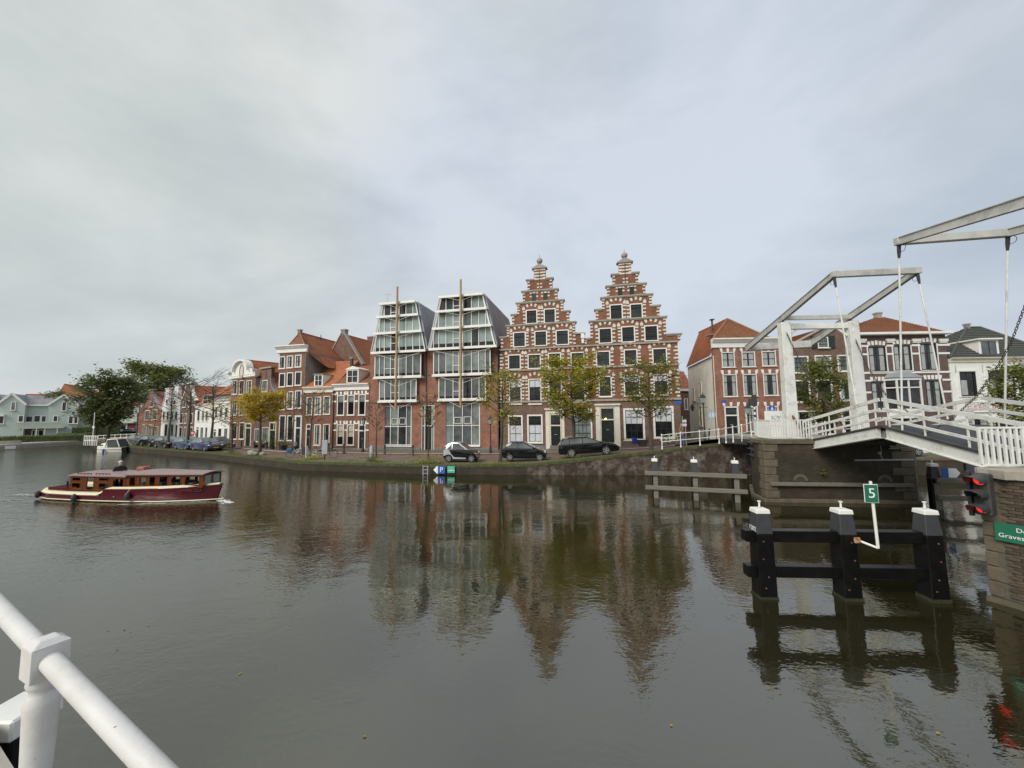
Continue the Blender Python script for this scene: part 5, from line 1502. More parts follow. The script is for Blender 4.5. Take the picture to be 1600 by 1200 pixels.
# tapered glass tops: (left bottom, right bottom, y bottom mid) .. top
YO = -.65
for (xbl, xbr, yb, xtl, xtr, yt, beams, cols, mast, tie) in (
  (92, 402, 455, 150, 345, 172, ((75, 405, 475, 436, 0), (92, 382, 352, 324, 1), (110, 360, 250, 226, 2), (125, 341, 171, 146, 3)), [92, 104, 130, 158, 197, 228, 247, 288, 330, 372, 402], (231, 70, 812), 118),
  (438, 822, 428, 502, 748, 125, ((425, 836, 446, 416, 0), (445, 804, 320, 292, 1), (472, 776, 215, 189, 2), (486, 752, 128, 102, 3)), [438, 455, 487, 530, 574, 612, 632, 684, 728, 770, 822], (619, 26, 803), 74)):
 xm = (xbl + xbr) / 2
 zb, zt = h.z(xm, yb, YO), h.z(xm, yt, YO)
 bl0, br0, tl0, tr0 = h.x(xbl, yb, YO), h.x(xbr, yb, YO), h.x(xtl, yt, YO), h.x(xtr, yt, YO)
 # slate-clad body behind
 body = MB()
 D2 = 11.0
 m_ = .22
 body.add([(bl0 - m_, YO + .25, zb), (br0 + m_, YO + .25, zb), (tr0 + m_, YO + .25, zt + .1), (tl0 - m_, YO + .25, zt + .1), (bl0 - m_, D2, zb), (br0 + m_, D2, zb), (tr0 + m_, D2, zt + .1), (tl0 - m_, D2, zt + .1)],
             [(0, 1, 2, 3), (4, 7, 6, 5), (3, 2, 6, 7), (0, 4, 5, 1)])
 bo = h.b('roof_body', body, 'lead')
 sl = MB()
 sl.roof((br0 + m_, YO + .3, zb), (br0 + m_, D2, zb), (tr0 + m_, D2, zt + .1), (tr0 + m_, YO + .3, zt + .1), 26, .035)
 sl.roof((bl0 - m_, D2, zb), (bl0 - m_, YO + .3, zb), (tl0 - m_, YO + .3, zt + .1), (tl0 - m_, D2, zt + .1), 26, .035)
 sl.build('slate_slope', M['slate'], bo)
 vg = MB(); vg2 = MB()
 vg.bar((br0 + m_, YO + .22, zb), (tr0 + m_, YO + .22, zt + .1), .16, .16, up=(0, 1, 0)); vg2.bar((bl0 - m_, YO + .22, zb), (tl0 - m_, YO + .22, zt + .1), .16, .16, up=(0, 1, 0))
 vg.build('verge_trim', M['zinc'], bo); vg2.build('verge_trim', M['zinc'], bo)
 # beams
 bz = []
 for (x0, x1, ya, yb2, k) in beams:
  ymid = (ya + yb2) / 2; yo = YO - .45
  z = h.z((x0 + x1) / 2, ymid + 6, yo)
  a, b = h.x(x0, ymid, yo), h.x(x1, ymid, yo)
  f = MB()
  f.box(a, b, yo - .06, yo + .06, z - .15, z + .10); f.box(a, b, yo + .061, YO + .2, z - .02, z + .04)
  h.b('ledge', f, 'white_paint')
  bz.append((a, b, z))
 # glazing rows
 rows_z = [bz[0][2] + .12, bz[1][2], bz[2][2], zt]
 for j in range(3):
  za, zc_ = rows_z[j], rows_z[j + 1]
  ta, tb_ = (za - zb) / (zt - zb), (zc_ - zb) / (zt - zb)
  el0, el1 = bl0 + (tl0 - bl0) * ta, bl0 + (tl0 - bl0) * tb_
  er0, er1 = br0 + (tr0 - br0) * ta, br0 + (tr0 - br0) * tb_
  X = [h.x(c, yb - (yb - yt) * (ta + tb_) / 2, YO) for c in cols]
  X[0] = min(X[0], el0); X[-1] = max(X[-1], er0)
  # build directly in local coordinates
  fr = MB(); o = None
  lim = lambda z, el0=el0, el1=el1, er0=er0, er1=er1, za=za, zc_=zc_: (el0 + (el1 - el0) * (z - za) / (zc_ - za), er0 + (er1 - er0) * (z - za) / (zc_ - za))
  for x in X[1:-1]:
   zz = zc_
   for k in range(21):
    z = za + (zc_ - za) * k / 20; a, b = lim(z)
    if not (a - .01 <= x <= b + .01): zz = z; break
   if zz > za + .25: fr.box(x - .035, x + .035, YO - .04, YO + .085, za, zz)
  fr.box(el0, er0, YO - .03, YO + .08, za, za + .08); fr.box(el1, er1, YO - .03, YO + .08, zc_ - .08, zc_)
  fr.bar((el0, YO + .02, za), (el1, YO + .02, zc_), .11, .11, up=(0, 1, 0)); fr.bar((er0, YO + .02, za), (er1, YO + .02, zc_), .11, .11, up=(0, 1, 0))
  fr.bar((el0 - .14, YO - .3, za), (el1 - .14, YO - .3, zc_), .05, .05, up=(0, 1, 0)); fr.bar((er0 + .14, YO - .3, za), (er1 + .14, YO - .3, zc_), .05, .05, up=(0, 1, 0))
  for k_ in (4, 5):
   z_ = za + (zc_ - za) * (.36 if j else .45); fr.box(X[k_] + .036, X[k_ + 1] - .036, YO - .03, YO + .08, z_ - .03, z_ + .03)
  o = h.b('window_band', fr, 'white_paint')
  for i in range(len(X) - 1):
   lo0, hi0 = lim(za); lo1, hi1 = lim(zc_)
   a0, b0 = max(X[i], lo0), min(X[i + 1], hi0); a1, b1 = max(X[i], lo1), min(X[i + 1], hi1)
   if b0 - a0 < .02: continue
   if a1 > b1:
    if X[i + 1] < lo1: a1 = b1 = X[i + 1]
    else: a1 = b1 = X[i]
    t_ = .6; za2 = za; zc2 = za + (zc_ - za) * t_
   else: zc2 = zc_
   y_ = YO + .045
   zsp = za + (.5 if j == 0 else 0)
   if j == 0:
    MB().box(a0, b0, y_ - .004, y_ - .002, za, zsp).build('spandrel_pane', M['glass_black'], o)
   blind = random.random() < (.75 if j < 2 else .15)
   zz = zc2 - (zc2 - zsp) * (random.choice((0, .22, .3)) if j == 1 else 0)
   if abs(a1 - a0) + abs(b1 - b0) > .02: zz = zc2
   MB().add([(a0, y_ + .003, zsp), (b0, y_ - .003, zsp), (b1, y_ + .002, zz), (a1, y_, zz)], [(0, 1, 2, 3)]).build('pane', M['glass_pale' if blind else random.choice(['glass_mid', 'glass_shade', 'glass_dark'])], o)
   if zz < zc2: MB().box(a0, b0, y_ - .003, y_, zz, zc2).build('pane', M['glass_mid'], o)
 # open casement in the middle
 for cc in (-.8, .55):
  pass
 # mast and stays
 mx, my0, my1 = mast
 ym = YO - .75
 p0, p1 = h.f(mx + 2, my1, ym), h.f(mx - 3, my0, ym)
 xm_ = (p0[0] + p1[0]) / 2
 f = MB(); f.tube([(xm_, ym, p0[1]), (xm_, ym, p1[1])], .115, 12)
 mo = h.b('mast', f, 'mast_wood', smooth=True)
 for z in (bz[0][2], bz[1][2], bz[2][2], bz[3][2]):
  MB().lathe([(.135, z - .06), (.135, z + .06)], 12, (xm_, ym, 0)).build('mast_collar', M['metal_grey'], mo)
 st = MB()
 a, b, z = bz[3]
 zt_ = h.z(mx, tie, ym)
 st.tube([(xm_, ym, zt_), (a + .3, YO - .45, z + .12)], .018, 5); st.tube([(xm_, ym, zt_), (b - .3, YO - .45, z + .12)], .018, 5)
 for (a2, b2, z2) in bz[1:]:
  st.tube([(xm_, ym, z2 - .7), (a2 + .9, YO - .4, z2 - .12)], .016, 5); st.tube([(xm_, ym, z2 - .7), (b2 - .9, YO - .4, z2 - .12)], .016, 5)
 h.b('stay_rod', st, 'white_paint')
 # long stays under the ledges
 st = MB()
 for (yl, ym_) in ((0, 0),):
  a, b, z = bz[0]
  st.tube([(xm_, ym, z - 1.05), (a + .5, YO - .4, z - .15)], .018, 6); st.tube([(xm_, ym, z - 1.05), (b - .5, YO - .4, z - .15)], .018, 6)
  z2 = h.z(xm, 625 if xm < 300 else 605, YO); st.tube([(xm_, ym, z2 - .95), (a + 1.2, YO - .1, z2 - .1)], .018, 6); st.tube([(xm_, ym, z2 - .95), (b - 1.2, YO - .1, z2 - .1)], .018, 6)
  z2 = h.z(xm, 772 if xm < 300 else 757, YO); st.tube([(xm_, ym, z2 - .75), (a + 2.0, YO + .3, z2 - .05)], .018, 6); st.tube([(xm_, ym, z2 - .75), (b - 2.0, YO + .3, z2 - .05)], .018, 6)
 h.b('brace_rod', st, 'white_paint')
 if mx < 400:
  f = MB(); x_ = bz[3][0] + 1.0; f.tube([(x_, YO - .4, bz[3][2]), (x_, YO - .4, bz[3][2] + 1.0)], .02, 5); f.tube([(x_ - .5, YO - .4, bz[3][2] + 1.15), (x_ + .6, YO - .4, bz[3][2] + .95)], .02, 5)
  h.b('aerial', f, 'metal_grey')
# ---------------------------------------------------------------- house left of the offices: banded front with white dormer
GD = ['glass_dark', 'glass_black', 'glass_dark', 'glass_mid']; CUR = True
h = House('canal_house', 'two-storey brick house with white bands and ornate white dormer, left of the offices', 520.5, 576.5, SEG1, .56, K2)
ze = h.z(1010, 592)
wins = [(908, 635, 960, 780), (982, 632, 1034, 778), (1062, 628, 1113, 778)]
for w in wins: h.win(h.r(*w), 1, (.66,), gm='glass_black', blind=(.67, .98, 'glass_shade'))
for w in ((905, 845, 956, 995), (978, 845, 1030, 995)): h.win(h.r(*w), 1, (.66,), gm='glass_black', blind=(.40, .98, 'blind_cream'))
h.door(h.r(1060, 845, 1112, 1035), transom=.24, fm='white_paint')
for w in wins + [(905, 845, 956, 995), (978, 845, 1030, 995), (1062, 845, 1110, 1035)]: keystones(h, h.r(*w), 'white_paint')
f = MB()
for y in (626, 678, 838, 886):
 z = h.z(1000, y); segs = [h.x(876, y), h.x(903, y), h.x(962, y), h.x(980, y), h.x(1036, y), h.x(1058, y), h.x(1114, y), h.x(1136, y)]
 for a, b in zip(segs[::2], segs[1::2]): f.box(a, b, -.03, -.001, z - .09, z + .09)
h.b('stone_band', f, 'white_paint')
h.wall('brick_rust', ze, depth=9)
h.cornice(-.05, h.L, h.z(1010, 600), h.z(1010, 552), out=.4)
h.b('plinth', MB().box(0, h.L, -.05, -.001, -.6, h.z(960, 1018)), 'concrete')
zt = h.z(1010, 552)
h.gable_roof(0, h.L, .1, 8.5, zt, zt + 2.6, 'tiles_rust', 'x', 16)
r = h.r(972, 455, 1058, 545)
h.dormer((r[0], r[1], zt + .02, r[3] + .1), 2.2, .1)
f = MB(); f.tube([(.05, -.06, 0), (.05, -.06, ze)], .06, 6); h.b('rain_pipe', f, 'iron')
# ---------------------------------------------------------------- house with dormer, grey cornice
h = House('canal_house', 'two-storey brown brick house with cream cornice and small square dormer, right of the tall house', 475, 520, SEG1, .57, K2)
ze = h.z(765, 612)
for w in ((688, 648, 730, 778), (748, 645, 793, 775), (810, 640, 858, 772)): h.win(h.r(*w), 1, (.6,), gm='glass_mid', fm='cream_paint')
for w in ((742, 845, 790, 995), (808, 842, 855, 995)): h.win(h.r(*w), 1, (.55,), gm='glass_dark', fm='cream_paint')
h.door(h.r(682, 842, 718, 1022), transom=.2)
h.wall('brick_rust', ze, depth=8)
h.cornice(-.1, h.L, h.z(765, 618), h.z(765, 575), 'cream_paint', out=.4)
zt = h.z(765, 575)
h.gable_roof(0, h.L, .1, 9, zt, zt + 3.6, 'tiles_orange', 'x', 20)
r = h.r(738, 485, 800, 570); h.dormer((r[0], r[1], zt + .02, r[3]), 2.6, .1, ped=False)
h.chimney(h.L - .1, 3.4, zt + 1.5, h.z(878, 366, 3), .3, .3, 'iron', pot=False)
# ---------------------------------------------------------------- tall four-storey house with grey side wall
h = House('tall_house', 'tall four-storey brick house with white cornice, grey plastered side and long orange roof', 433, 473.5, SEG1, .6, K2)
zc0, zc1 = h.z(562, 330), h.z(562, 278)
for x0, x1 in ((490, 533), (546, 591), (605, 651)):
 for y0, y1 in ((355, 443), (476, 575), (612, 740)):
  k = (x0 - 490) * -.1
  h.win(h.r(x0, y0 + k, x1, y1 + k), 2, (.5,), gm=random.choice(GD))
for x0, x1 in ((490, 535), (548, 591)): h.win(h.r(x0, 780, x1, 962), 2, (.33, .66), gm='glass_dark')
h.door(h.r(600, 780, 652, 1018), transom=.38, fm='white_paint', fw=.2)
h.wall('brick_rust', zc0 + .05, depth=8.2, x1=h.L)
side = MB(); side.box(h.L + .002, h.L + .06, .02, 8.2, 0, zc0); h.b('side_wall', side, 'grey_render')
h.cornice(-.35, h.L + .3, zc0, zc1, out=.5)
zr = zc1 - .15
xr_ = h.x(640, 186, 3.2); zr_ = h.z(640, 186, 3.2); xe = h.L + 1.9; zel = h.z(770, 440, 2.0); yb_ = 10.5
mb = MB()
mb.roof((xe, 1.6, zel), (xe, yb_, zel), (xr_, yb_, zr_), (xr_, 3.2, zr_), 30)
mb.roof((-.2, yb_, zc0), (-.2, .4, zc0), (xr_, 3.2, zr_), (xr_, yb_, zr_), 18)
lr = h.b('long_roof', mb, 'tiles_orange')
mb = MB(); mb.roof((-.2, .4, zc0), (h.L, .4, zc0), (xr_, 3.2, zr_), (xr_, 3.2, zr_), 16)
mb.roof((h.L, .4, zc0), (xe, 1.6, zel), (xr_, 3.2, zr_), (xr_, 3.2, zr_), 16); h.b('roof_hip', mb, 'tiles_rust')
mb = MB(); mb.tube([(xr_, 3.2, zr_ + .05), (xr_, yb_, zr_ + .05)], .12, 6); mb.tube([(-.2, .4, zc0), (xr_, 3.2, zr_ + .05), (h.L, .4, zc0)], .1, 6); mb.build('ridge_tiles', M['tiles_rust'], lr)
MB().box(.2, xe - .2, 3.5, yb_, 0, zel).build('rear_wing', M['brick_brown'], lr)
h.chimney(xr_ - .1, 3.3, zr_ - .4, zr_ + .5, .4, .4, 'grey_render', pot=False)
f = MB(); f.tube([(xr_ + .5, 6.5, zr_ - .6), (xr_ + .5, 6.5, zr_ + .4)], .05, 6); h.b('vent_pipe', f, 'iron')
h = House('rear_house', 'rear house with brown brick gable, square chimney and steep orange roof beside the slate gable', 508, 564, (54.5, 52.5), .7, K2)
zr_, ze_ = h.z(950, 196), h.z(1075, 412)
xr_ = h.x(950, 196); hw = h.L - xr_
mb = MB(); mb.prism([(xr_ - hw, -.6), (h.L, -.6), (h.L, ze_), (xr_ + .3, zr_ + .1), (xr_ - .3, zr_ + .1), (xr_ - hw, ze_)], 0, .4); h.b('front_gable', mb, 'brick_brown')
mb = MB(); mb.bar((h.L + .1, .2, ze_), (xr_ + .25, .2, zr_ + .2), .14, .6, up=(0, 1, 0)); mb.bar((xr_ - hw, .2, ze_), (xr_ - .25, .2, zr_ + .2), .14, .6, up=(0, 1, 0)); h.b('gable_capping', mb, 'stone_grey')
h.gable_roof(xr_ - hw, h.L, .4, 13, ze_, zr_, 'tiles_orange', 'y', 30, .1)
h.b('body', MB().box(xr_ - hw, h.L, .41, 13, -.6, ze_), 'brick_brown')
h.chimney(xr_, .3, zr_ - .2, h.z(950, 158), .75, .6, 'grey_render', pot=False)
h.chimney(h.x(1155, 230, 11), 11, zr_ - 2.4, h.z(1155, 212, 11), 1.1, .8, 'brick_brown', pot=False)
# ---------------------------------------------------------------- narrow house with neck gable
h = House('neck_gable_house', 'narrow dark brick house with a curved neck gable and cream shop front', 397, 432.5, SEG2, .62, Kbell)
zn = h.z(440, 240); zs = h.z(440, 520)
xl, xr = h.x(393, 300), h.x(493, 300)
prof = [(0, -.6), (h.L, -.6), (h.L, zs)]
for t in [i / 8 for i in range(1, 8)]:
 prof.append((h.L + (xr - h.L) * (1 - (1 - t) ** 2.2), zs + (zn - zs) * .62 * t ** 1.1))
prof += [(xr, zs + (zn - zs) * .64), (xr, zn), (xl, zn), (xl, zs + (zn - zs) * .64)]
for t in [i / 8 for i in range(7, 0, -1)]:
 prof.append((0 + (xl) * (1 - (1 - t) ** 2.2), zs + (zn - zs) * .62 * t ** 1.1))
prof.append((0, zs))
mb = MB(); mb.prism(prof, 0, .4); h.b('front_wall', mb, 'brick_brown')
tr = MB()
for i in range(2, 10): tr.bar((prof[i][0] + .02, .15, prof[i][1]), (prof[i + 1][0] + .02, .15, prof[i + 1][1]), .5, .13, up=(0, 1, 0)) if False else tr.bar((prof[i][0], .18, prof[i][1]), (prof[i + 1][0], .18, prof[i + 1][1]), .14, .5, up=(0, 1, 0))
k = len(prof) - 1
for i in range(13, k): tr.bar((prof[i][0], .18, prof[i][1]), (prof[i + 1][0], .18, prof[i + 1][1]), .14, .5, up=(0, 1, 0))
h.b('gable_trim', tr, 'lead')
h.b('gable_cap', MB().box(xl - .3, xr + .3, -.2, .55, zn, zn + .18), 'stone_grey')
for w in ((400, 360, 457, 482), (455, 525, 505, 605), (350, 530, 398, 610), (345, 640, 395, 690)): h.win(h.r(*w), 2, (.5,), gm='glass_mid', fm='cream_paint', hole=False, y=-.12)
for w in ((322, 865, 388, 1000), (402, 850, 470, 1000)): h.win(h.r(*w), 2, (.4,), gm='glass_shade', fm='cream_paint', hole=False, y=-.12)
r = h.r(476, 795, 548, 1055)
f = MB(); f.box(r[0], r[0] + .2, -.1, .0, r[2], r[3]); f.box(r[1] - .16, r[1], -.1, 0, r[2], r[3]); f.box(r[0] + .2, r[1] - .16, -.1, 0, r[3] - .15, r[3]); f.box(r[0] + .2, r[1] - .16, -.1, 0, r[2] + (r[3] - r[2]) * .66, r[2] + (r[3] - r[2]) * .69); f.box(r[0] + (r[1] - r[0]) * .62, r[0] + (r[1] - r[0]) * .7, -.1, 0, r[2] + (r[3] - r[2]) * .69, r[3] - .15)
fr = h.b('shop_door_frame', f, 'deck_cream')
MB().box(r[0] + .2, r[1] - .16, -.03, -.005, r[2], r[3] - .15).build('shop_door', M['glass_black'], fr)
h.wall('brick_brown', zs - .3, depth=8, y=.41)
h.gable_roof(.05, h.L - .05, .4, 8, zs - .3, zn - .5, 'tiles_orange', 'y', 20, 0)
f = MB(); f.box(h.x(440, 300) - .03, h.x(440, 300) + .03, -.04, 0, h.z(435, 345), h.z(435, 275)); h.b('wall_anchor', f, 'iron')
# ---------------------------------------------------------------- ornate white crowned house
h = House('ornate_house', 'three-storey red brick house crowned by a white arched pediment with oval window', 360, 396.5, SEG2, .64, Kbell)
zc = h.z(190, 335)
for x0, x1 in ((87, 138), (160, 212), (233, 291)):
 for y0, y1 in ((362, 508), (570, 726), (800, 975)):
  if y0 == 800 and x0 > 220: continue
  h.win(h.r(x0, y0, x1, y1), 2, (.68,), gm=random.choice(GD), fm='cream_paint')
h.door(h.r(220, 805, 283, 1045), transom=.22, fw=.18)
h.wall('brick_rust', zc, depth=8)
h.b('side_wall', MB().box(h.L + .002, h.L + .05, .02, 8, 0, zc - .2), 'grey_render')
zt_, zsh = h.z(190, 160), h.z(190, 268)
x0_, x1_ = h.x(25, 280), h.x(350, 250)
xm = h.L * .5
w2 = (h.x(262, 200) - h.x(112, 200)) / 2
arc = [(xm + w2 * math.cos(t), zsh + (zt_ - zsh) * math.sin(t)) for t in [math.pi * i / 12 for i in range(13)]]
prof = [(-.35, zc), (h.L + .35, zc), (h.L + .5, zsh - .15), (h.L - .3, zsh - .05)] + arc + [(.3, zsh - .05), (-.5, zsh - .15)]
mb = MB(); mb.prism(prof, -.25, .3); pd = h.b('pediment', mb, 'white_paint')
mb = MB()
for a, b in zip(arc, arc[1:]): mb.bar((a[0], -.2, a[1]), (b[0], -.2, b[1]), .22, .9, up=(0, 1, 0))
mb.bar((-.5, -.25, zsh - .12), (.35, -.25, zsh), .2, .8, up=(0, 1, 0)); mb.bar((h.L + .5, -.25, zsh - .12), (h.L - .35, -.25, zsh), .2, .8, up=(0, 1, 0))
mb.build('arch_moulding', M['white_paint'], pd)
mb = MB(); ring = [(xm + .52 * math.cos(t), -.28, zsh - .1 + .95 * math.sin(t)) for t in [2 * math.pi * i / 20 for i in range(20)]]
mb.tube(ring, .07, 6, closed=True); mb.build('oval_frame', M['stone_grey'], pd)
mb = MB(); mb.add([(xm, -.262, zsh - .1)] + [(xm + .5 * math.cos(t), -.262, zsh - .1 + .92 * math.sin(t)) for t in [2 * math.pi * i / 20 for i in range(20)]], [(0, i + 1, (i + 1) % 20 + 1) for i in range(20)])
mb.build('oval_window', M['stone_white'], pd)
h.cornice(-.2, h.L + .2, zc - .12, zc + .35, out=.3)
h.gable_roof(0, h.L + .2, .3, 9, zc, zc + 2.4, 'tiles_orange', 'y', 16)
h.chimney(h.L - .2, 5, zc + 1, zc + 3, .45, .45, 'grey_render')
# ---------------------------------------------------------------- the small row further left
h = House('cream_house', 'two-storey cream house with a flat cornice and orange roof, behind the bare tree', 333, 359.5, SEG3, .66, Krow)
zc = h.z(915, 425)
for x0, x1 in ((822, 858), (885, 925), (955, 998)): h.win(h.r(x0, 478, x1, 630), 2, (.5,), gm='glass_shade', fm='white_paint')
for x0, x1 in ((862, 910), (942, 988)): h.win(h.r(x0, 760, x1, 930), 1, (.66,), gm='glass_dark', fm='white_paint')
h.door(h.r(800, 770, 838, 950), transom=.2, fm='white_paint')
h.wall('white_wall', zc, depth=8); h.cornice(-.1, h.L + .1, zc - .1, zc + .45, out=.35)
h.gable_roof(-.2, h.L + .2, .1, 11, zc + 1.2, h.z(960, 205, 5), 'tiles_orange', 'x', 18)
h.b('attic_wall', MB().box(0, h.L, .25, 10.8, zc + .3, zc + 1.25), 'grey_render')
h = House('white_house', 'two-storey bright white house with a red sign and a wide white dormer', 304.5, 332.5, SEG3, .67, Krow)
zc = h.z(670, 470)
for x0, x1 in ((585, 620), (645, 680), (695, 730)): h.win(h.r(x0, 525, x1, 670), 2, (.5,), gm='glass_dark')
for x0, x1 in ((625, 665), (690, 720)): h.win(h.r(x0, 745, x1, 930), 1, (.66,), gm='glass_dark')
h.door(h.r(570, 740, 605, 915), transom=.2, fm='white_paint')
h.wall('white_wall', zc, depth=8); h.cornice(-.1, h.L + .1, zc - .1, zc + .3, out=.3)
h.gable_roof(-.2, h.L + .2, .1, 11, zc + .2, h.z(760, 175, 5), 'tiles_orange', 'x', 22)
r = h.r(640, 320, 770, 435); h.dormer((r[0], r[1], zc + .3, r[3]), 3, .2, ped=False)
h.chimney(h.L * .75, 5.5, h.z(765, 260, 5), h.z(765, 205, 5), .6, .5)
r = h.r(556, 800, 598, 852)
rs = thing('shop_sign', 'small red hanging sign on the white house', 'sign', tuple(h.A + h.t * r[0] - h.n * .5 + Vector((0, 0, h.z0))), math.atan2(h.t.y, h.t.x))
MB().box(0, r[1] - r[0], -.04, .04, r[2], r[3]).build('red_board', M['sign_red'], rs)
MB().box(.15, r[1] - r[0] - .15, -.05, -.041, (r[2] + r[3]) / 2 - .08, (r[2] + r[3]) / 2 + .08).build('pale_mark', M['sign_white'], rs)
MB().box(0, .05, .041, .5, r[3] - .2, r[3] - .12).build('bracket', M['iron'], rs)
def bell_house(name, label, pa, pb, top, mid, wall, trim, winlist, roof='tiles_orange', crop=Krow, neck=.34, roof_top=None):
 h = House(name, label, pa, pb, SEG3, .7, crop)
 zt, zm = h.z((pa + pb) / 2, 0), 0
 cx = ((pa + pb) / 2 - crop.o[0]) * crop.o[2]
 zt, zm = h.z(cx, top), h.z(cx, mid)
 xm, hw, nw = h.L / 2, h.L / 2, h.L * neck / 2
 rt = []
 for i in range(9):
  t = i / 8
  rt.append((xm + nw + (hw - nw) * (1 - t) ** 2.0, zm + (zt - zm) * .88 * t))
 prof = [(0, -.6), (h.L, -.6)] + rt + [(xm + nw, zt), (xm - nw, zt)] + [(2 * xm - x, z) for x, z in reversed(rt)]
 mb = MB(); mb.prism(prof, 0, .35); h.b('front_wall', mb, wall)
 mb = MB()
 for a, b in zip(rt, rt[1:]):
  mb.bar((a[0], .15, a[1]), (b[0], .15, b[1]), .16, .5, up=(0, 1, 0)); mb.bar((2 * xm - a[0], .15, a[1]), (2 * xm - b[0], .15, b[1]), .16, .5, up=(0, 1, 0))
 h.b('gable_trim', mb, trim)
 h.b('gable_cap', MB().box(xm - nw - .15, xm + nw + .15, -.12, .45, zt, zt + .16), trim)
 for w in winlist:
  if w[1] > 690 and (w[3] - w[1]) > 170 and w[2] - w[0] < 40: h.win(h.r(*w), 1, (.75,), gm='glass_black', hole=False, y=-.12, sill=False)
  else: h.win(h.r(*w), 2, (.5,), gm=random.choice(GD), hole=False, y=-.12)
 h.b('body', MB().box(0, h.L, .36, 8, -.6, zm - .1), wall)
 h.gable_roof(0, h.L, .36, 10, zm - .1, zt - .35, roof, 'y', 16, 0)
 return h
bell_house('bell_gable_house', 'narrow grey brown bell gable house between the white house and the white gables', 281, 304, 170, 400, 'brick_brown', 'white_paint', [(398, 398, 435, 485), (470, 395, 500, 480), (358, 562, 398, 700), (425, 562, 445, 700), (495, 562, 528, 700), (350, 745, 385, 890), (415, 745, 440, 890), (480, 745, 530, 905)])
bell_house('white_gable_house', 'narrow white neck gable house with the taller round top', 266.5, 281, 200, 480, 'white_wall', 'white_wall', [(270, 390, 300, 450), (240, 540, 268, 655), (292, 535, 325, 650), (232, 705, 270, 875), (295, 710, 322, 920)], neck=.45)
bell_house('white_gable_house', 'narrow white neck gable house with the lower square top', 252.5, 266.5, 243, 480, 'white_wall', 'white_wall', [(170, 372, 195, 435), (128, 535, 155, 655), (180, 535, 208, 655), (150, 705, 190, 880)], neck=.4)
bell_house('brown_gable_house', 'brown brick gable house ending the left row, with a pale blue gable edge', 217, 252.5, 258, 520, 'brick_rust', 'lead', [], crop=Kfar, roof='tiles_red', neck=.22)
h = House('shop_front', 'cream timber shop front of the brick gable house', 218, 252, SEG3, .7, Kfar, 'shop front') if False else None
hh = [o for o in bpy.data.objects if o.name.startswith('brown_gable_house')][0]
h = House.__new__(House)
h.o = hh; h.crop = Kfar; h.holes = []; h.z0 = .7
ya, yb = plan_y(217, *SEG3), plan_y(252.5, *SEG3)
h.A = Vector((ray(217, 650).x / ray(217, 650).y * ya, ya, 0)); h.B = Vector((ray(252.5, 650).x / ray(252.5, 650).y * yb, yb, 0))
h.t = (h.B - h.A).normalized(); h.n = Vector((-h.t.y, h.t.x, 0)); h.L = (h.B - h.A).length
for w in ((985, 400, 1035, 480), (920, 525, 978, 655), (1015, 515, 1080, 650)): h.win(h.r(*w), 2, (.5,), gm='glass_mid', hole=False, y=-.12)
for w in ((885, 715, 940, 865), (965, 715, 1010, 880), (1045, 740, 1095, 880)): h.win(h.r(*w), 1, (.7,), gm='glass_shade', hole=False, y=-.12, fm='cream_paint')
# ---------------------------------------------------------------- right of the alley: brick house with pale side wall
RS = ((19.75, 37.25), (33, 36.9))
h = House('corner_house', 'three-storey orange brick corner house with a pale plastered side wall along the alley', 1120, 1224.5, RS, 1.75, K5)
zc0, zc1 = h.z(590, 384), h.z(590, 318)
rows = [[(405, 416, 498, 525), (550, 414, 645, 521), (694, 410, 795, 515)], [(415, 577, 515, 736), (560, 575, 660, 732), (706, 572, 808, 728)]]
for j, rw in enumerate(rows):
 for w in rw:
  r = h.r(*w); h.win(r, 2, (.66,) if j else (.5,), gm='glass_dark', curtains=.42 if j == 0 else .27, fw=.07)
  keystones(h, r, 'white_paint')
r = h.r(428, 808, 530, 1038); h.door(r, transom=.28, fm='white_paint', m='door_green'); keystones(h, r, 'white_paint')
for w in ((578, 808, 668, 990), (726, 806, 818, 990)):
 r = h.r(*w); h.win(r, 2, (.66,), gm='glass_mid', curtains=.45); keystones(h, r, 'white_paint')
h.wall('brick_red', zc0, depth=.4, back=True)
h.cornice(-.15, h.L, zc0, zc1, out=.5)
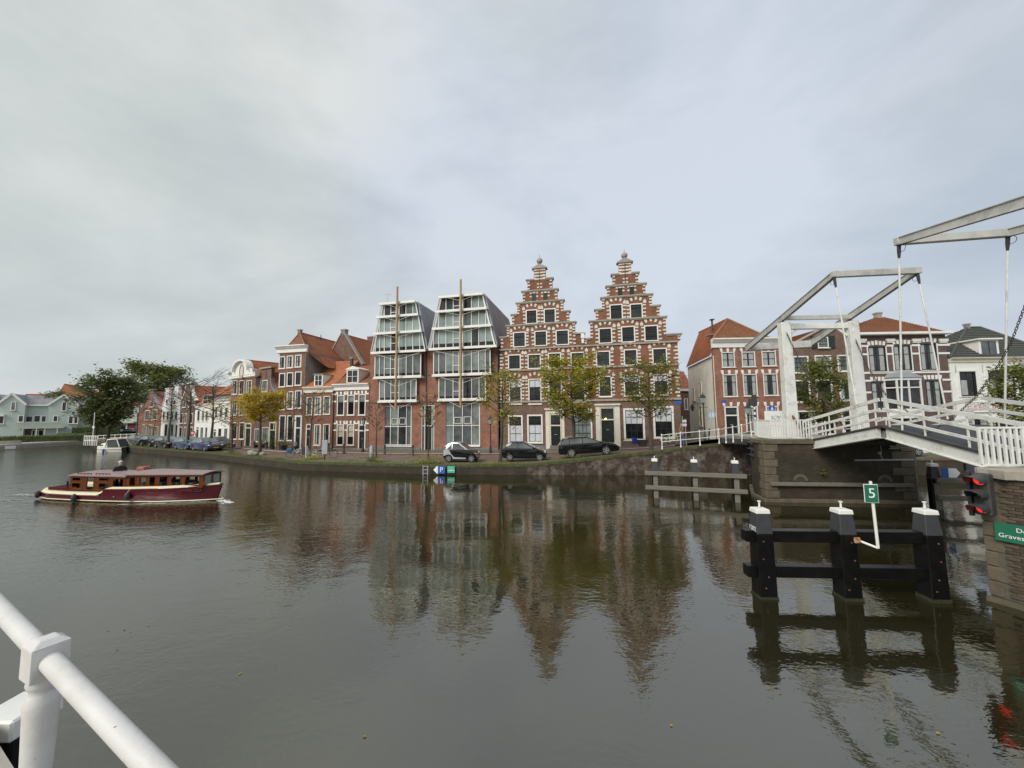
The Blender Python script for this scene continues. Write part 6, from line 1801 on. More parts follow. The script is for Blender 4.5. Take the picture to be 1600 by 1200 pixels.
# splayed side wall and body
bx, by = -1.3 + .0, 9.6
so_ = 2.15                                  # the rear corner stands further right
zsd = h.z(357, 440)
zbk = zsd
side = MB()
side.add([(-.03, .0, -1.5), (so_ - .6, by, -1.5), (so_ - .6, by, zbk), (-.03, .0, zsd), (.25, 0.02, -1.5), (so_ - .3, by, -1.5), (so_ - .3, by, zbk), (.25, .02, zsd)],
         [(0, 1, 2, 3), (5, 4, 7, 6), (3, 2, 6, 7), (0, 3, 7, 4), (1, 5, 6, 2)])
so = h.b('side_wall', side, 'cream_wall')
sd = Vector((so_ - .57, by, 0)).normalized(); sn = Vector((-sd.y, sd.x, 0))
def side_win(s, z0_, z1_, w=.7):
 p = Vector((-.03, 0, 0)) + sd * s + sn * .03
 f = MB()
 q = lambda a, zz, o: p + sd * a + sn * o + Vector((0, 0, zz))
 f.add([q(-w / 2, z0_, 0), q(w / 2, z0_, 0), q(w / 2, z1_, 0), q(-w / 2, z1_, 0)], [(0, 1, 2, 3)])
 pw_ = f.build('window', M['glass_dark'], h.o)
 f = MB()
 f.bar(q(-w / 2, z0_, .03), q(-w / 2, z1_, .03), .1, .08, up=tuple(sd)); f.bar(q(w / 2, z0_, .03), q(w / 2, z1_, .03), .1, .08, up=tuple(sd)); f.bar(q(-w / 2, z1_, .03), q(w / 2, z1_, .03), .08, .1); f.bar(q(-w / 2 - .1, z0_, .05), q(w / 2 + .1, z0_, .05), .16, .1); f.bar(q(-w / 2, (z0_ + z1_) / 2, .02), q(w / 2, (z0_ + z1_) / 2, .02), .05, .06)
 f.build('window_frame', M['cream_paint'], pw_)
zz = lambda cy: h.z(300, cy)
side_win(4.6, h.z(340, 735), h.z(340, 610)); side_win(7.4, h.z(340, 745), h.z(340, 640)); side_win(5.0, h.z(345, 960), h.z(345, 800), .9)
xm = h.L / 2
zr = h.z(505, 165, 2.2)
rf = MB(); ovx = -.2
rf.roof((ovx, 0.2, zsd + .02), (so_ - .75, by, zsd + .02), (xm, by, zr), (xm, 3.0, zr), 30)
rf.roof((h.L + .0, by, zsd + .02), (h.L, .2, zc1 - .2), (xm, 3.0, zr), (xm, by, zr), 30)
h.b('roof', rf, 'tiles_orange')
rf = MB(); rf.roof((ovx, .15, zc1 - .35), (h.L, .15, zc1 - .35), (xm, 3.0, zr), (xm, 3.0, zr), 22); h.b('roof_hip', rf, 'tiles_rust')
rd = MB(); rd.tube([(xm, 3, zr + .03), (xm, by, zr + .03)], .11, 6); rd.tube([(ovx, .15, zc1 - .3), (xm, 3, zr + .03)], .11, 6); rd.tube([(h.L, .15, zc1 - .3), (xm, 3, zr + .03)], .11, 6); h.b('ridge_tiles', rd, 'tiles_rust')
h.b('roof_light', MB().bar(((xm + ovx) / 2 + .15, 3.4, (zr + zsd) / 2 + .62), ((xm + ovx) / 2 + .15, 4.4, (zr + zsd) / 2 + .62), .7, .06), 'zinc')
f = MB(); f.tube([(xm - .9, 4.5, zr - .9), (xm - .9, 4.5, zr + .35)], .09, 6); f.box(xm - 1.1, xm - .7, 4.3, 4.7, zr + .3, zr + .4); h.b('flue', f, 'iron')
h.b('body', MB().slab([(.26, .41), (h.L, .41), (h.L, by), (so_ - .29, by)], -1.5, zsd - .1), 'brick_brown')
r = h.r(405, 762, 437, 782); h.b('street_name_plate', MB().box(r[0], r[1], -.04, -.01, r[2], r[3]), 'sign_blue')
# ---------------------------------------------------------------- brown gable house behind the portal
h = House('brown_house', 'brown brick house with black attic shutters and white windows, behind the drawbridge portal', 1225.5, 1333, RS, 1.7, Kbr)
ze = h.z(500, 575)
for w in ((345, 605, 440, 708), (478, 600, 577, 703), (613, 598, 700, 698)): h.win(h.r(*w), 4, (.33, .66), gm=random.choice(['glass_shade', 'glass_mid']), fw=.12)
for w in ((355, 750, 450, 885), (485, 745, 585, 880), (625, 740, 718, 875)): h.win(h.r(*w), 2, (.66,), gm='glass_black', fw=.12)
for w in ((355, 935, 482, 1080), (515, 935, 600, 1080), (640, 930, 735, 1080)): h.win(h.r(*w), 2, (.7,), gm='glass_black', fw=.13)
za = h.z(590, 430)
h.wall('brick_brown', ze, depth=10)
pr = [(0, ze), (h.L, ze), (h.L - .15, ze + .6), (h.x(690, 500), za), (h.x(545, 500), za)]
h.b('gable_wall', MB().prism(pr, 0, .35), 'brick_brown')
r = h.r(490, 490, 556, 556); w_ = h.win(r, 4, (.33, .66), gm='glass_shade', hole=False, y=-.12)
sw = (r[1] - r[0]) * .55
for a, b in ((r[0] - sw - .02, r[0] - .02), (r[1] + .02, r[1] + sw + .02)): h.b('shutter', MB().box(a, b, -.11, -.05, r[2] - .05, r[3] + .1), 'door_green')
rf = MB(); rf.roof((-.1, 1.0, ze), (-.1, 10, ze), (h.x(545, 500), 10, za), (h.x(545, 500), .36, za), 18); rf.roof((h.L + .1, 10, ze), (h.L + .1, .36, ze), (h.x(690, 500), .36, za), (h.x(690, 500), 10, za), 18)
rf.add([(h.x(545, 500), .36, za), (h.x(690, 500), .36, za), (h.x(690, 500), 10, za), (h.x(545, 500), 10, za)], [(0, 1, 2, 3)])
h.b('roof', rf, 'tiles_rust')
h.b('gable_capping', MB().bar((-.05, .15, ze + .05), (h.x(545, 500), .15, za + .05), .5, .12), 'stone_grey')
# ---------------------------------------------------------------- dark banded house with bay window
h = House('banded_house', 'dark purple brick house with white stone bands, a bay window and a hipped rust roof', 1334, 1490, RS, 1.6, K6, 'house')
zt = h.z(290, 636)
W1 = [(150, 682, 220, 784), (252, 677, 322, 780), (360, 670, 428, 778)]
W2 = [(163, 827, 232, 940), (385, 820, 447, 930)]
for w in W1 + W2: h.win(h.r(*w), 2, (.66,), gm='glass_dark', fm='dark_paint', curtains=.3, fw=.06)
f = MB()
def band_rows(y, rng, t=.09):
 z = h.z(290, y)
 for a, b in rng: f.box(h.x(a, y), h.x(b, y), -.035, -.001, z - t, z + t)
band_rows(788, ((103, 487),)); band_rows(712, ((103, 148), (222, 250), (325, 358), (430, 480))); band_rows(678, ((103, 148), (222, 250), (325, 358), (430, 480)))
band_rows(820, ((108, 160), (234, 250), (450, 488))); band_rows(868, ((108, 160), (234, 245), (450, 488))); band_rows(945, ((108, 246), (386, 490)))
h.b('stone_band', f, 'white_paint')
f = MB()
for w in W1:
 r = h.r(*w); xm = (r[0] + r[1]) / 2; f.box(r[0] - .12, r[0] - .02, -.04, -.001, r[2], r[3]); f.box(r[1] + .02, r[1] + .12, -.04, -.001, r[2], r[3])
 for k in range(-2, 3):
  f.prism([(xm + k * .34 - .1, r[3] + .16 - abs(k) * .03), (xm + k * .34 + .1, r[3] + .16 - abs(k) * .03), (xm + k * .37 + .12, r[3] + .58 - abs(k) * .05), (xm + k * .37 - .12, r[3] + .58 - abs(k) * .05)], -.05, .0)
for w in W2:
 r = h.r(*w); xm = (r[0] + r[1]) / 2
 for k in range(-2, 3):
  f.prism([(xm + k * .34 - .1, r[3] + .1), (xm + k * .34 + .1, r[3] + .1), (xm + k * .37 + .12, r[3] + .5), (xm + k * .37 - .12, r[3] + .5)], -.05, .0)
for x in (120, 236, 342, 452):
 z = h.z(x, 657); xx = h.x(x, 657); f.box(xx - .42, xx + .42, -.12, -.001, z - .1, z + .14); f.box(xx - .34, xx + .34, -.08, -.0015, z - .24, z - .1)
h.b('arch_stones', f, 'white_paint')
h.wall('brick_purple', zt, depth=9)
h.b('eave_gutter', MB().box(-.1, h.L + .25, -.55, .1, zt - .0, zt + .24), 'white_paint', bevel=.03)
# bay window
r = h.r(247, 808, 384, 975, -.7)
f = MB(); a, b, z0_, z1_ = r
pts = [(a, .0), (a + .45, -.75), (b - .45, -.75), (b, .0)]
def bay_wall(m, z0_, z1_, grow_=0, nm='bay'):
 g = MB()
 g.slab([(x + (grow_ if x > (a + b) / 2 else -grow_), y - grow_ * (y < 0)) for x, y in pts], z0_, z1_); return h.b(nm, g, m)
bay = bay_wall('glass_dark', z0_ + .9, z1_ - .1, -.05, 'bay_glass')
MB().slab(pts, z0_, z0_ + .9).build('bay_base', M['white_paint'], bay)
MB().slab([(p[0] + (.08 if p[0] > (a + b) / 2 else -.08), p[1] - .08) for p in pts], z1_ - .25, z1_).build('bay_head', M['white_paint'], bay)
g = MB(); 
for x, y in pts: g.box(x - .06, x + .06, y - .06, y + .06, z0_ + .9, z1_ - .25)
g.box((a + b) / 2 - .05, (a + b) / 2 + .05, -.8, -.7, z0_ + .9, z1_ - .25)
for p, q in zip(pts, pts[1:]): g.bar((p[0], p[1], z1_ - .95), (q[0], q[1], z1_ - .95), .1, .1)
g.build('bay_mullion', M['white_paint'], bay)
g = MB(); lo = [(p[0] + (.2 if p[0] > (a + b) / 2 else -.2), p[1] - .2, z1_ + .002) for p in pts]; hi = [(p[0] + (-.5 if p[0] > (a + b) / 2 else .5), min(-.02, p[1] + .5), z1_ + .55) for p in pts]
g.add(lo + hi, [(0, 1, 5, 4), (1, 2, 6, 5), (2, 3, 7, 6), (4, 5, 6, 7), (3, 2, 1, 0)]); g.build('bay_roof', M['lead'], bay)
for w in ((255, 830, 280, 940), (330, 850, 372, 945)): pass
rr = h.z(190, 562, 4.5); xa = h.x(190, 565, 4.5)
f = MB(); f.roof((-.2, -.2, zt + .2), (h.L + .1, -.2, zt + .2), (xa + .6, 4.6, rr), (xa, 4.6, rr), 22); f.roof((-.2, 9, zt + .2), (-.2, -.2, zt + .2), (xa, 4.6, rr), (xa, 4.6, rr), 22); f.roof((h.L + .1, -.2, zt + .2), (h.L + .1, 9, zt + .2), (xa + .6, 4.6, rr), (xa + .6, 4.6, rr), 22)
h.b('roof', f, 'tiles_rust')
h.chimney(xa, 4.6, rr - .3, rr + .5, .5, .5, 'stone_grey', pot=False)
h.chimney(h.L - 1.6, 3, zt + .2, zt + .9, .6, .5, 'grey_render', pot=False)
# ---------------------------------------------------------------- white spice shop with dark roof
h = House('spice_shop', 'cream white corner shop with a dark tiled hipped roof and red lettering, right edge', 1492, 1668, RS, 1.5, Kspice, 'shop')
zc = h.z(480, 505)
for w in ((240, 604, 392, 834), (508, 595, 656, 828), (785, 585, 935, 815)): h.win(h.r(*w), 2, (.68,), gm='glass_black', fm='dark_paint', curtains=.0 or None, blind=None, fw=.06)
for w in ((240, 604, 392, 834), (508, 595, 656, 828)):
 r = h.r(*w); a, b = r[0] + .12, r[0] + (r[1] - r[0]) * .52
 h.b('curtain', MB().box(a, b, .066, .074, r[2] + .12, r[2] + (r[3] - r[2]) * .66), 'curtain')
 f = MB(); f.box(r[0] - .28, r[0] - .01, -.05, -.001, r[2] - .1, r[3] + .02); f.box(r[1] + .01, r[1] + .28, -.05, -.001, r[2] - .1, r[3] + .02); f.box(r[0] - .28, r[1] + .28, -.055, -.0012, r[3] + .022, r[3] + .2); h.b('window_surround', f, 'white_wall')
for x in (195, 448, 745):
 xx = h.x(x, 580); h.b('wall_anchor', MB().box(xx - .03, xx + .03, -.05, -.001, h.z(448, 612), h.z(448, 540)), 'bridge_grey')
for w in ((300, 1040, 520, 1190), (560, 1030, 760, 1190)): h.win(h.r(*w), 2, (.8,), gm='glass_black', fm='white_paint')
h.wall('white_wall', zc, depth=9)
h.cornice(-.05, h.L + .2, zc - .1, h.z(480, 474), 'cream_paint', out=.4)
zt = h.z(480, 474); xp = h.x(345, 185, 4); zp = h.z(345, 185, 4)
f = MB(); f.roof((-.1, -.2, zt), (h.L, -.2, zt), (xp + 1.4, 4.4, zp), (xp, 4.4, zp), 17, .06); f.roof((-.1, 9, zt), (-.1, -.2, zt), (xp, 4.4, zp), (xp, 4.4, zp), 17, .06); f.roof((h.L, -.2, zt), (h.L, 9, zt), (xp + 1.4, 4.4, zp), (xp + 1.4, 4.4, zp), 17, .06)
h.b('roof', f, 'slate_moss')
rd = MB(); rd.tube([(-.1, -.2, zt + .05), (xp, 4.4, zp + .03)], .12, 6); rd.tube([(xp, 4.4, zp + .03), (xp + 1.4, 4.4, zp + .03)], .12, 6); rd.tube([(h.L, -.2, zt + .05), (xp + 1.4, 4.4, zp + .03)], .12, 6); h.b('ridge_tiles', rd, 'slate_moss')
h.chimney(xp, 4.4, zp - .2, zp + .45, .35, .35, 'grey_render', pot=False)
r = h.r(452, 300, 640, 456)
d_o = h.b('dormer', MB().box(r[0], r[1], .3, 3.5, zt + .05, r[3]), 'white_paint')
MB().box(r[0] - .2, r[1] + .2, .05, 3.5, r[3] + .002, r[3] + .14).build('dormer_roof', M['white_paint'], d_o)
MB().box(r[0] + .22, r[1] - .22, .285, .297, zt + .35, r[3] - .12).build('dormer_pane', M['glass_mid'], d_o)
xm = (r[0] + r[1]) / 2; MB().box(xm - .04, xm + .04, .26, .284, zt + .35, r[3] - .12).build('dormer_bar', M['dark_paint'], d_o)
r = h.r(190, 885, 652, 985)
sb = h.b('shop_board', MB().box(r[0], r[1], -.16, -.06, r[2], r[3]), 'white_paint')
p = h.f(400, 906); text_mesh('lettering', 'SPECERIJEN', .42, M['text_grey'], h.o, (p[0], -.17, p[1]), ext=.006, sx=1.25)
p = h.f(460, 946); text_mesh('lettering', 'GEERLINGS', .62, M['text_red'], h.o, (p[0] + .35, -.17, p[1]), ext=.006, sx=1.3)
# ---------------------------------------------------------------- house glimpsed down the alley
h = House('alley_house', 'small brick house with a red roof glimpsed down the alley', 1058, 1086, ((17, 52), (24, 51)), 1.6, K4d)
zc = h.z(960, 540)
h.win(h.r(955, 615, 990, 720), 2, (.5,), gm='glass_pale')
h.wall('brick_brown', zc, depth=8, x0=-4)
h.gable_roof(-4, h.L, 0, 8, zc, h.z(960, 370, 4), 'tiles_red', 'x', 18)
r = h.r(930, 525, 992, 545); h.b('gutter', MB().box(-4, h.L, -.25, 0, zc - .1, zc + .2), 'white_paint')
# ---------------------------------------------------------------- green boarded houses on the left bank
h = House('green_house', 'pale green boarded waterside terrace with two white-edged gables and a long balcony', -46, 131, ((-92, 70.5), (-79, 78.5)), 1.3, Kgreen, 'house')
zev = h.z(600, 430)
def gb(xa, xp, xb, yp, ye):
 a, p, b = h.x(xa, ye), h.x(xp, yp), h.x(xb, ye)
 za, zp = h.z(xp, ye), h.z(xp, yp)
 m_ = MB(); m_.prism([(a, 0), (b, 0), (b, za), (p, zp), (a, za)], -.9, 7); h.b('gable_wing', m_, 'green_boards')
 m_ = MB(); m_.bar((a - .15, -1.0, za - .1), (p, -1.0, zp + .1), .3, .26, up=(0, 1, 0)); m_.bar((b + .15, -1.0, za - .1), (p, -1.0, zp + .1), .3, .26, up=(0, 1, 0)); h.b('barge_board', m_, 'white_wall')
 m_ = MB(); m_.roof((a - .2, -1.1, za - .05), (a - .2, 7, za - .05), (p, 7, zp + .08), (p, -1.1, zp + .08), 14); m_.roof((b + .2, 7, za - .05), (b + .2, -1.1, za - .05), (p, -1.1, zp + .08), (p, 7, zp + .08), 14); h.b('roof', m_, 'slate')
 return a, b, za, zp
gb(20, 235, 440, 262, 420)
gb(800, 1035, 1260, 285, 430)
gb(-430, -215, 0, 250, 415)
m_ = MB(); m_.box(0, h.L, -.0, 7, -.5, zev); h.b('wall', m_, 'green_boards')
m_ = MB(); m_.roof((0, -.3, zev), (h.L, -.3, zev), (h.L, 3.5, zev + 1.9), (0, 3.5, zev + 1.9), 14); m_.roof((h.L, 7, zev), (0, 7, zev), (0, 3.5, zev + 1.9), (h.L, 3.5, zev + 1.9), 14); h.b('roof', m_, 'slate')
h.b('gutter', MB().box(h.x(440, 430), h.x(800, 430), -.45, -.25, zev - .15, zev + .1), 'white_wall')
for w, g in (((172, 378, 250, 510), 'glass_shade'), ((968, 380, 1045, 520), 'glass_dark')): h.win(h.r(*w, -.9), 1, (.25,), gm=g, hole=False, y=-1.05)
for w in ((285, 590, 375, 695), (830, 595, 910, 690), (-80, 600, 70, 725), (1070, 600, 1150, 720), (1155, 600, 1225, 720)): h.win(h.r(*w, -.9), 1, (), gm='glass_dark', hole=False, y=-1.05)
for w in ((395, 600, 520, 695), (530, 590, 640, 695), (645, 595, 730, 695), (745, 600, 820, 695)): h.win(h.r(*w), 2, (), gm='glass_dark', hole=False, y=-.15)
r = h.r(250, 695, 1000, 795, -1.9)
m_ = MB(); m_.box(r[0], r[1], -2.0, .0, r[2], r[2] + .25); bal = h.b('balcony', m_, 'green_boards')
m_ = MB(); m_.box(r[0], r[1], -2.03, -1.95, r[3] - .1, r[3]); m_.box(r[0], r[1], -2.028, -1.96, r[2] + .26, r[2] + .34)
n = 64
for k in range(n + 1):
 x = r[0] + (r[1] - r[0]) * k / n; m_.box(x - .03, x + .03, -2.02, -1.97, r[2] + .34, r[3] - .1)
m_.build('balcony_rail', M['pale_green'], bal)
h.b('lower_front', MB().box(h.x(80, 800), h.x(1000, 800), -.06, -.001, -.5, r[2]), 'brick_purple')
h.b('canopy', MB().box(h.x(-60, 575), h.x(130, 575), -1.4, -.9, h.z(30, 600, -1), h.z(30, 575, -1)), 'white_wall')
for w in ((270, 815, 340, 890), (500, 815, 560, 910), (600, 815, 690, 910), (720, 815, 800, 890), (-60, 830, 60, 910)): h.win(h.r(*w), 1, (), gm='glass_black', hole=False, y=-.2, sill=False)
for x in (355, 570, 700, 895):
 xx = h.x(x, 850, -1.9); MB().box(xx - .08, xx + .08, -1.98, -1.82, -.5, r[2] - .002).build('balcony_post', M['pale_green'], bal)
# background roofs of the left bank
h = House('red_roof_house', 'long low house with a pinkish red roof behind the green terrace', 18, 78, ((-110, 96), (-92, 104)), 1.2, Kgreen)
zr = h.z(450, 262, 4); m_ = MB(); ze = h.z(450, 345)
h.gable_roof(0, h.L, 0, 8, ze, zr, 'tiles_red', 'x', 14); h.wall('white_wall', ze, depth=8)
r = h.r(340, 318, 550, 350, -.5); h.b('white_dormer', MB().box(r[0], r[1], -.4, 2, ze - .2, r[3]), 'white_wall')
h = House('orange_roof_house', 'house with a steep orange roof rising behind the dark trees on the left', 91, 140, ((-99, 87), (-84, 94)), 1.2, Kgreen)
zr, ze = h.z(1150, 120, 3), h.z(1000, 290)
h.gable_roof(-.3, h.L, 0, 9, ze, zr, 'tiles_orange', 'y', 18, xr=h.x(1130, 140, 3)); h.wall('brick_brown', ze, depth=9)
h = House('low_garage_building', 'pale green low building with dark red doors and two big pots between the tree trunks', 150, 216, ((-82, 88), (-73, 88)), 1.0, Kfar, 'building')
zc, zb = h.z(700, 470), h.z(600, 690)
h.wall('pale_green', zc, depth=8)
h.b('red_door', MB().box(h.x(680, 760), h.x(785, 760), -.1, -.001, 0, h.z(730, 700)), 'sign_red' if False else mat('door_maroon', (.16, .02, .03), .5, .1))
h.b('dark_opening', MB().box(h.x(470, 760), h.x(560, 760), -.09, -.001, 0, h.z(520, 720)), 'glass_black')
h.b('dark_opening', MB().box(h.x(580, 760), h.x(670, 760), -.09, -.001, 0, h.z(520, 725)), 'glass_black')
for x in (450, 568, 676): xx = h.x(x, 760); h.b('pillar', MB().box(xx - .15, xx + .15, -.2, -.002, 0, zb), 'cream_paint')
h.b('canopy', MB().box(0, h.L, -.9, 0, zb - .1, zb + .25), 'pale_green')
h.b('roof', MB().prism([(h.x(560, 560), zc), (h.L, zc), (h.L, zc + .8), (h.x(720, 470), zc + .8)], 0, 8), 'tiles_red')
h = House('chimney_house', 'narrow brick building with a square brick chimney behind the first row tree', 214, 224, ((-73.5, 80), (-69, 80)), .9, Kfar, 'building')
h.b('wall', MB().box(0, h.L, 0, 5, -.5, h.z(850, 560)), 'brick_brown')
h.chimney(h.L * .4, 1, h.z(850, 560), h.z(850, 425), 1.0, .9, 'concrete', pot=False)
# ================================================================== TREES
def tree(name, label, base, H, tr, h0, rx, leaves, mats, seed, lean=(0, 0), leaf=.13, limbs=18, spread=.32, crown_c=None, rz=None, up=.5, group=None, twig=.018, dens=(.35, 1.0), subs=4):
 rnd = random.Random(seed)
 t = thing(name, label, 'tree', tuple(base), 0, group)
 tb, cr = MB(), MB()
 n = 9
 tp = []
 for i in range(n):
  f = i / (n - 1)
  tp.append(Vector((lean[0] * f * H + math.sin(f * 5 + seed) * .06 * f * H * .3, lean[1] * f * H + math.cos(f * 4 + seed) * .05 * f * H * .3, f * H * .93)))
 tb.tube([tp[0] - Vector((0, 0, .3))] + tp, [tr * 1.35] + [tr * (1.15 if i == 0 else (1 - .86 * i / (n - 1))) for i in range(n)], 8)
 def tpos(f):
  k = min(n - 2, int(f * (n - 1))); return tp[k].lerp(tp[k + 1], f * (n - 1) - k)
 cc = crown_c if crown_c is not None else (h0 + H) / 2
 cz = rz if rz is not None else (H - h0) / 2
 ends = []
 for i in range(limbs):
  f = (h0 + (H * .9 - h0) * ((i + rnd.random() * .8) / limbs)) / (H * .93)
  f = min(.97, f)
  p = tpos(f)
  a = i * 2.4 + rnd.uniform(-.5, .5)
  zrel = (p.z + .3 - cc) / cz
  rad = rx * math.sqrt(max(.10, 1 - min(.95, zrel * zrel))) * rnd.uniform(.7, 1.08)
  d = Vector((math.cos(a), math.sin(a), rnd.uniform(up * .5, up * 1.3)))
  q1 = p + d * rad * .45 + Vector((0, 0, -.02)); q2 = p + Vector((d.x, d.y, d.z * .95)) * rad * .8 + Vector((rnd.uniform(-.1, .1), rnd.uniform(-.1, .1), .05)); q3 = p + Vector((d.x, d.y, d.z * 1.1)) * rad
  r0 = tr * .42 * (1 - .6 * f)
  tb.tube([p, q1, q2, q3], [r0, r0 * .7, r0 * .4, twig * .5], 5)
  for k in range(subs):
   g = rnd.uniform(.3, .95)
   s0 = p.lerp(q1, g / .45) if g < .45 else q1.lerp(q3, (g - .45) / .55)
   b = a + rnd.uniform(-1.3, 1.3)
   e = Vector((math.cos(b), math.sin(b), rnd.uniform(-.25, .9))) * rad * rnd.uniform(.25, .5)
   m_ = s0 + e * .5 + Vector((rnd.uniform(-.08, .08), rnd.uniform(-.08, .08), rnd.uniform(0, .1)))
   tb.tube([s0, m_, s0 + e], [twig * 1.3, twig, twig * .4], 4)
   ends.append((s0, s0 + e)); ends.append((q1, q3)) if k == 0 else None
   for _ in range(2):
    b2 = rnd.uniform(0, 6.28); e2 = Vector((math.cos(b2), math.sin(b2), rnd.uniform(-.2, .9))) * rad * rnd.uniform(.12, .25)
    tb.tube([m_, m_ + e2], [twig * .7, twig * .3], 3); ends.append((m_, m_ + e2))
 tb.build('trunk', M['bark'], t, smooth=True)
 w = [m[1] for m in mats]
 if leaves:
  bias = {}
  for i in range(leaves):
   k = rnd.randrange(len(ends))
   if k not in bias: bias[k] = (rnd.choices(range(len(mats)), w)[0], rnd.random())
   if bias[k][1] < dens[0] * .5: 
    if rnd.random() < .75: continue
   a, b = ends[k]
   c = a.lerp(b, rnd.uniform(.25, 1.1)) + Vector((rnd.gauss(0, spread), rnd.gauss(0, spread), rnd.gauss(0, spread * .8)))
   cr.mi = bias[k][0] if rnd.random() < .6 else rnd.choices(range(len(mats)), w)[0]
   al = rnd.uniform(0, 6.28); tl = rnd.uniform(-.9, .9)
   u = Vector((math.cos(al), math.sin(al), tl * .6)).normalized(); v = Vector((-math.sin(al) * math.cos(tl), math.cos(al) * math.cos(tl), math.sin(tl) + rnd.uniform(-.5, .5))).normalized()
   s = leaf * rnd.uniform(.65, 1.35)
   u *= s * .62; v *= s * .42
   cr.add([c - u, c + v, c + u * 1.1, c - v], [(0, 1, 2, 3)])
  cr.build('crown', [M[m[0]] for m in mats], t)
 return t
gl = lambda px, py, z: on_level(px, py, z)
yel = [('leaf_yellow', 7), ('leaf_gold', 3), ('leaf_olive', .5), ('leaf_lime', 1)]
grn = [('leaf_lime', 4), ('leaf_olive', 4), ('leaf_yellow', 4), ('leaf_green', 1.2)]
rus = [('leaf_olive', 5), ('leaf_green', 3), ('leaf_rust', 1.6), ('leaf_yellow', .6)]
bare = [('leaf_rust', 2), ('leaf_gold', 2), ('leaf_olive', 1)]
def hgt(base, px, py):
 d = at_depth(px, py, base.y); return d.z - base.z
b = gl(213, 695.5, .72); tree('quay_tree', 'bare young tree by the first parked car in the left row', b, hgt(b, 213, 625), .11, 2.2, 1.6, 60, bare, 21, group='trees along the quay', limbs=12)
b = gl(239, 696.5, .72); tree('quay_tree', 'thin tree with a few yellow leaves before the brown brick gable house', b, hgt(b, 240, 640), .1, 2.0, 1.3, 260, yel, 22, group='trees along the quay', limbs=12)
b = gl(262.5, 700.5, .72); tree('quay_tree', 'bare tree in front of the twin white gable houses', b, hgt(b, 266, 612), .15, 3.2, 2.6, 25, bare, 23, group='trees along the quay', limbs=16, up=.7)
b = gl(292.5, 702.5, .72); tree('quay_tree', 'tallest bare tree, in front of the grey brown bell gable house', b, hgt(b, 297, 585), .17, 4.2, 3.2, 20, bare, 24, group='trees along the quay', limbs=18, up=.7)
b = gl(328, 703.5, .72); tree('quay_tree', 'bare tree with a wide crown before the white and cream houses', b, hgt(b, 335, 592), .17, 3.0, 3.6, 70, bare, 25, lean=(.03, 0), group='trees along the quay', limbs=20, up=.65)
b = gl(361.5, 704.5, .70); tree('quay_tree', 'half bare tree with some golden leaves left of the yellow tree', b, hgt(b, 358, 628), .13, 2.4, 2.5, 900, yel, 26, group='trees along the quay', limbs=15)
b = gl(406, 711, .69); tree('quay_tree', 'bright yellow leafed tree before the neck gable house', b, hgt(b, 405, 614), .17, 3.2, 2.15, 9000, yel, 27, group='trees along the quay', leaf=.15, limbs=24, spread=.24, dens=(.5, 1))
b = gl(457, 702, .66); tree('quay_tree', 'thin dark bare trunk before the tall four-storey house', b, hgt(b, 457, 618), .09, 3.2, 1.1, 15, bare, 28, group='trees along the quay', limbs=10)
b = gl(484.5, 712, .68); tree('quay_tree', 'slim bare tree with upturned twigs beside the grey bikes', b, hgt(b, 484, 607), .12, 2.8, 1.75, 60, bare, 29, group='trees along the quay', limbs=14, up=.75)
b = gl(588, 714, .68); tree('quay_tree', 'slender bare sapling by the round grey post and green bush', b, hgt(b, 584, 628), .085, 2.2, 1.1, 40, bare, 30, lean=(-.03, 0), group='trees along the quay', limbs=13, up=.8)
b = gl(669, 718, .68); tree('quay_tree', 'slim tree with sparse rusty leaves before the office entrance', b, hgt(b, 666, 612), .09, 2.6, 1.25, 330, [('leaf_rust', 2), ('leaf_gold', 3), ('leaf_olive', 2)], 31, group='trees along the quay', limbs=15, up=.7)
b = gl(781.5, 722, .72); tree('quay_tree', 'leaning half bare tree with yellow green leaves left of the small black car', b, hgt(b, 790, 575), .14, 2.6, 2.0, 2600, grn, 32, lean=(.055, 0), group='trees along the quay', limbs=18, up=.75)
b = gl(897, 713, 1.12); tree('quay_tree', 'full yellow green tree standing before the black estate car', b, hgt(b, 893, 555), .16, 2.5, 2.65, 12000, grn, 33, group='trees along the quay', leaf=.15, limbs=28, spread=.22, up=.45, dens=(.6, 1))
b = gl(1018, 701.5, 1.68); tree('quay_tree', 'olive and rust leafed tree before the right stepped gable', b, hgt(b, 1012, 562), .15, 2.2, 2.25, 5200, rus, 34, group='trees along the quay', limbs=20, up=.45, leaf=.14)
b = at_depth(1292, 690, 29.5); tree('street_tree', 'green leafed tree seen through the drawbridge portal', Vector((b.x, b.y, 1.7)), hgt(Vector((b.x, b.y, 1.7)), 1287, 556), .13, 1.4, 1.4, 5600, [('leaf_green', 6), ('leaf_olive', 3), ('leaf_rust', .4)], 35, leaf=.16, dens=(.15, 1), limbs=20, up=.5)
b = at_depth(1594, 690, 27); tree('street_tree', 'green leafed tree before the white spice shop, at the right edge', Vector((b.x, b.y, 1.2)), hgt(Vector((b.x, b.y, 1.2)), 1593, 562), .12, 1.7, 1.2, 5200, [('leaf_green', 5), ('leaf_olive', 3), ('leaf_lime', .8)], 36, leaf=.15, dens=(.2, 1), limbs=20, up=.5)
dk = [('leaf_dark', 5), ('leaf_deep', 3), ('leaf_green', 3), ('leaf_rust', .5)]
b = gl(147, 692, .9); b = Vector((b.x * 1.04, b.y * 1.04, .8)); tree('bank_tree', 'dark green tree with a broad crown beside the green houses', b, hgt(b, 150, 581), .25, 2.4, 3.2, 7500, dk, 41, lean=(.10, 0), leaf=.30, limbs=28, spread=.45, up=.45, dens=(.6, 1))
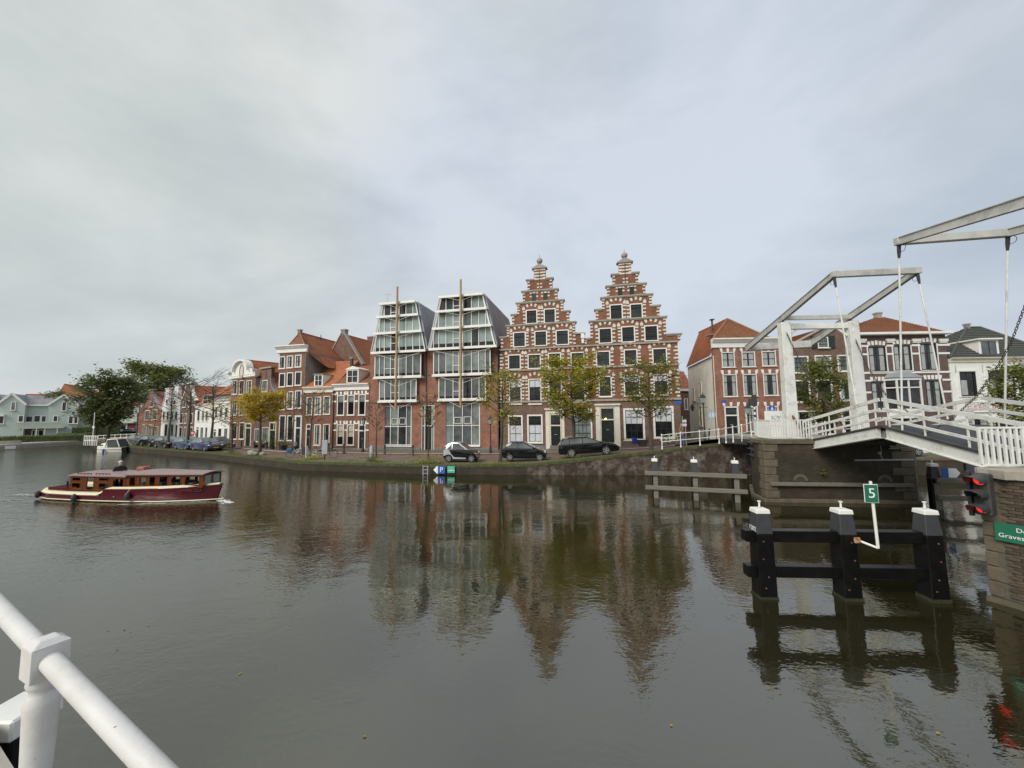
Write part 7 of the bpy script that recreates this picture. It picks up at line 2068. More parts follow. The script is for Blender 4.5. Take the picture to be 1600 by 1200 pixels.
b = gl(167, 692, .9); b = Vector((b.x * 1.06, b.y * 1.06, .8)); tree('bank_tree', 'dark green tree with a pointed top left of the low garage building', b, hgt(b, 183, 592), .22, 2.4, 3.1, 7500, dk, 42, lean=(.13, 0), leaf=.32, limbs=24, spread=.45, up=.5)
b = Vector((-91, 76.5, .9)); tree('bank_tree', 'dark tree with rusty leaves overhanging the second green gable', b, hgt(b, 118, 608), .2, 2.4, 2.4, 3600, [('leaf_dark', 5), ('leaf_deep', 3), ('leaf_rust', 1.2)], 43, leaf=.32, limbs=20, spread=.45, up=.45)
b = at_depth(243, 680, 104); b.z = .9; tree('park_tree', 'large round green tree rising behind the gabled houses', b, hgt(b, 245, 569), .5, 4.2, 6.6, 15000, [('leaf_green', 5), ('leaf_dark', 4), ('leaf_olive', 1)], 44, leaf=.5, limbs=36, spread=.8, up=.45)
def hedge(name, label, x0, x1, y0, y1, z0, z1, rotz, loc, n, seed, m=('leaf_deep', 'leaf_dark'), leaf=.2):
 rnd = random.Random(seed); t = thing(name, label, 'hedge', loc, rotz)
 MB().box(x0 + .1, x1 - .1, y0 + .1, y1 - .1, z0, z1 - .1).build('hedge_core', M['leaf_deep'], t)
 mb = MB()
 for i in range(n):
  f = rnd.random()
  c = Vector((rnd.uniform(x0, x1), y0 + abs(rnd.gauss(0, .07)), rnd.uniform(z0, z1))) if f < .6 else Vector((rnd.uniform(x0, x1), rnd.uniform(y0, y1), z1 + rnd.gauss(0, .06)))
  a = rnd.uniform(0, 6.28); u = Vector((math.cos(a), math.sin(a) * .6, rnd.uniform(-.5, .5))) * leaf * .5; v = Vector((-math.sin(a), .3, rnd.uniform(.2, 1))).normalized() * leaf * .4
  mb.mi = rnd.choice((0, 1, 1)); mb.add([c - u, c + v, c + u, c - v], [(0, 1, 2, 3)])
 mb.build('foliage', [M[k] for k in m], t)
gr = math.atan2(8, 13)
p = gl(-20, 689, .9)
hedge('clipped_hedge', 'long low clipped hedge along the waterside path, left edge', 0, 11.2, -.6, .6, -.2, 1.0, R(36), tuple(gl(-22, 692.5, .75)), 1400, 51, ('leaf_dark', 'leaf_green'))
hedge('clipped_hedge', 'dark clipped hedge right of the gap in the garden path', 0, 4.6, -.6, .6, -.2, 1.1, R(36), tuple(gl(89, 687.5, .75)), 700, 52)
hedge('clipped_hedge', 'tall dark hedge under the bank trees', 0, 6.5, -.8, .8, -.2, 2.2, R(36), tuple(gl(112, 686, .8)), 900, 53)
hedge('garden_shrub', 'rounded shrub under the balcony of the green houses', 0, 2.0, -.7, .7, 0, 1.3, R(36), tuple(gl(34, 683, .95)), 400, 54, ('leaf_dark', 'leaf_green'))
hedge('garden_shrub', 'bushy shrub beside the left lower window of the green houses', 0, 2.2, -.7, .7, 0, 2.0, R(36), tuple(gl(9, 684, .95)), 500, 55, ('leaf_dark', 'leaf_green'))
struct(MB().slab([(-77.9, 20), (-77.9, 70.5), (-79.2, 71.5), (-85, 60), (-90, 20)], .70, .735).build('waterside_path', M['concrete']))
# shrubs at the tree feet
def shrub(label, p, n, seed, size, mats, sp=(.5, .35, .6), name='shrub'):
 o = weeds(name, label, [p], seed, size, n, sp, mats[0], None, 'shrub'); o.data.materials[1] = M[mats[1]]; return o
shrub('yellow green plants at the foot of the tree by the grey bikes', gl(488, 717, .68), 260, 61, .16, ('leaf_lime', 'leaf_yellow'), (.9, .5, .35))
shrub('round dark green bush at the foot of the grey post', gl(581, 721, .68), 420, 62, .13, ('leaf_green', 'leaf_olive'), (.55, .5, .6))
shrub('low green tuft right of the round bush', gl(591, 722, .68), 200, 63, .12, ('leaf_olive', 'leaf_lime'), (.6, .4, .3))
shrub('tall leafy weeds around the slim tree before the office entrance', gl(667, 724, .68), 420, 64, .17, ('leaf_olive', 'leaf_lime'), (1.3, .6, .6))
shrub('low mossy weeds at the foot of the leaning tree', gl(783, 725, .72), 220, 65, .10, ('leaf_olive', 'leaf_yellow'), (1.6, .4, .12))
shrub('dark weeds at the foot of the half bare tree with golden leaves', gl(361, 708, .70), 220, 66, .15, ('leaf_green', 'leaf_dark'), (.8, .5, .4))
shrub('green weeds under the full yellow green tree', gl(897, 714, 1.12), 180, 67, .10, ('leaf_olive', 'leaf_lime'), (1.6, .4, .1))
shrub('pale yellow shrub on the quay corner behind the white cabin boat', gl(190, 694, .75), 260, 68, .22, ('leaf_yellow', 'leaf_lime'), (1.0, .7, .9))
# grass on the verge
rnd = random.Random(5); mb = MB()
for i in range(len(LAND) - 1):
 (e0, b0), (e1, b1) = LAND[i], LAND[i + 1]
 if i > 8: continue
 L_ = (Vector(e1) - Vector(e0)).length
 for k in range(int(L_ * 55)):
  s, t_ = rnd.random(), rnd.random() ** 1.6 * .16
  p = Vector(lerp(lerp(e0, e1, s), lerp(b0, b1, s), t_ + .004))
  if math.sin(p.x * 1.7) + math.sin(p.x * .61 + p.y) + rnd.uniform(-1, 1) < .1: continue
  a = rnd.uniform(0, 6.28); h_ = rnd.uniform(.04, .13); w_ = Vector((math.cos(a), math.sin(a), 0)) * .035
  mb.mi = rnd.choice((0, 0, 1)); q = p + Vector((rnd.gauss(0, .04), rnd.gauss(0, .04), h_)); mb.add([p - w_, p + w_, q], [(0, 1, 2)])
mb.build('grass_tufts', [M['grass'], M['leaf_olive']], kind='stuff')
# ================================================================== CARS
def wheel(t, x, y, r, w=.19, spokes=5, rim='rim'):
 s = 1 if y > 0 else -1
 def ring(prof, n=20):
  mb = MB(); vs, fs = [], []; k = len(prof)
  for rr, yy in prof:
   for j in range(n):
    a = 2 * math.pi * j / n; vs.append((x + rr * math.cos(a), y + yy * s, r + rr * math.sin(a)))
  for i in range(k - 1):
   for j in range(n): fs.append((i * n + j, i * n + (j + 1) % n, (i + 1) * n + (j + 1) % n, (i + 1) * n + j))
  fs.append(tuple(range(n))); fs.append(tuple(range((k - 1) * n, k * n)))
  return mb.add(vs, fs)
 ty = ring([(r * .6, -w), (r * .96, -w), (r, -w * .85), (r, -.02), (r * .95, 0), (r * .68, .005), (r * .66, -.02)]).build('tyre', M['tyre'], t, smooth=True)
 rm = ring([(r * .66, -.06), (r * .66, -.008), (r * .60, -.008), (r * .58, -.035), (r * .1, -.035)])
 for k in range(spokes):
  a = 2 * math.pi * k / spokes; c, s_ = math.cos(a), math.sin(a); d = Vector((c, 0, s_)); n_ = Vector((-s_, 0, c)) * r * .09
  o = Vector((x, y - .012 * s, r)); o2 = Vector((x, y - .034 * s, r))
  p = [o + d * r * .12 - n_, o + d * r * .12 + n_, o + d * r * .6 + n_ * .8, o + d * r * .6 - n_ * .8]; q = [v - Vector((0, .02 * s, 0)) for v in p]
  rm.add(p + q, [(0, 1, 2, 3), (0, 4, 5, 1), (1, 5, 6, 2), (2, 6, 7, 3), (3, 7, 4, 0)])
 rm.build('rim', M[rim], ty)
 dk_ = ring([(r * .57, -.05), (r * .57, -.04), (r * .01, -.04)]); dk_.build('brake_disc', M['iron'], ty)
def car(name, label, loc, rotz, L, W, low, green, wheels, r, body, tilt=0, group=None, glassm='glass_mid', cabin=None, roofrail=False, pillar=(.5,), tail='lamp_red', extra=None, cat='car'):
 """low/green: side outlines (x, z); front is +x"""
 t = thing(name, label, cat, loc, rotz, group)
 t.rotation_euler = (0, -tilt, rotz)
 pts = []
 for x, z in low: pts.append((x, z))
 # underside with wheel arches, front to back
 for cx in sorted(wheels, reverse=True):
  ar = r * 1.14
  pts += [(cx + ar * math.cos(a), r + ar * math.sin(a)) for a in [math.asin(min(1, max(-1, (.2 - r) / ar)))] + [math.pi * i / 8 for i in range(1, 8)] + [math.pi - math.asin((.2 - r) / ar)]]
 mb = MB(); mb.prism(pts, -W / 2, W / 2)
 bo = mb.build('body', M[body], t, smooth=True, bevel=.045, segs=2, ang=50)
 ins = .19
 n = len(green)
 yb, ytop = W / 2 - .045, W / 2 - ins
 zs = [z for _, z in green]; zb, zt = min(zs), max(zs)
 Y = lambda z: yb + (ytop - yb) * (z - zb) / (zt - zb)
 vs = [(x, -Y(z), z) for x, z in green] + [(x, Y(z), z) for x, z in green]
 fs = [tuple(range(n)), tuple(reversed(range(n, 2 * n)))] + [(i, i + n, (i + 1) % n + n, (i + 1) % n) for i in range(n)]
 cb = MB().add(vs, fs).build('cabin', M[cabin or body], t, smooth=True, bevel=.035, segs=2, ang=50)
 # side glass: shrunk outline split at the pillars
 cx, cz = sum(x for x, z in green) / n, (zb + zt) / 2
 ix0, ix1 = green[0][0], green[-1][0]
 rtx0, rtx1 = min(x for x, z in green if z > zt - .08), max(x for x, z in green if z > zt - .08)
 z0, z1 = zb + .03, zt - .09
 def xb(z, s): 
  f = (z - zb) / (zt - zb); return (ix0 + (rtx0 - ix0) * f + .11) if s == 0 else (ix1 + (rtx1 - ix1) * f - .12)
 cuts = [None] + [ix0 + (ix1 - ix0) * p for p in pillar] + [None]
 for sd in (-1, 1):
  for i in range(len(cuts) - 1):
   a0 = xb(z0, 0) if cuts[i] is None else cuts[i] + .03; a1 = xb(z1, 0) if cuts[i] is None else cuts[i] + .03
   b0 = xb(z0, 1) if cuts[i + 1] is None else cuts[i + 1] - .03; b1 = xb(z1, 1) if cuts[i + 1] is None else cuts[i + 1] - .03
   if b1 < a1: b1 = a1 = (a1 + b1) / 2
   e = .012
   f = [(a0, sd * (Y(z0) + e), z0), (b0, sd * (Y(z0) + e), z0), (b1, sd * (Y(z1) + e), z1), (a1, sd * (Y(z1) + e), z1)]
   g = [(x, y - sd * .02, z) for x, y, z in f]
   MB().add(f + g, [(0, 1, 2, 3), (0, 4, 5, 1), (1, 5, 6, 2), (2, 6, 7, 3), (3, 7, 4, 0)]).build('side_window', M[glassm], cb)
 # windscreen and rear window
 order = sorted(range(n), key=lambda i: green[i][0])
 for s in (0, 1):
  bx = ix0 if s == 0 else ix1; tx = rtx0 if s == 0 else rtx1
  lo, hi = .10, .86
  p = [(bx + (tx - bx) * lo, zb + (zt - zb) * lo), (bx + (tx - bx) * hi, zb + (zt - zb) * hi)]
  o = .014 if s else -.014
  f = [(p[0][0] + o, -Y(p[0][1]) + .08, p[0][1]), (p[0][0] + o, Y(p[0][1]) - .08, p[0][1]), (p[1][0] + o, Y(p[1][1]) - .06, p[1][1] + .01), (p[1][0] + o, -Y(p[1][1]) + .06, p[1][1] + .01)]
  MB().add(f, [(0, 1, 2, 3)]).build('windscreen' if s else 'rear_window', M[glassm], cb)
 for x in wheels:
  for y in (-W / 2 + .015, W / 2 - .015): wheel(t, x, y, r)
 fz = [z for x, z in low if x > L - .35]; zh = .62
 for y in (-1, 1):
  mb = MB(); mb.ball((L - .16, y * (W / 2 - .17), zh + .04), .1, 8, 5, (1.3, 1.2, .8)); mb.build('headlight', M['lamp_clear'], bo)
  mb = MB(); mb.ball((.09, y * (W / 2 - .12), .80), .1, 8, 5, (.8, .9, 1.5)); mb.build('tail_light', M[tail], bo)
  mb = MB(); mb.ball((ix1 - .25, y * (W / 2 + .06), zb + .06), .09, 8, 5, (.7, 1, .7)); mb.build('mirror', M[cabin or body], bo)
  mb = MB()
  for xx in [ix0 + (ix1 - ix0) * (p + .06) for p in (0.12,) + tuple(pillar)][:2]: mb.box(xx, xx + .16, y * (W / 2 + .004) - .012, y * (W / 2 + .004) + .012, zb - .12, zb - .09)
  mb.build('door_handle', M[body], bo)
 MB().box(L - .02, L + .006, -.26, .26, .36, .47).build('number_plate', M['plate_yellow'], bo)
 MB().box(-.006, .02, -.26, .26, .5, .61).build('number_plate', M['plate_yellow'], bo)
 MB().box(L - .03, L + .004, -.45, .45, .5, .57).build('grille', M['iron'], bo)
 if roofrail:
  for y in (-1, 1): MB().tube([(rtx0 + .1, y * (ytop - .02), zt + .03), (rtx0 + .3, y * (ytop - .02), zt + .07), (rtx1 - .3, y * (ytop - .02), zt + .07), (rtx1 - .1, y * (ytop - .02), zt + .03)], .018, 5).build('roof_rail', M['metal_grey'], cb)
 return t
HATCH = dict(L=3.9, W=1.66, low=[(.05, .25), (0, .5), (.03, .9), (.12, 1.0), (1.4, 1.0), (2.9, .97), (3.55, .82), (3.85, .62), (3.9, .42), (3.85, .24)],
             green=[(.16, .97), (.42, 1.42), (.9, 1.50), (1.9, 1.48), (2.95, .95)], wheels=(.72, 3.15), r=.3, pillar=(.28, .60))
SMALL = dict(L=3.44, W=1.62, low=[(.04, .25), (0, .5), (.05, .92), (.12, 1.0), (1.2, .98), (2.7, .95), (3.2, .78), (3.42, .58), (3.44, .4), (3.4, .23)],
             green=[(.14, .97), (.36, 1.34), (.75, 1.46), (1.6, 1.46), (2.72, .93)], wheels=(.58, 2.92), r=.285, pillar=(.42,))
ESTATE = dict(L=4.68, W=1.80, low=[(.06, .26), (0, .5), (.04, .88), (.1, 1.0), (2.0, 1.0), (3.45, .97), (4.2, .86), (4.58, .68), (4.67, .45), (4.6, .24)],
              green=[(.12, .97), (.55, 1.40), (1.0, 1.47), (2.2, 1.47), (3.5, .95)], wheels=(1.0, 3.66), r=.33, pillar=(.24, .54))
def put(px0, px1, pyw, z, L, back=.8):
 """rear-left and front positions of the near side wheels -> location of the car origin on its centre line"""
 a, b = on_level(px0, pyw[0], z[0]), on_level(px1, pyw[1], z[1])
 d = (b - a); ang = math.atan2(d.y, d.x); n = Vector((-math.sin(ang), math.cos(ang), 0))
 m = (a + b) / 2
 return m, ang, n
def place_car(spec, name, label, px, py, z, ang, body, **k):
 if px < 320: py -= 1.2
 p = on_level(px, py, z); d = Vector((math.cos(ang), math.sin(ang), 0)); n = Vector((-d.y, d.x, 0))
 o = p - d * spec['L'] / 2 + n * spec['W'] / 2
 sp_ = dict(spec); sp_.update(k)
 return car(name, label, (o.x, o.y, z - (math.sin(sp_.get('tilt', 0)) * spec['L'] / 2)), ang, body=body, **sp_)
# the tiny two-tone car
SM = dict(L=2.69, W=1.62, low=[(.05, .28), (0, .5), (.03, .95), (.12, 1.02), (1.3, 1.0), (2.02, .98), (2.4, .84), (2.62, .66), (2.69, .45), (2.64, .24)],
          green=[(.13, .98), (.34, 1.46), (.62, 1.55), (1.2, 1.54), (2.05, .96)], wheels=(.43, 2.28), r=.29, pillar=(.30,))
sc_ = place_car(SM, 'city_car', 'tiny two-seat car, black with a silver shell, parked above the parking sign', 718, 722.5, .70, R(-8), 'car_black', cabin='car_silver', group='cars parked along the quay')
sb_ = [c for c in sc_.children if c.name.startswith('body')][0]
W2 = SM['W'] / 2
for y in (-1, 1):
 f = [(.02, .52), (.04, .97), (.30, 1.0), (.50, .98), (.62, .70), (.90, .40), (1.85, .36), (1.87, .27), (.80, .27), (.76, .29 + .12), (.70, .52), (.58, .60), (.43, .635), (.28, .60), (.14, .52)]
 mb = MB(); mb.prism(f, min(y * (W2 - .02), y * (W2 + .012)), max(y * (W2 - .02), y * (W2 + .012))); mb.build('silver_shell', M['car_silver'], sb_)
place_car(SMALL, 'small_hatchback', 'small black hatchback parked beside the leaning tree', 819, 720.5, .80, R(-7), 'car_black', group='cars parked along the quay')
place_car(ESTATE, 'estate_car', 'long black estate car with roof rails parked uphill behind the yellow green tree', 921, 712.5, 1.17, R(-5), 'car_black', tilt=R(4.0), roofrail=True, group='cars parked along the quay')
qa = math.atan2(-9.7, 18.7)
for px, py, bd, lb in ((206, 697, 'car_grey', 'dark grey car at the far left end of the parked row, beside the pale shrub'), (226, 699, 'car_black', 'dark car second in the left parked row, between the two thin trees'),
                       (249, 701.5, 'car_black', 'black hatchback third in the left parked row, left of the bare tree'), (281, 704, 'car_blue', 'petrol blue car fourth in the left parked row, before the bell gable house'),
                       (310, 706, 'car_navy', 'purple blue hatchback nearest in the left parked row')):
 place_car(HATCH, 'parked_car', lb, px, py, .72, qa, bd, group='cars parked along the quay', glassm='glass_shade')
place_car(HATCH, 'parked_car', 'dark grey car parked across the street behind the wide bare tree', 330, 702.5, .70, qa, 'car_grey', glassm='glass_mid')
place_car(HATCH, 'parked_car', 'white car with a blue grey lower side, half hidden behind the bridge pier', 1408, 713, 1.2, R(-3), 'car_white', glassm='glass_black')
place_car(SMALL, 'parked_car', 'dark car glimpsed under the near bridge leaf', 1462, 704, 1.3, R(-3), 'car_black')
place_car(HATCH, 'parked_car', 'dark van roof seen above the asphalt of the near bridge leaf', 1575, 690, 1.35, R(-3), 'car_black', cat='car')
for px, lb in ((178, 'dark car parked before the left opening of the low garage building'), (206, 'dark car parked before the red doors of the low garage building')):
 place_car(HATCH, 'parked_car', lb, px, 682, 1.0, R(10), 'car_black')
# ================================================================== BOATS
def loft_hull(secs, name, m, parent, deck=None):
 """secs: list of (x, [(y, z) from keel to sheer on the near side])"""
 mb = MB(); k = len(secs[0][1]); vs, fs = [], []
 for x, pr in secs:
  for y, z in pr: vs.append((x if not isinstance(x, tuple) else x[0] + x[1] * z, -y, z))
  for y, z in reversed(pr): vs.append((x if not isinstance(x, tuple) else x[0] + x[1] * z, y, z))
 w = 2 * k
 for i in range(len(secs) - 1):
  for j in range(w - 1): fs.append((i * w + j, i * w + j + 1, (i + 1) * w + j + 1, (i + 1) * w + j))
 fs.append(tuple(range(w)))
 mb.add(vs, fs)
 return mb.build(name, m, parent, smooth=True, weld=True, ang=35)
bs, bw_ = on_level(88, 773.5, 0), on_level(348, 781, 0)
bd = (bw_ - bs); LB = bd.length; ba = math.atan2(bd.y, bd.x)
bt = thing('saloon_launch', 'long dark red motor launch with a varnished wooden cabin cruising on the left', 'boat', tuple(bs), ba)
prof = [(0.0, .62, .36), (.04, .95, .34), (.12, 1.18, .31), (.3, 1.30, .30), (.45, 1.32, .31), (.47, 1.32, .66), (.6, 1.28, .68), (.75, 1.08, .71), (.88, .68, .75), (.96, .28, .79), (1.0, .03, .81)]
secs = []
for f, y, z in prof:
 rk = 0.02 * f
 secs.append((((f * LB) - (.35 * (f > .9) * (f - .9) / .1), .35 * (f > .9) * (f - .9) / .1) if f > .9 else f * LB, [(.0, -.4), (y * .6, -.32), (y * .93, -.02), (y, .14), (y, z)]))
hull = loft_hull(secs, 'hull', M['hull_red'], bt)
def hy(f):
 for (a, ya, za), (b, yb, zb) in zip(prof, prof[1:]):
  if a <= f <= b: t_ = (f - a) / (b - a + 1e-9); return ya + (yb - ya) * t_, za + (zb - za) * t_
 return prof[-1][1:]
st = MB()                                        # cream waterline and rubbing strake
fs_ = [i / 40 for i in range(41)]
for sd in (-1, 1):
 st.tube([(f * LB, sd * (hy(f)[0] * .97 + .012), .07) for f in fs_], .03, 5)
st.build('waterline_stripe', M['deck_cream'], hull)
st = MB()
for sd in (-1, 1): st.tube([(f * LB, sd * hy(f)[0], hy(f)[1] + .02) for f in fs_ if f < .455], .035, 5); st.tube([(f * LB, sd * hy(f)[0], hy(f)[1] + .015) for f in fs_ if f > .465], .028, 5)
st.build('gunwale', M['mahogany'], hull)
dk_ = MB()
def deck(fa, fb, dz, m, nm, inset=0.0, ins_in=None, n=12):
 g = MB()
 for i in range(n):
  a, b = fa + (fb - fa) * i / n, fa + (fb - fa) * (i + 1) / n
  ya, za = hy(a); yb, zb = hy(b)
  if ins_in is None: g.add([(a * LB, -ya + inset, za + dz), (b * LB, -yb + inset, zb + dz), (b * LB, yb - inset, zb + dz), (a * LB, ya - inset, za + dz)], [(0, 1, 2, 3)])
  else:
   for s in (-1, 1): g.add([(a * LB, s * (ya - inset), za + dz), (b * LB, s * (yb - inset), zb + dz), (b * LB, s * (yb - ins_in), zb + dz + .02), (a * LB, s * (ya - ins_in), za + dz + .02)], [(0, 1, 2, 3)])
 return g.build(nm, m, bt)
deck(.465, .995, .012, M['deck_cream'], 'foredeck')
for f0_, f1_, up_, in_ in ((.0, .458, .15, .10), (.465, .985, .12, .14)):
 g = MB()
 for i in range(14):
  a, b = f0_ + (f1_ - f0_) * i / 14, f0_ + (f1_ - f0_) * (i + 1) / 14
  for s in (-1, 1): g.add([(a * LB, s * hy(a)[0], hy(a)[1] + .03), (b * LB, s * hy(b)[0], hy(b)[1] + .03), (b * LB, s * max(0, hy(b)[0] - in_), hy(b)[1] + up_), (a * LB, s * max(0, hy(a)[0] - in_), hy(a)[1] + up_)], [(0, 1, 2, 3)])
 g.build('cream_bulwark', M['deck_cream'], hull)
deck(.0, .455, .14, M['deck_cream'], 'side_deck', .10, .34)
deck(.0, .455, -.15, M['mahogany'], 'cockpit_floor', .3)
deck(.03, .12, .13, M['deck_cream'], 'stern_deck', .1)
g = MB()
for s in (-1, 1): g.bar((.07 * LB, s * .82, .52), (.2 * LB, s * .95, .56), .05, .22); g.bar((.2 * LB, s * .95, .56), (.26 * LB, s * .95, .60), .05, .24)
g.bar((.07 * LB, -.82, .52), (.07 * LB, .82, .52), .05, .2); g.build('cockpit_coaming', M['hull_red'], bt)
MB().box(.10 * LB, .19 * LB, .35, .78, .4, .66).build('stern_bench', M['deck_cream'], bt, bevel=.04)
MB().tube([(.11 * LB, -.3, .4), (.11 * LB, -.3, .86)], .05, 8).build('bollard', M['iron'], bt)
# deckhouses
def house_section(f0, f1, y0, y1, zb, zt, openings, nm, roof_over=.1, front=True, crown=.06):
 """side walls with real openings between posts; y0/y1 half widths at the two ends"""
 x0, x1 = f0 * LB, f1 * LB
 root = None
 for s in (-1, 1):
  g = MB()
  hs = [(x0 + (x1 - x0) * a, x0 + (x1 - x0) * b, zb + (zt - zb) * c, zb + (zt - zb) * d) for a, b, c, d in openings]
  g.grid_wall(x0, x1, zb, zt, hs, 0, .06)
  g2 = MB(); g2.grid_wall(x0, x1, zb, zt, hs, .06, 0)
  g.v += g2.v; n0 = len(g.v) - len(g2.v); g.f += [tuple(i + n0 for i in q) for q in g2.f]; g.m += g2.m
  g.v = [(x, s * (y0 + (y1 - y0) * (x - x0) / (x1 - x0) - y), z) for x, y, z in g.v]
  w = g.build(nm, M['mahogany'], bt)
  for (a, b, c, d) in hs:
   yy = y0 + (y1 - y0) * ((a + b) / 2 - x0) / (x1 - x0)
   fr = MB()
   m_ = .035
   q = lambda x: s * (y0 + (y1 - y0) * (x - x0) / (x1 - x0) + .012)
   for (xa, xb, za, zc_) in ((a, a + m_, c, d), (b - m_, b, c, d), (a + m_, b - m_, d - m_ * 1.4, d), (a + m_, b - m_, c, c + m_)):
    ya, yb = q(xa), q(xb); fr.add([(xa, ya, za), (xb, yb, za), (xb, yb, zc_), (xa, ya, zc_), (xa, ya - s * .04, za), (xb, yb - s * .04, za), (xb, yb - s * .04, zc_), (xa, ya - s * .04, zc_)], [(0, 1, 2, 3), (0, 4, 5, 1), (1, 5, 6, 2), (2, 6, 7, 3), (3, 7, 4, 0)])
   fr.build('window_frame', mat('varnish', (.18, .055, .015), .22, .2, 5, coat=.8) if 'varnish' not in M else M['varnish'], w)
 return x0, x1
# aft saloon
house_section(.222, .56, .98, 1.05, .52, 1.30, [(.03, .2, .12, .55), (.03, .2, .62, .92), (.30, .44, .02, .95), (.52, .71, .08, .58), (.52, .71, .66, .93), (.77, .97, .08, .9)], 'saloon_side')
house_section(.56, .935, 1.04, .52, .72, 1.40, [(.04, .13, .12, .9), (.17, .27, .15, .9), (.30, .39, .15, .9), (.43, .55, .12, .9), (.58, .72, .14, .9), (.76, .96, .18, .9)], 'cabin_side')
def roof_(f0, f1, y0, y1, z, nm, ov=.09):
 g = MB(); n = 6; k = 8; vs, fs = [], []
 for i in range(n + 1):
  f = f0 + (f1 - f0) * i / n; y = y0 + (y1 - y0) * i / n
  for j in range(k + 1):
   u = -1 + 2 * j / k; vs.append((f * LB, u * (y + ov), z + .09 * (1 - u * u)))
  for j in range(k + 1):
   u = -1 + 2 * j / k; vs.append((f * LB, u * (y + ov), z - .045 + .09 * (1 - u * u)))
 w = 2 * (k + 1)
 for i in range(n):
  for j in range(k): fs += [(i * w + j, i * w + j + 1, (i + 1) * w + j + 1, (i + 1) * w + j), (i * w + k + 1 + j, (i + 1) * w + k + 1 + j, (i + 1) * w + k + 2 + j, i * w + k + 2 + j)]
  for j in (0, k): fs.append((i * w + j, i * w + k + 1 + j, (i + 1) * w + k + 1 + j, (i + 1) * w + j))
 for i in (0, n): fs += [(i * w + j, i * w + j + 1, i * w + k + 2 + j, i * w + k + 1 + j) for j in range(k)]
 g.add(vs, fs); return g.build(nm, M['cabin_roof'], bt, smooth=True, ang=50)
ro_ = roof_(.215, .57, .99, 1.06, 1.33, 'saloon_roof'); roof_(.555, .945, 1.06, .54, 1.43, 'cabin_roof')
for f0, f1 in ((.25, .33), (.36, .44)):
 g = MB(); g.tube([(f0 * LB, -.86, 1.42), (f1 * LB, -.86, 1.42)], .018, 5)
 for k in range(5): x = (f0 + (f1 - f0) * k / 4) * LB; g.box(x - .02, x + .02, -.88, -.84, 1.36, 1.42)
 g.build('grab_rail', M['mahogany'], ro_)
for f, y, m_ in ((.43, .5, 'tiles_red'), (.52, -.2, 'mahogany'), (.72, -.3, 'hull_red')): MB().box(f * LB, f * LB + .5, y, y + .4, 1.44, 1.50 if m_ != 'tiles_red' else 1.60).build('roof_hatch', M[m_], ro_, bevel=.02)
# bulkheads, seats, windscreen
g = MB(); g.add([(.225 * LB, -.97, .42), (.225 * LB, -.3, .42), (.225 * LB, -.3, 1.3), (.225 * LB, -.97, 1.3)], [(0, 1, 2, 3)]); g.add([(.225 * LB, .97, .42), (.225 * LB, .3, .42), (.225 * LB, .3, 1.3), (.225 * LB, .97, 1.3)], [(0, 1, 2, 3)])
g.box(.555 * LB, .56 * LB, -1.03, -.4, .5, 1.38); g.box(.555 * LB, .56 * LB, .4, 1.03, .5, 1.38); g.build('bulkhead', M['mahogany'], bt)
g = MB()
for s in (-1, 1): g.box(.25 * LB, .54 * LB, s * .6 - .2, s * .6 + .2, .2, .62)
for k in range(4): g.box((.60 + .08 * k) * LB, (.60 + .08 * k) * LB + .45, -.7 + .06 * k, .7 - .06 * k, .5, .95)
g.build('seat', M['canvas'], bt, bevel=.03)
g = MB(); fx = .935 * LB
g.box(fx - .03, fx + .03, -.52, -.44, .8, 1.4); g.box(fx - .03, fx + .03, .44, .52, .8, 1.4); g.box(fx - .03, fx + .03, -.05, .05, .8, 1.4); g.box(fx - .029, fx + .029, -.44, .44, .8, .9); g.box(fx - .028, fx + .028, -.44, .44, 1.33, 1.4)
ws = g.build('front_frame', M['mahogany'], bt)
for y0, y1 in ((-.44, -.05), (.05, .44)): MB().box(fx - .006, fx + .006, y0, y1, .9, 1.33).build('pane', M['glass_pale'], ws)
for x, z in ((.035, .26), (.315, .22), (.615, .36)):
 yy = hy(max(0, x))[0] + .12
 g = MB(); g.tube([(x * LB, -yy, z - .2), (x * LB, -yy, z - .12), (x * LB, -yy, z + .12), (x * LB, -yy, z + .2)], [.04, .11, .11, .04], 10); fo3 = g.build('fender', M['fender'], bt, smooth=True)
 g = MB(); g.tube([(x * LB, -yy, z + .2), (x * LB, -yy + .1, hy(max(0, x))[1] + .02)], .012, 5); g.build('fender_rope', M['white_paint'], fo3)
MB().ball((.53 * LB, -hy(.53)[0] - .0, .3), .035, 8, 6).build('outlet', M['metal_grey'], hull)
g = MB()
for f, s in ((.68, -1), (.9, -1), (.68, 1), (.9, 1)): g.box(f * LB - .12, f * LB + .12, s * hy(f)[0] * .86 - .02, s * hy(f)[0] * .86 + .02, hy(f)[1] + .04, hy(f)[1] + .075); g.box(f * LB - .03, f * LB + .03, s * hy(f)[0] * .86 - .02, s * hy(f)[0] * .86 + .02, hy(f)[1] + .01, hy(f)[1] + .04)
g.build('deck_cleat', M['iron'], bt)
g = MB(); g.tube([(.94 * LB, -.1, .85), (.97 * LB, .05, .9), (.985 * LB, .0, .86)], .03, 6); g.tube([(.955 * LB, -.15, .84), (.965 * LB, .2, .84)], .035, 6); g.build('anchor', M['iron'], bt)
# name on the bow, faint gilt letters as in the photograph
fa_ = .90
y0_, y1_ = hy(.87)[0], hy(.95)[0]
text_mesh('name_lettering', 'HYMEZEA', .2, mat('gilt', (.17, .05, .05), .4, .1), hull, (.90 * LB - .15, -hy(.90)[0] - .10, .58), (math.pi / 2, 0, math.atan2(y0_ - y1_, .08 * LB)), ext=.03, sx=1.2)
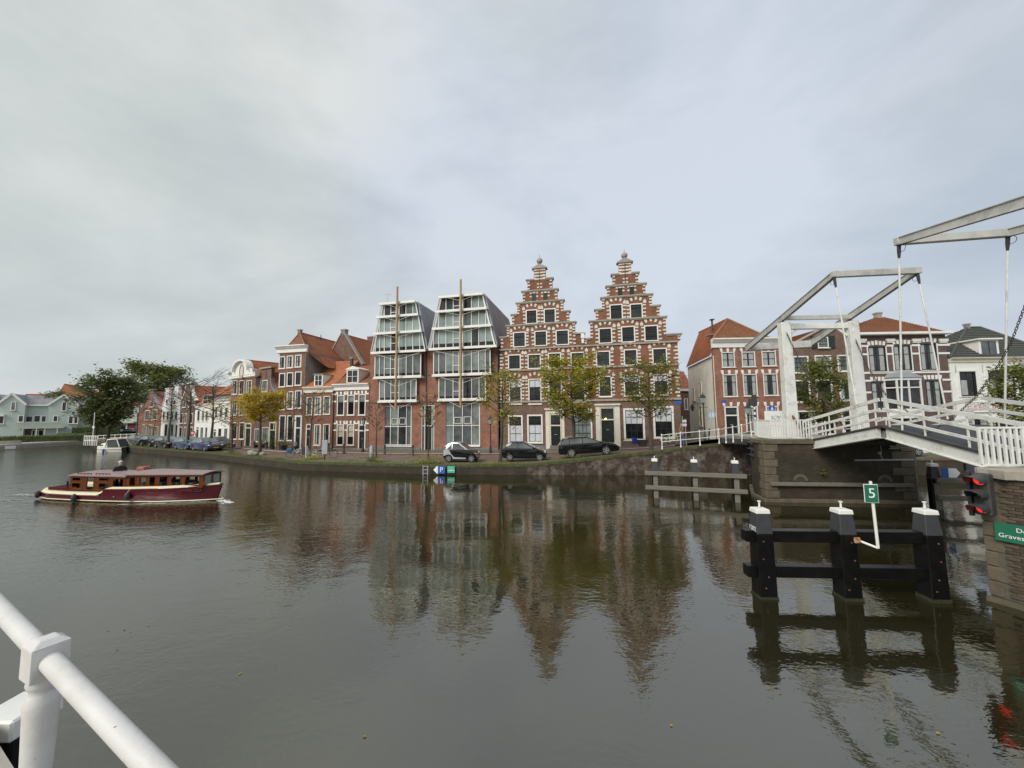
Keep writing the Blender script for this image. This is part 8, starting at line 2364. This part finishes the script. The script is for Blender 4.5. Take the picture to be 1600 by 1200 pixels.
# cabin cruiser at the corner
cb0, cb1 = on_level(152, 707, 0), on_level(199, 706, 0)
cd = cb1 - cb0; LC = cd.length
cc_ = thing('cabin_boat', 'small white cabin cruiser with a dark canopy moored at the quay corner', 'boat', tuple(cb0), math.atan2(cd.y, cd.x))
pr2 = [(0, .03, .85), (.08, .45, .80), (.25, .95, .74), (.5, 1.1, .68), (.8, 1.08, .66), (1.0, 1.0, .66)]
hu = loft_hull([(f * LC, [(0, -.3), (y * .7, -.2), (y * .92, .1), (y, .4), (y, z)]) for f, y, z in pr2], 'hull', M['gelcoat'], cc_)
g = MB(); n = 10
for (f, y, z), (f2, y2, z2) in zip(pr2, pr2[1:]): g.add([(f * LC, -y, z + .01), (f2 * LC, -y2, z2 + .01), (f2 * LC, y2, z2 + .01), (f * LC, y, z + .01)], [(0, 1, 2, 3)])
g.build('deck', M['gelcoat'], cc_)
g = MB(); g.add([(.12 * LC, -.6, .78), (.50 * LC, -.85, .72), (.46 * LC, -.7, 1.35), (.24 * LC, -.55, 1.2), (.12 * LC, .6, .78), (.50 * LC, .85, .72), (.46 * LC, .7, 1.35), (.24 * LC, .55, 1.2)], [(0, 1, 2, 3), (4, 7, 6, 5), (0, 3, 7, 4), (3, 2, 6, 7), (2, 1, 5, 6)])
ca = g.build('cabin', M['gelcoat'], cc_, bevel=.04)
g = MB(); g.box(.2 * LC, .32 * LC, -.73, -.70, .9, 1.08); g.build('cabin_window', M['glass_mid'], ca)
g = MB(); g.add([(.50 * LC, -.85, .74), (.86 * LC, -.9, .74), (.76 * LC, -.7, 1.75), (.46 * LC, -.68, 1.65), (.50 * LC, .85, .74), (.86 * LC, .9, .74), (.76 * LC, .7, 1.75), (.46 * LC, .68, 1.65)], [(0, 1, 2, 3), (4, 7, 6, 5), (1, 5, 6, 2), (0, 3, 7, 4), (3, 2, 6, 7)])
cn = g.build('canopy', M['canvas'], cc_)
g = MB()
for y in (-1, 1): g.tube([(.42 * LC, y * .86, .74), (.46 * LC, y * .72, 1.68), (.77 * LC, y * .74, 1.79), (.92 * LC, y * .95, .74)], .06, 6)
g.box(.44 * LC, .78 * LC, -.72, .72, 1.74, 1.80); g.build('canopy_frame', M['gelcoat'], cn)
g = MB(); g.tube([(f * LC, -y - .01, .42) for f, y, z in pr2], .03, 5); g.build('rubbing_strake', M['iron'], hu)
g = MB(); g.tube([(.45 * LC, -1.18, .5), (.45 * LC, -1.18, .0)], .1, 8); g.build('fender', M['sign_blue'], cc_)
# bow wave and wake of the launch
def foam(nm, label, runs, seed):
 rnd = random.Random(seed); mb = MB()
 for a, b, w, n in runs:
  a, b = Vector(a), Vector(b); d = (b - a).normalized(); nn_ = Vector((-d.y, d.x, 0))
  for k in range(n):
   p = a.lerp(b, rnd.random()) + nn_ * rnd.gauss(0, w); L_ = rnd.uniform(.06, .3); ww = rnd.uniform(.015, .05)
   mb.add([p - d * L_ + Vector((0, 0, .006)), p + nn_ * ww + Vector((0, 0, .016)), p + d * L_ + Vector((0, 0, .006)), p - nn_ * ww + Vector((0, 0, .012))], [(0, 1, 2, 3)])
 o = mb.build(nm, M['foam'], kind='stuff'); return o
bx = lambda f, y: bs + bd * f + Vector((-math.sin(ba), math.cos(ba), 0)) * y
foam('wake_foam', '', [(tuple(bx(1.0, -.1)), tuple(bx(1.09, -.6)), .10, 90), (tuple(bx(.95, -.5)), tuple(bx(.6, -1.7)), .08, 90), (tuple(bx(-.02, -.2)), tuple(bx(-.25, -.3)), .18, 110), (tuple(bx(.0, -1.3)), tuple(bx(-.2, -1.9)), .12, 40)], 9)
# ================================================================== PEOPLE
def person(label, loc, rotz, joints, edges, paint, extra=None, scale=1.0):
 t = thing('person', label, 'person', loc, rotz)
 names = list(joints)
 me = bpy.data.meshes.new('figure')
 me.from_pydata([Vector(joints[n][0]) * scale for n in names], [(names.index(a), names.index(b)) for a, b in edges], [])
 ob = bpy.data.objects.new('figure', me); COL.objects.link(ob)
 sk = ob.modifiers.new('skin', 'SKIN'); sk.use_smooth_shade = True
 for i, n in enumerate(names):
  v = me.skin_vertices[0].data[i]; r = joints[n][1]; v.radius = (r[0] * scale, r[1] * scale) if isinstance(r, tuple) else (r * scale, r * scale); v.use_root = (n == 'pelvis')
 sb2 = ob.modifiers.new('sub', 'SUBSURF'); sb2.levels = 2; sb2.render_levels = 2
 bpy.context.view_layer.update()
 m2 = bpy.data.meshes.new_from_object(ob.evaluated_get(bpy.context.evaluated_depsgraph_get()))
 bpy.data.objects.remove(ob)
 mats = []
 for p in m2.polygons: pass
 m2.materials.clear()
 idx = {}
 for nm in paint[1]: idx[nm] = len(m2.materials); m2.materials.append(M[nm])
 for p in m2.polygons: p.material_index = idx[paint[0](p.center / scale)]; p.use_smooth = True
 o = bpy.data.objects.new('body', m2); COL.objects.link(o); o.parent = t
 return t, o
def head_bits(t, o, c, r, hair, beard=None):
 mb = MB(); mb.ball((c[0], c[1] + .012, c[2] + .03), r * 1.06, 12, 8, (.95, 1.02, .95)); mb.v = [v if v[2] > c[2] - .01 or v[1] > c[1] + .03 else (v[0] * .9 + c[0] * .1, max(v[1], c[1] - r * .55), max(v[2], c[2] + r * .35)) for v in mb.v]
 mb.build('hair', M[hair], o, smooth=True)
 if beard: mb = MB(); mb.ball((c[0], c[1] - r * .55, c[2] - r * .6), r * .6, 8, 6, (1, .7, .8)); mb.build('beard', M[beard], o, smooth=True)
 mb = MB()
 for s in (-1, 1): mb.ball((c[0] + s * r * .36, c[1] - r * .9, c[2] + .005), r * .11, 6, 4)
 mb.build('eyes', M['cloth_black'], o)
 mb = MB(); mb.ball((c[0], c[1] - r * 1.02, c[2] - r * .18), r * .17, 6, 5, (.8, 1, 1.3)); mb.build('nose', M['skin'], o, smooth=True)
BASE = {'pelvis': ((0, 0, .95), (.155, .115)), 'waist': ((0, 0, 1.1), (.15, .11)), 'chest': ((0, 0, 1.32), (.185, .125)), 'neckb': ((0, .01, 1.46), (.09, .075)), 'neck': ((0, .0, 1.52), .055), 'head': ((0, -.02, 1.64), (.092, .105)), 'crown': ((0, -.01, 1.73), (.07, .08))}
def figure(arms, legs):
 j = dict(BASE); e = [('pelvis', 'waist'), ('waist', 'chest'), ('chest', 'neckb'), ('neckb', 'neck'), ('neck', 'head'), ('head', 'crown')]
 for s, nm in ((-1, 'l'), (1, 'r')):
  sh, el, wr, ha = arms[nm]; hp_, kn, an_, to = legs[nm]
  j[nm + 'sh'] = (sh, .075); j[nm + 'el'] = (el, .055); j[nm + 'wr'] = (wr, .04); j[nm + 'ha'] = (ha, .038)
  j[nm + 'hp'] = (hp_, .095); j[nm + 'kn'] = (kn, .068); j[nm + 'an'] = (an_, .05); j[nm + 'to'] = (to, .042)
  e += [('chest', nm + 'sh'), (nm + 'sh', nm + 'el'), (nm + 'el', nm + 'wr'), (nm + 'wr', nm + 'ha'), ('pelvis', nm + 'hp'), (nm + 'hp', nm + 'kn'), (nm + 'kn', nm + 'an'), (nm + 'an', nm + 'to')]
 return j, e
def fingers(o, c, d, m='skin', s=1.0):
 """five separate fingers on a hand at c pointing along d"""
 d = Vector(d).normalized(); sd = d.cross(Vector((0, 0, 1))) if abs(d.z) < .9 else Vector((0, 1, 0)); sd.normalize(); up = sd.cross(d)
 mb = MB()
 for k, l in enumerate((.065, .078, .075, .058)):
  p = Vector(c) + sd * ((k - 1.5) * .019); mb.tube([p, p + d * l * .6 + up * .004, p + d * l - up * .014], [.010, .009, .006], 6)
 p = Vector(c) - sd * .035 - d * .02; mb.tube([p, p - sd * .018 + d * .03, p - sd * .014 + d * .055], [.011, .010, .007], 6)
 mb.build('fingers', M[m], o, smooth=True)
# walker on the quay
legs = {'l': ((-.09, 0, .9), (-.1, -.2, .52), (-.1, -.06, .12), (-.1, -.2, .05)), 'r': ((.09, 0, .9), (.1, .06, .5), (.1, .34, .16), (.1, .26, .04))}
arms = {'l': ((-.2, .02, 1.40), (-.25, .12, 1.14), (-.24, -.04, .93), (-.23, -.09, .86)), 'r': ((.2, .02, 1.40), (.25, -.04, 1.13), (.22, -.22, 1.0), (.2, -.28, .96))}
j, e = figure(arms, legs)
def pc_(c):
 if c.z > 1.50: return 'skin'
 if abs(c.x) > .19 and c.z < .965 and c.z > .75: return 'skin'
 if c.z > .90: return 'cloth_tan'
 if c.z > .10: return 'denim'
 return 'shoe'
b = at_depth(1065.5, 696, 29.3)
pt, po_ = person('person in a tan jacket and blue jeans walking past the cream bicycle', (b.x, b.y, b.z), R(65), j, e, (pc_, ['skin', 'cloth_tan', 'denim', 'shoe']))
head_bits(pt, po_, (0, -.02, 1.66), .105, 'hair_brown')
fingers(po_, (-.225, -.1, .845), (.02, -.1, -1)); fingers(po_, (.195, -.3, .945), (-.05, -.7, -.5))
pt.location.z -= .0
# helmsman
legs = {'l': ((-.09, 0, .9), (-.11, -.02, .5), (-.11, .0, .1), (-.11, -.12, .04)), 'r': ((.09, 0, .9), (.11, -.02, .5), (.11, .02, .1), (.11, -.10, .04))}
arms = {'l': ((-.2, .02, 1.40), (-.27, -.05, 1.14), (-.22, -.28, 1.06), (-.2, -.35, 1.07)), 'r': ((.2, .02, 1.40), (.27, -.05, 1.14), (.22, -.28, 1.06), (.2, -.35, 1.07))}
j, e = figure(arms, legs)
def pc2(c):
 if c.z > 1.50: return 'skin'
 if c.y < -.3 and c.z > .9: return 'skin'
 if c.z > .1: return 'cloth_black'
 return 'shoe'
w = bt.matrix_basis @ Vector((.372 * LB, .15, .22))
hp2, hb_ = person('grey-haired person in a black coat steering the launch, head above the cabin roof', tuple(w), ba + R(60), j, e, (pc2, ['skin', 'cloth_black', 'shoe']), scale=.99)
head_bits(hp2, hb_, (0, -.02, 1.65), .105, 'hair_grey', 'hair_grey')
fingers(hb_, (-.2, -.36, 1.06), (0, -1, .1)); fingers(hb_, (.2, -.36, 1.06), (0, -1, .1))
# ================================================================== BICYCLES
def bicycle(label, loc, rotz, m, lean=0.08, basket=None, group='bicycles parked on the quay'):
 t = thing('bicycle', label, 'bicycle', loc, rotz, group); t.rotation_euler = (lean, 0, rotz)
 for x in (0, 1.06):
  mb = MB(); mb.tube([(x + .34 * math.cos(a), 0, .34 + .34 * math.sin(a)) for a in [2 * math.pi * i / 24 for i in range(24)]], .017, 5, closed=True)
  wq = mb.build('wheel', M['tyre'], t, smooth=True)
  mb = MB()
  for i in range(10): a = math.pi * i / 10; mb.tube([(x - .32 * math.cos(a), 0, .34 - .32 * math.sin(a)), (x + .32 * math.cos(a), 0, .34 + .32 * math.sin(a))], .003, 3)
  mb.tube([(x, -.04, .34), (x, .04, .34)], .03, 6); mb.build('spokes', M['bike_silver'], wq)
  mb = MB(); mb.tube([(x + .37 * math.cos(a), 0, .34 + .37 * math.sin(a)) for a in [math.pi * (.05 + .9 * i / 10) for i in range(11)]], .02, 5); mb.build('mudguard', M[m], wq)
 mb = MB()
 for a, b in (((0, 0, .34), (.42, 0, .30)), ((0, 0, .34), (.34, 0, .82)), ((.42, 0, .30), (.34, 0, .86)), ((.42, 0, .30), (.90, 0, .80)), ((.37, 0, .62), (.88, 0, .86)), ((1.06, 0, .34), (.88, 0, .92))): mb.tube([a, b], .02, 6)
 mb.build('frame', M[m], t, smooth=True)
 mb = MB(); mb.tube([(.88, 0, .9), (.86, 0, 1.04), (.84, -.24, 1.06), (.68, -.29, 1.04)], .013, 5); mb.tube([(.86, 0, 1.04), (.84, .24, 1.06), (.68, .29, 1.04)], .013, 5); mb.build('handlebar', M['bike_silver'], t)
 mb = MB(); mb.ball((.31, 0, .93), .13, 8, 5, (1, .65, .4)); mb.tube([(.34, 0, .82), (.32, 0, .92)], .014, 5); mb.build('saddle', M['canvas'], t, smooth=True)
 mb = MB(); mb.box(-.22, .28, -.06, .06, .73, .75); mb.tube([(-.15, .05, .73), (0, .03, .34)], .008, 4); mb.tube([(-.15, -.05, .73), (0, -.03, .34)], .008, 4); mb.build('rack', M['iron'], t)
 mb = MB(); mb.lathe([(.09, -.008), (.09, .008)], 12, (0, 0, 0)); mb.v = [(x + .42, z + .03, y + .30) for x, y, z in mb.v]; mb.tube([(.42, .03, .3), (.5, .09, .16)], .01, 4); mb.tube([(.42, -.03, .3), (.34, -.09, .44)], .01, 4); mb.build('crank', M['bike_silver'], t)
 if basket: MB().box(-.26, .14, -.2, .2, .5, .84).build('pannier', M[basket], t, bevel=.05)
 return t
p = gl(453, 715, .68); bicycle('silver and blue bicycle with a blue pannier left of the dark bin', tuple(p), R(25), 'bike_silver', basket='bike_blue')
p = gl(487, 716, .68); bicycle('grey bicycle leaning by the slim bare tree', tuple(p), R(-10), 'bike_silver', -.1)
p = gl(497, 717, .68); bicycle('grey bicycle behind the grey sign panel on a post', tuple(p + Vector((0, .5, 0))), R(12), 'iron', .1)
p = at_depth(1039, 696.5, 29.6); bicycle('cream bicycle parked behind the first posts of the white quay railing', tuple(p), R(5), 'bike_cream', .12)
p = at_depth(1107, 688, 33); bicycle('dark bicycle at the foot of the round blue sign', tuple(p), R(60), 'iron', .1)
# ================================================================== STREET FURNITURE
def lamp_post(label, loc, H, arm=True):
 t = thing('street_lamp', label, 'street lamp', loc, 0, 'lantern street lamps')
 MB().lathe([(.16, 0), (.16, .25), (.11, .3), (.10, .8), (.07, .86), (.055, 1.0), (.04, H - .85), (.06, H - .82), (.035, H - .78)], 10).build('pole', M['iron'], t, smooth=True)
 g = MB(); g.lathe([(.05, H - .78), (.16, H - .72), (.24, H - .3), (.25, H - .28)], 6); g.lathe([(.09, H - .03), (.03, H), (.03, H + .1), (.01, H + .16)], 6)
 g.lathe([(.29, H - .262), (.1, H - .03)], 6)
 la = g.build('lantern', M['iron'], t)
 MB().lathe([(.168, H - .70), (.246, H - .31)], 6).build('lantern_glass', M['glass_pale'], la)
 if arm: g = MB(); g.tube([(-.3, 0, H - 1.05), (.3, 0, H - 1.05)], .018, 5); g.ball((-.31, 0, H - 1.03), .04, 6, 4); g.ball((.31, 0, H - 1.03), .04, 6, 4); g.build('ladder_bar', M['iron'], t)
 return t
b = at_depth(1102, 695, 31.0); lamp_post('black lantern street lamp beside the pale alley wall', tuple(b), 4.05)
b = gl(766.5, 709.5, .68); lamp_post('black lantern lamp before the right edge of the offices', tuple(b), hgt(b, 766, 651))
b = gl(567, 706.5, .65); lamp_post('black lantern lamp at the door of the banded canal house', tuple(b), hgt(b, 567, 652))
b = at_depth(1171.5, 688, 30.0); lamp_post('black lantern lamp behind the white graffiti board, before the corner house', tuple(b), hgt(b, 1171, 632))
wl = thing('wall_lantern', 'black wall lantern on a bracket at the rear of the pale alley wall', 'wall lamp', tuple(at_depth(1082, 636, 40.5)))
g = MB(); g.tube([(.9, 0, .3), (.2, 0, .35), (0, 0, .25)], .03, 5); wlb = g.build('bracket', M['iron'], wl)
g = MB(); g.lathe([(.06, -.45), (.22, 0), (.25, .02), (.08, .22), (.02, .3)], 6); g.build('lantern', M['iron'], wl)
def bollard(loc, lb): 
 t = thing('bollard', lb, 'bollard', loc, 0, 'dark bollards along the pavement')
 MB().lathe([(.13, 0), (.13, .1), (.10, .14), (.09, .75), (.12, .78), (.12, .86), (.06, .95)], 8).build('post', M['stone_brown'] if False else M['black_grey'], t, smooth=True)
for px, py, lb in ((347, 696.5, 'bollard before the cream house'), (356, 697.5, 'bollard at the left edge of the ornate house'), (377, 699.5, 'bollard before the ornate house door'), (397, 701, 'bollard left of the yellow tree trunk'), (416, 702, 'bollard right of the yellow tree trunk'),
                   (436, 703, 'bollard at the left edge of the tall house'), (513, 706, 'bollard right of the grey sign panel'), (537, 708, 'bollard before the middle of the banded canal house'), (601, 709.5, 'bollard before the left glass gable'), (645, 711, 'leaning bollard left of the office entrance')):
 bollard(tuple(gl(px, py, .66)), 'dark ' + lb)
p = gl(507, 719, .68)
t = thing('sign_panel', 'tall pale grey sign panel on a thin post beside the bikes', 'sign', tuple(p)); MB().lathe([(.04, 0), (.04, .5)], 8).build('post', M['iron'], t); MB().box(-.24, .24, -.05, .05, .5, 1.72).build('panel', M['metal_grey'], t, bevel=.02)
p = gl(476, 715, .68)
t = thing('utility_box', 'dark upright utility box with a white edge by the bicycles', 'utility box', tuple(p)); MB().box(-.2, .14, -.16, .16, 0, 1.0).build('cabinet', M['bridge_dark'], t, bevel=.02); MB().box(.141, .19, -.17, .17, 0, 1.05).build('white_edge', M['white_paint'], t)
p = gl(580.5, 714, .68)
t = thing('parking_meter', 'round pale grey post with a cap beside the sapling', 'post', tuple(p)); MB().lathe([(.19, 0), (.19, .85), (.14, .92), (.14, 1.02), (.08, 1.05)], 14).build('post', M['metal_grey'], t, smooth=True); MB().box(-.05, .05, -.2, -.18, .55, .62).build('label_plate', M['sign_white'], t)
# round blue sign, signals and board at the bridge head
b = at_depth(1114, 693, 31.5)
t = thing('round_sign', 'round pale blue pedestrian zone sign on a grey pole by the corner house', 'sign', tuple(b)); hh_ = hgt(b, 1113, 648)
MB().tube([(0, 0, 0), (0, 0, hh_ + .4)], .03, 8).build('pole', M['metal_grey'], t)
g = MB(); g.lathe([(.36, -.012), (.36, .012)], 24); g.v = [(x, z, y + hh_) for x, y, z in g.v]; g.build('disc', mat('faded_blue', (.33, .45, .58), .4, .05), t)
g = MB(); g.lathe([(.30, .014), (.30, .018)], 24); g.v = [(x, -z, y + hh_) for x, y, z in g.v]; g.build('inner_disc', mat('pale_blue', (.42, .52, .62), .4, .05), t)
g = MB()
for x in (-.1, .1): g.ball((x, -.03, hh_ + .16), .045, 6, 5); g.bar((x, -.03, hh_ + .1), (x, -.03, hh_ - .05), .1, .02, up=(0, 1, 0)); g.bar((x - .03, -.03, hh_ - .05), (x - .05, -.03, hh_ - .22), .04, .02, up=(0, 1, 0)); g.bar((x + .03, -.03, hh_ - .05), (x + .05, -.03, hh_ - .22), .04, .02, up=(0, 1, 0))
g.build('figures', M['sign_white'], t)
b = at_depth(1182, 686, 23.5)
t = thing('road_signal', 'black road signal box on a striped pole at the bridge head', 'traffic light', tuple(b)); H_ = hgt(b, 1180, 620)
for k in range(6):
 z0 = H_ * .45 + k * .16 if k else 0
 MB().lathe([(.05, z0), (.05, H_ * .45 + (k + 1) * .16 - .002)], 10).build('pole_band', M['white_paint' if k % 2 == 0 else 'iron'], t)
g = MB(); g.box(-.3, .12, -.12, .12, H_ - .55, H_ - .1); g.box(-.1, .12, -.1, .1, H_ - .1, H_ + .12); g.build('signal_head', M['bridge_dark'], t, bevel=.02)
b = at_depth(1197, 686, 22.0)
t = thing('notice_board', 'white board with blue graffiti behind the balustrade of the far pier', 'board', tuple(b), R(-7)); hb2 = hgt(b, 1212, 642)
MB().box(0, 1.12, -.02, .02, .05, hb2).build('board', M['white_paint'], t)
g = MB(); rnd = random.Random(8)
cx, cz = .55, hb2 * .72
q = [(cx + .32 * math.sin(2.2 * a) * rnd.uniform(.6, 1), -.026, cz + .2 * math.sin(3.1 * a + 1) * rnd.uniform(.6, 1)) for a in [i * .35 for i in range(22)]]
g.tube(q, .009, 4); q = [(cx - .25 + .06 * i, -.026, cz - .42 + (.07 if i % 2 else -.05)) for i in range(9)]; g.tube(q, .009, 4); g.build('graffiti', mat('graffiti_ink', (.12, .2, .3), .6, .1), t)
b2 = at_depth(1206, 638, 24)
t = thing('pedestrian_sign', 'small blue square sign with a white figure above the graffiti board', 'sign', tuple(b2)); MB().box(-.17, .17, -.02, .02, -.17, .17).build('plate', M['sign_blue'], t)
MB().prism([(-.09, -.13), (0, .12), (.09, -.13), (.03, -.13), (0, -.01), (-.03, -.13)], -.03, -.021).build('figure', M['sign_white'], t); MB().tube([(0, .04, .2), (0, .04, -2.1)], .03, 6).build('pole', M['metal_grey'], t)
# parapet sign post by the walker
b = at_depth(1070, 696, 30.4); t = thing('post_sign', 'white slatted post sign beside the walker', 'sign', tuple(b))
for x in (-.1, .12): MB().box(x - .03, x + .03, -.03, .03, 0, 2.2 - x).build('post', M['metal_grey'], t)
for z in (1.5, 1.8): MB().box(-.14, .2, -.05, -.03, z, z + .2).build('plate', M['sign_white'], t)
p = at_depth(992, 697, 34.8); t = thing('blue_bag', 'bright blue bag hung on the iron fence', 'bag', tuple(p)); MB().box(-.22, .22, -.12, .12, .2, .75).build('bag_body', M['bag_blue'], t, bevel=.07, segs=2); MB().tube([(-.12, 0, .72), (-.08, 0, .95), (.08, 0, .95), (.12, 0, .72)], .02, 5).build('handle', M['bag_blue'], t)
p = at_depth(1004, 698, 34.8); t = thing('waste_bin', 'low black bin by the iron fence, right of the blue bag', 'bin', tuple(p)); MB().frustum((0, 0), .3, .25, .05, .4, .3, .55).build('bin_body', M['bridge_dark'], t, bevel=.04); MB().box(-.42, .42, -.32, .32, .552, .6).build('lid', M['iron'], t)
p = gl(400, 711, .69); t = thing('covered_heap', 'low rounded grey stone heap left of the yellow tree trunk', 'stones', tuple(p)); g = MB()
for k in range(7): g.ball((random.uniform(-.55, .55), random.uniform(-.2, .2), random.uniform(.1, .28)), random.uniform(.2, .34), 8, 6, (1.3, 1, .8))
g.build('stone_heap', M['stone_grey'], t, smooth=True)
# terrace in front of the tall house
def bench(lb, p, rz, m='old_wood'):
 t = thing('bench', lb, 'bench', tuple(p), rz)
 for y in (-.2, -.02, .16): MB().box(-.8, .8, y - .07, y + .07, .42, .46).build('seat_plank', M[m], t)
 for z in (.6, .8): MB().box(-.8, .8, .27, .30, z - .07, z + .07).build('back_plank', M[m], t)
 for x in (-.7, .7): MB().box(x - .04, x + .04, -.25, .26, 0, .415).build('leg', M['iron'], t); 
bench('pale wooden bench before the tall house', gl(452, 703, .68), R(-14)); bench('dark wooden bench under the neck gable shop window', gl(404, 700, .68), R(-30), 'brick_brown')
def planter(lb, p, h_, seed, s=.35, mats=('leaf_green', 'leaf_dark')):
 t = thing('potted_plant', lb, 'potted plant', tuple(p)); MB().lathe([(.22, 0), (.3, .5), (.32, .52)], 10).build('pot', M['bridge_dark'], t, smooth=True)
 o = weeds('leaves', '', [Vector((0, 0, .55))], seed, .16, 260, (s, s, h_), mats[0]); 
 for k in ('label', 'category'): del o[k]
 o.parent = t; o.data.materials[1] = M[mats[1]]
planter('tall dark potted shrub between the windows of the tall house', gl(445, 702, .68), 1.9, 71); planter('low potted plant at the left corner of the tall house', gl(441, 703.5, .68), .7, 72, .6); planter('potted plant by the neck gable shop door', gl(425, 702.5, .68), .8, 73, .4)
t = thing('terrace_table', 'small dark terrace table among the plants before the tall house', 'table', tuple(gl(447, 704.5, .68))); MB().box(-.4, .4, -.35, .35, .7, .74).build('table_top', M['bridge_dark'], t); MB().lathe([(.25, 0), (.04, .05), (.04, .7)], 8).build('leg', M['iron'], t)
# white railing and marker post of the left corner bridge
def white_fence(lb, a, b, n, h_=.95, name='bank_railing', pick=False):
 a, b = Vector(a), Vector(b); t = thing(name, lb, 'railing', tuple(a)); d = b - a
 for k in range(n + 1): p = d * (k / n); MB().box(p.x - .035, p.x + .035, p.y - .035, p.y + .035, p.z, p.z + h_ + .05).build('post', M['white_paint'], t)
 for z in (h_ - .03, h_ * .5): MB().bar(Vector((0, 0, z)), d + Vector((0, 0, z)), .07, .08).build('rail', M['white_paint'], t)
 return t
white_fence('white railing on the corner quay left of the cabin boat', on_level(131, 696, .8), on_level(151, 696.5, .8), 7, 1.35)
white_fence('white railing along the small bridge behind the cabin boat', at_depth(153, 689.5, 74), at_depth(216, 687, 70), 7, 1.1)
t = thing('marker_pole', 'tall thin white pole standing at the corner quay', 'pole', tuple(on_level(144, 696, .8))); MB().lathe([(.05, 0), (.045, 3.0), (.04, 4.6)], 8).build('pole', M['white_paint'], t); MB().box(-.12, .12, -.05, .05, 2.4, 2.7).build('plate', M['sign_white'], t)
t = thing('marker_board', 'small white board at the water edge of the left bank', 'sign', tuple(on_level(16, 701.5, .1)), R(60)); MB().box(-.5, .5, -.05, .05, 0, .45).build('board', M['sign_white'], t)
t = thing('landing_wall', 'low pale wall block at the left edge of the waterside path', 'wall', tuple(on_level(-8, 694, .75)), R(36)); MB().box(0, 2.6, -.3, .3, 0, .45).build('block', M['concrete'], t)
t = thing('wall_plate', 'small grey steel panel hanging below the near bridge leaf', 'panel', tuple(at_depth(1514, 726, 14.2))); MB().box(-.14, .14, -.03, .03, -.26, .28).build('panel', M['metal_grey'], t); MB().box(-.19, -.15, -.02, .02, -.3, .45).build('hanger', M['iron'], t)
# leaves afloat
rnd = random.Random(12); first = None
spots = [(195, 983), (205, 986), (233, 977), (169, 985), (183, 1014), (570, 1150), (1049, 1133), (375, 1052), (1465, 1145)]
for px, py in spots:
 p = on_level(px, py, .012)
 if first is None:
  mb = MB(); mb.add([(-.05, 0, 0), (-.02, .03, .004), (.03, .026, .006), (.06, 0, .002), (.03, -.028, .006), (-.02, -.03, .004)], [(0, 1, 2, 3, 4, 5)]); first = mb.build('floating_leaf', M['leaf_yellow']); o = first
 else: o = first.copy(); COL.objects.link(o)
 o.location = p; o.rotation_euler = (0, 0, rnd.uniform(0, 6)); s = rnd.uniform(.35, .6); o.scale = (s, s, s)
 tag(o, 'small pale leaf floating flat on the canal water', 'leaf', 'leaves floating on the canal')
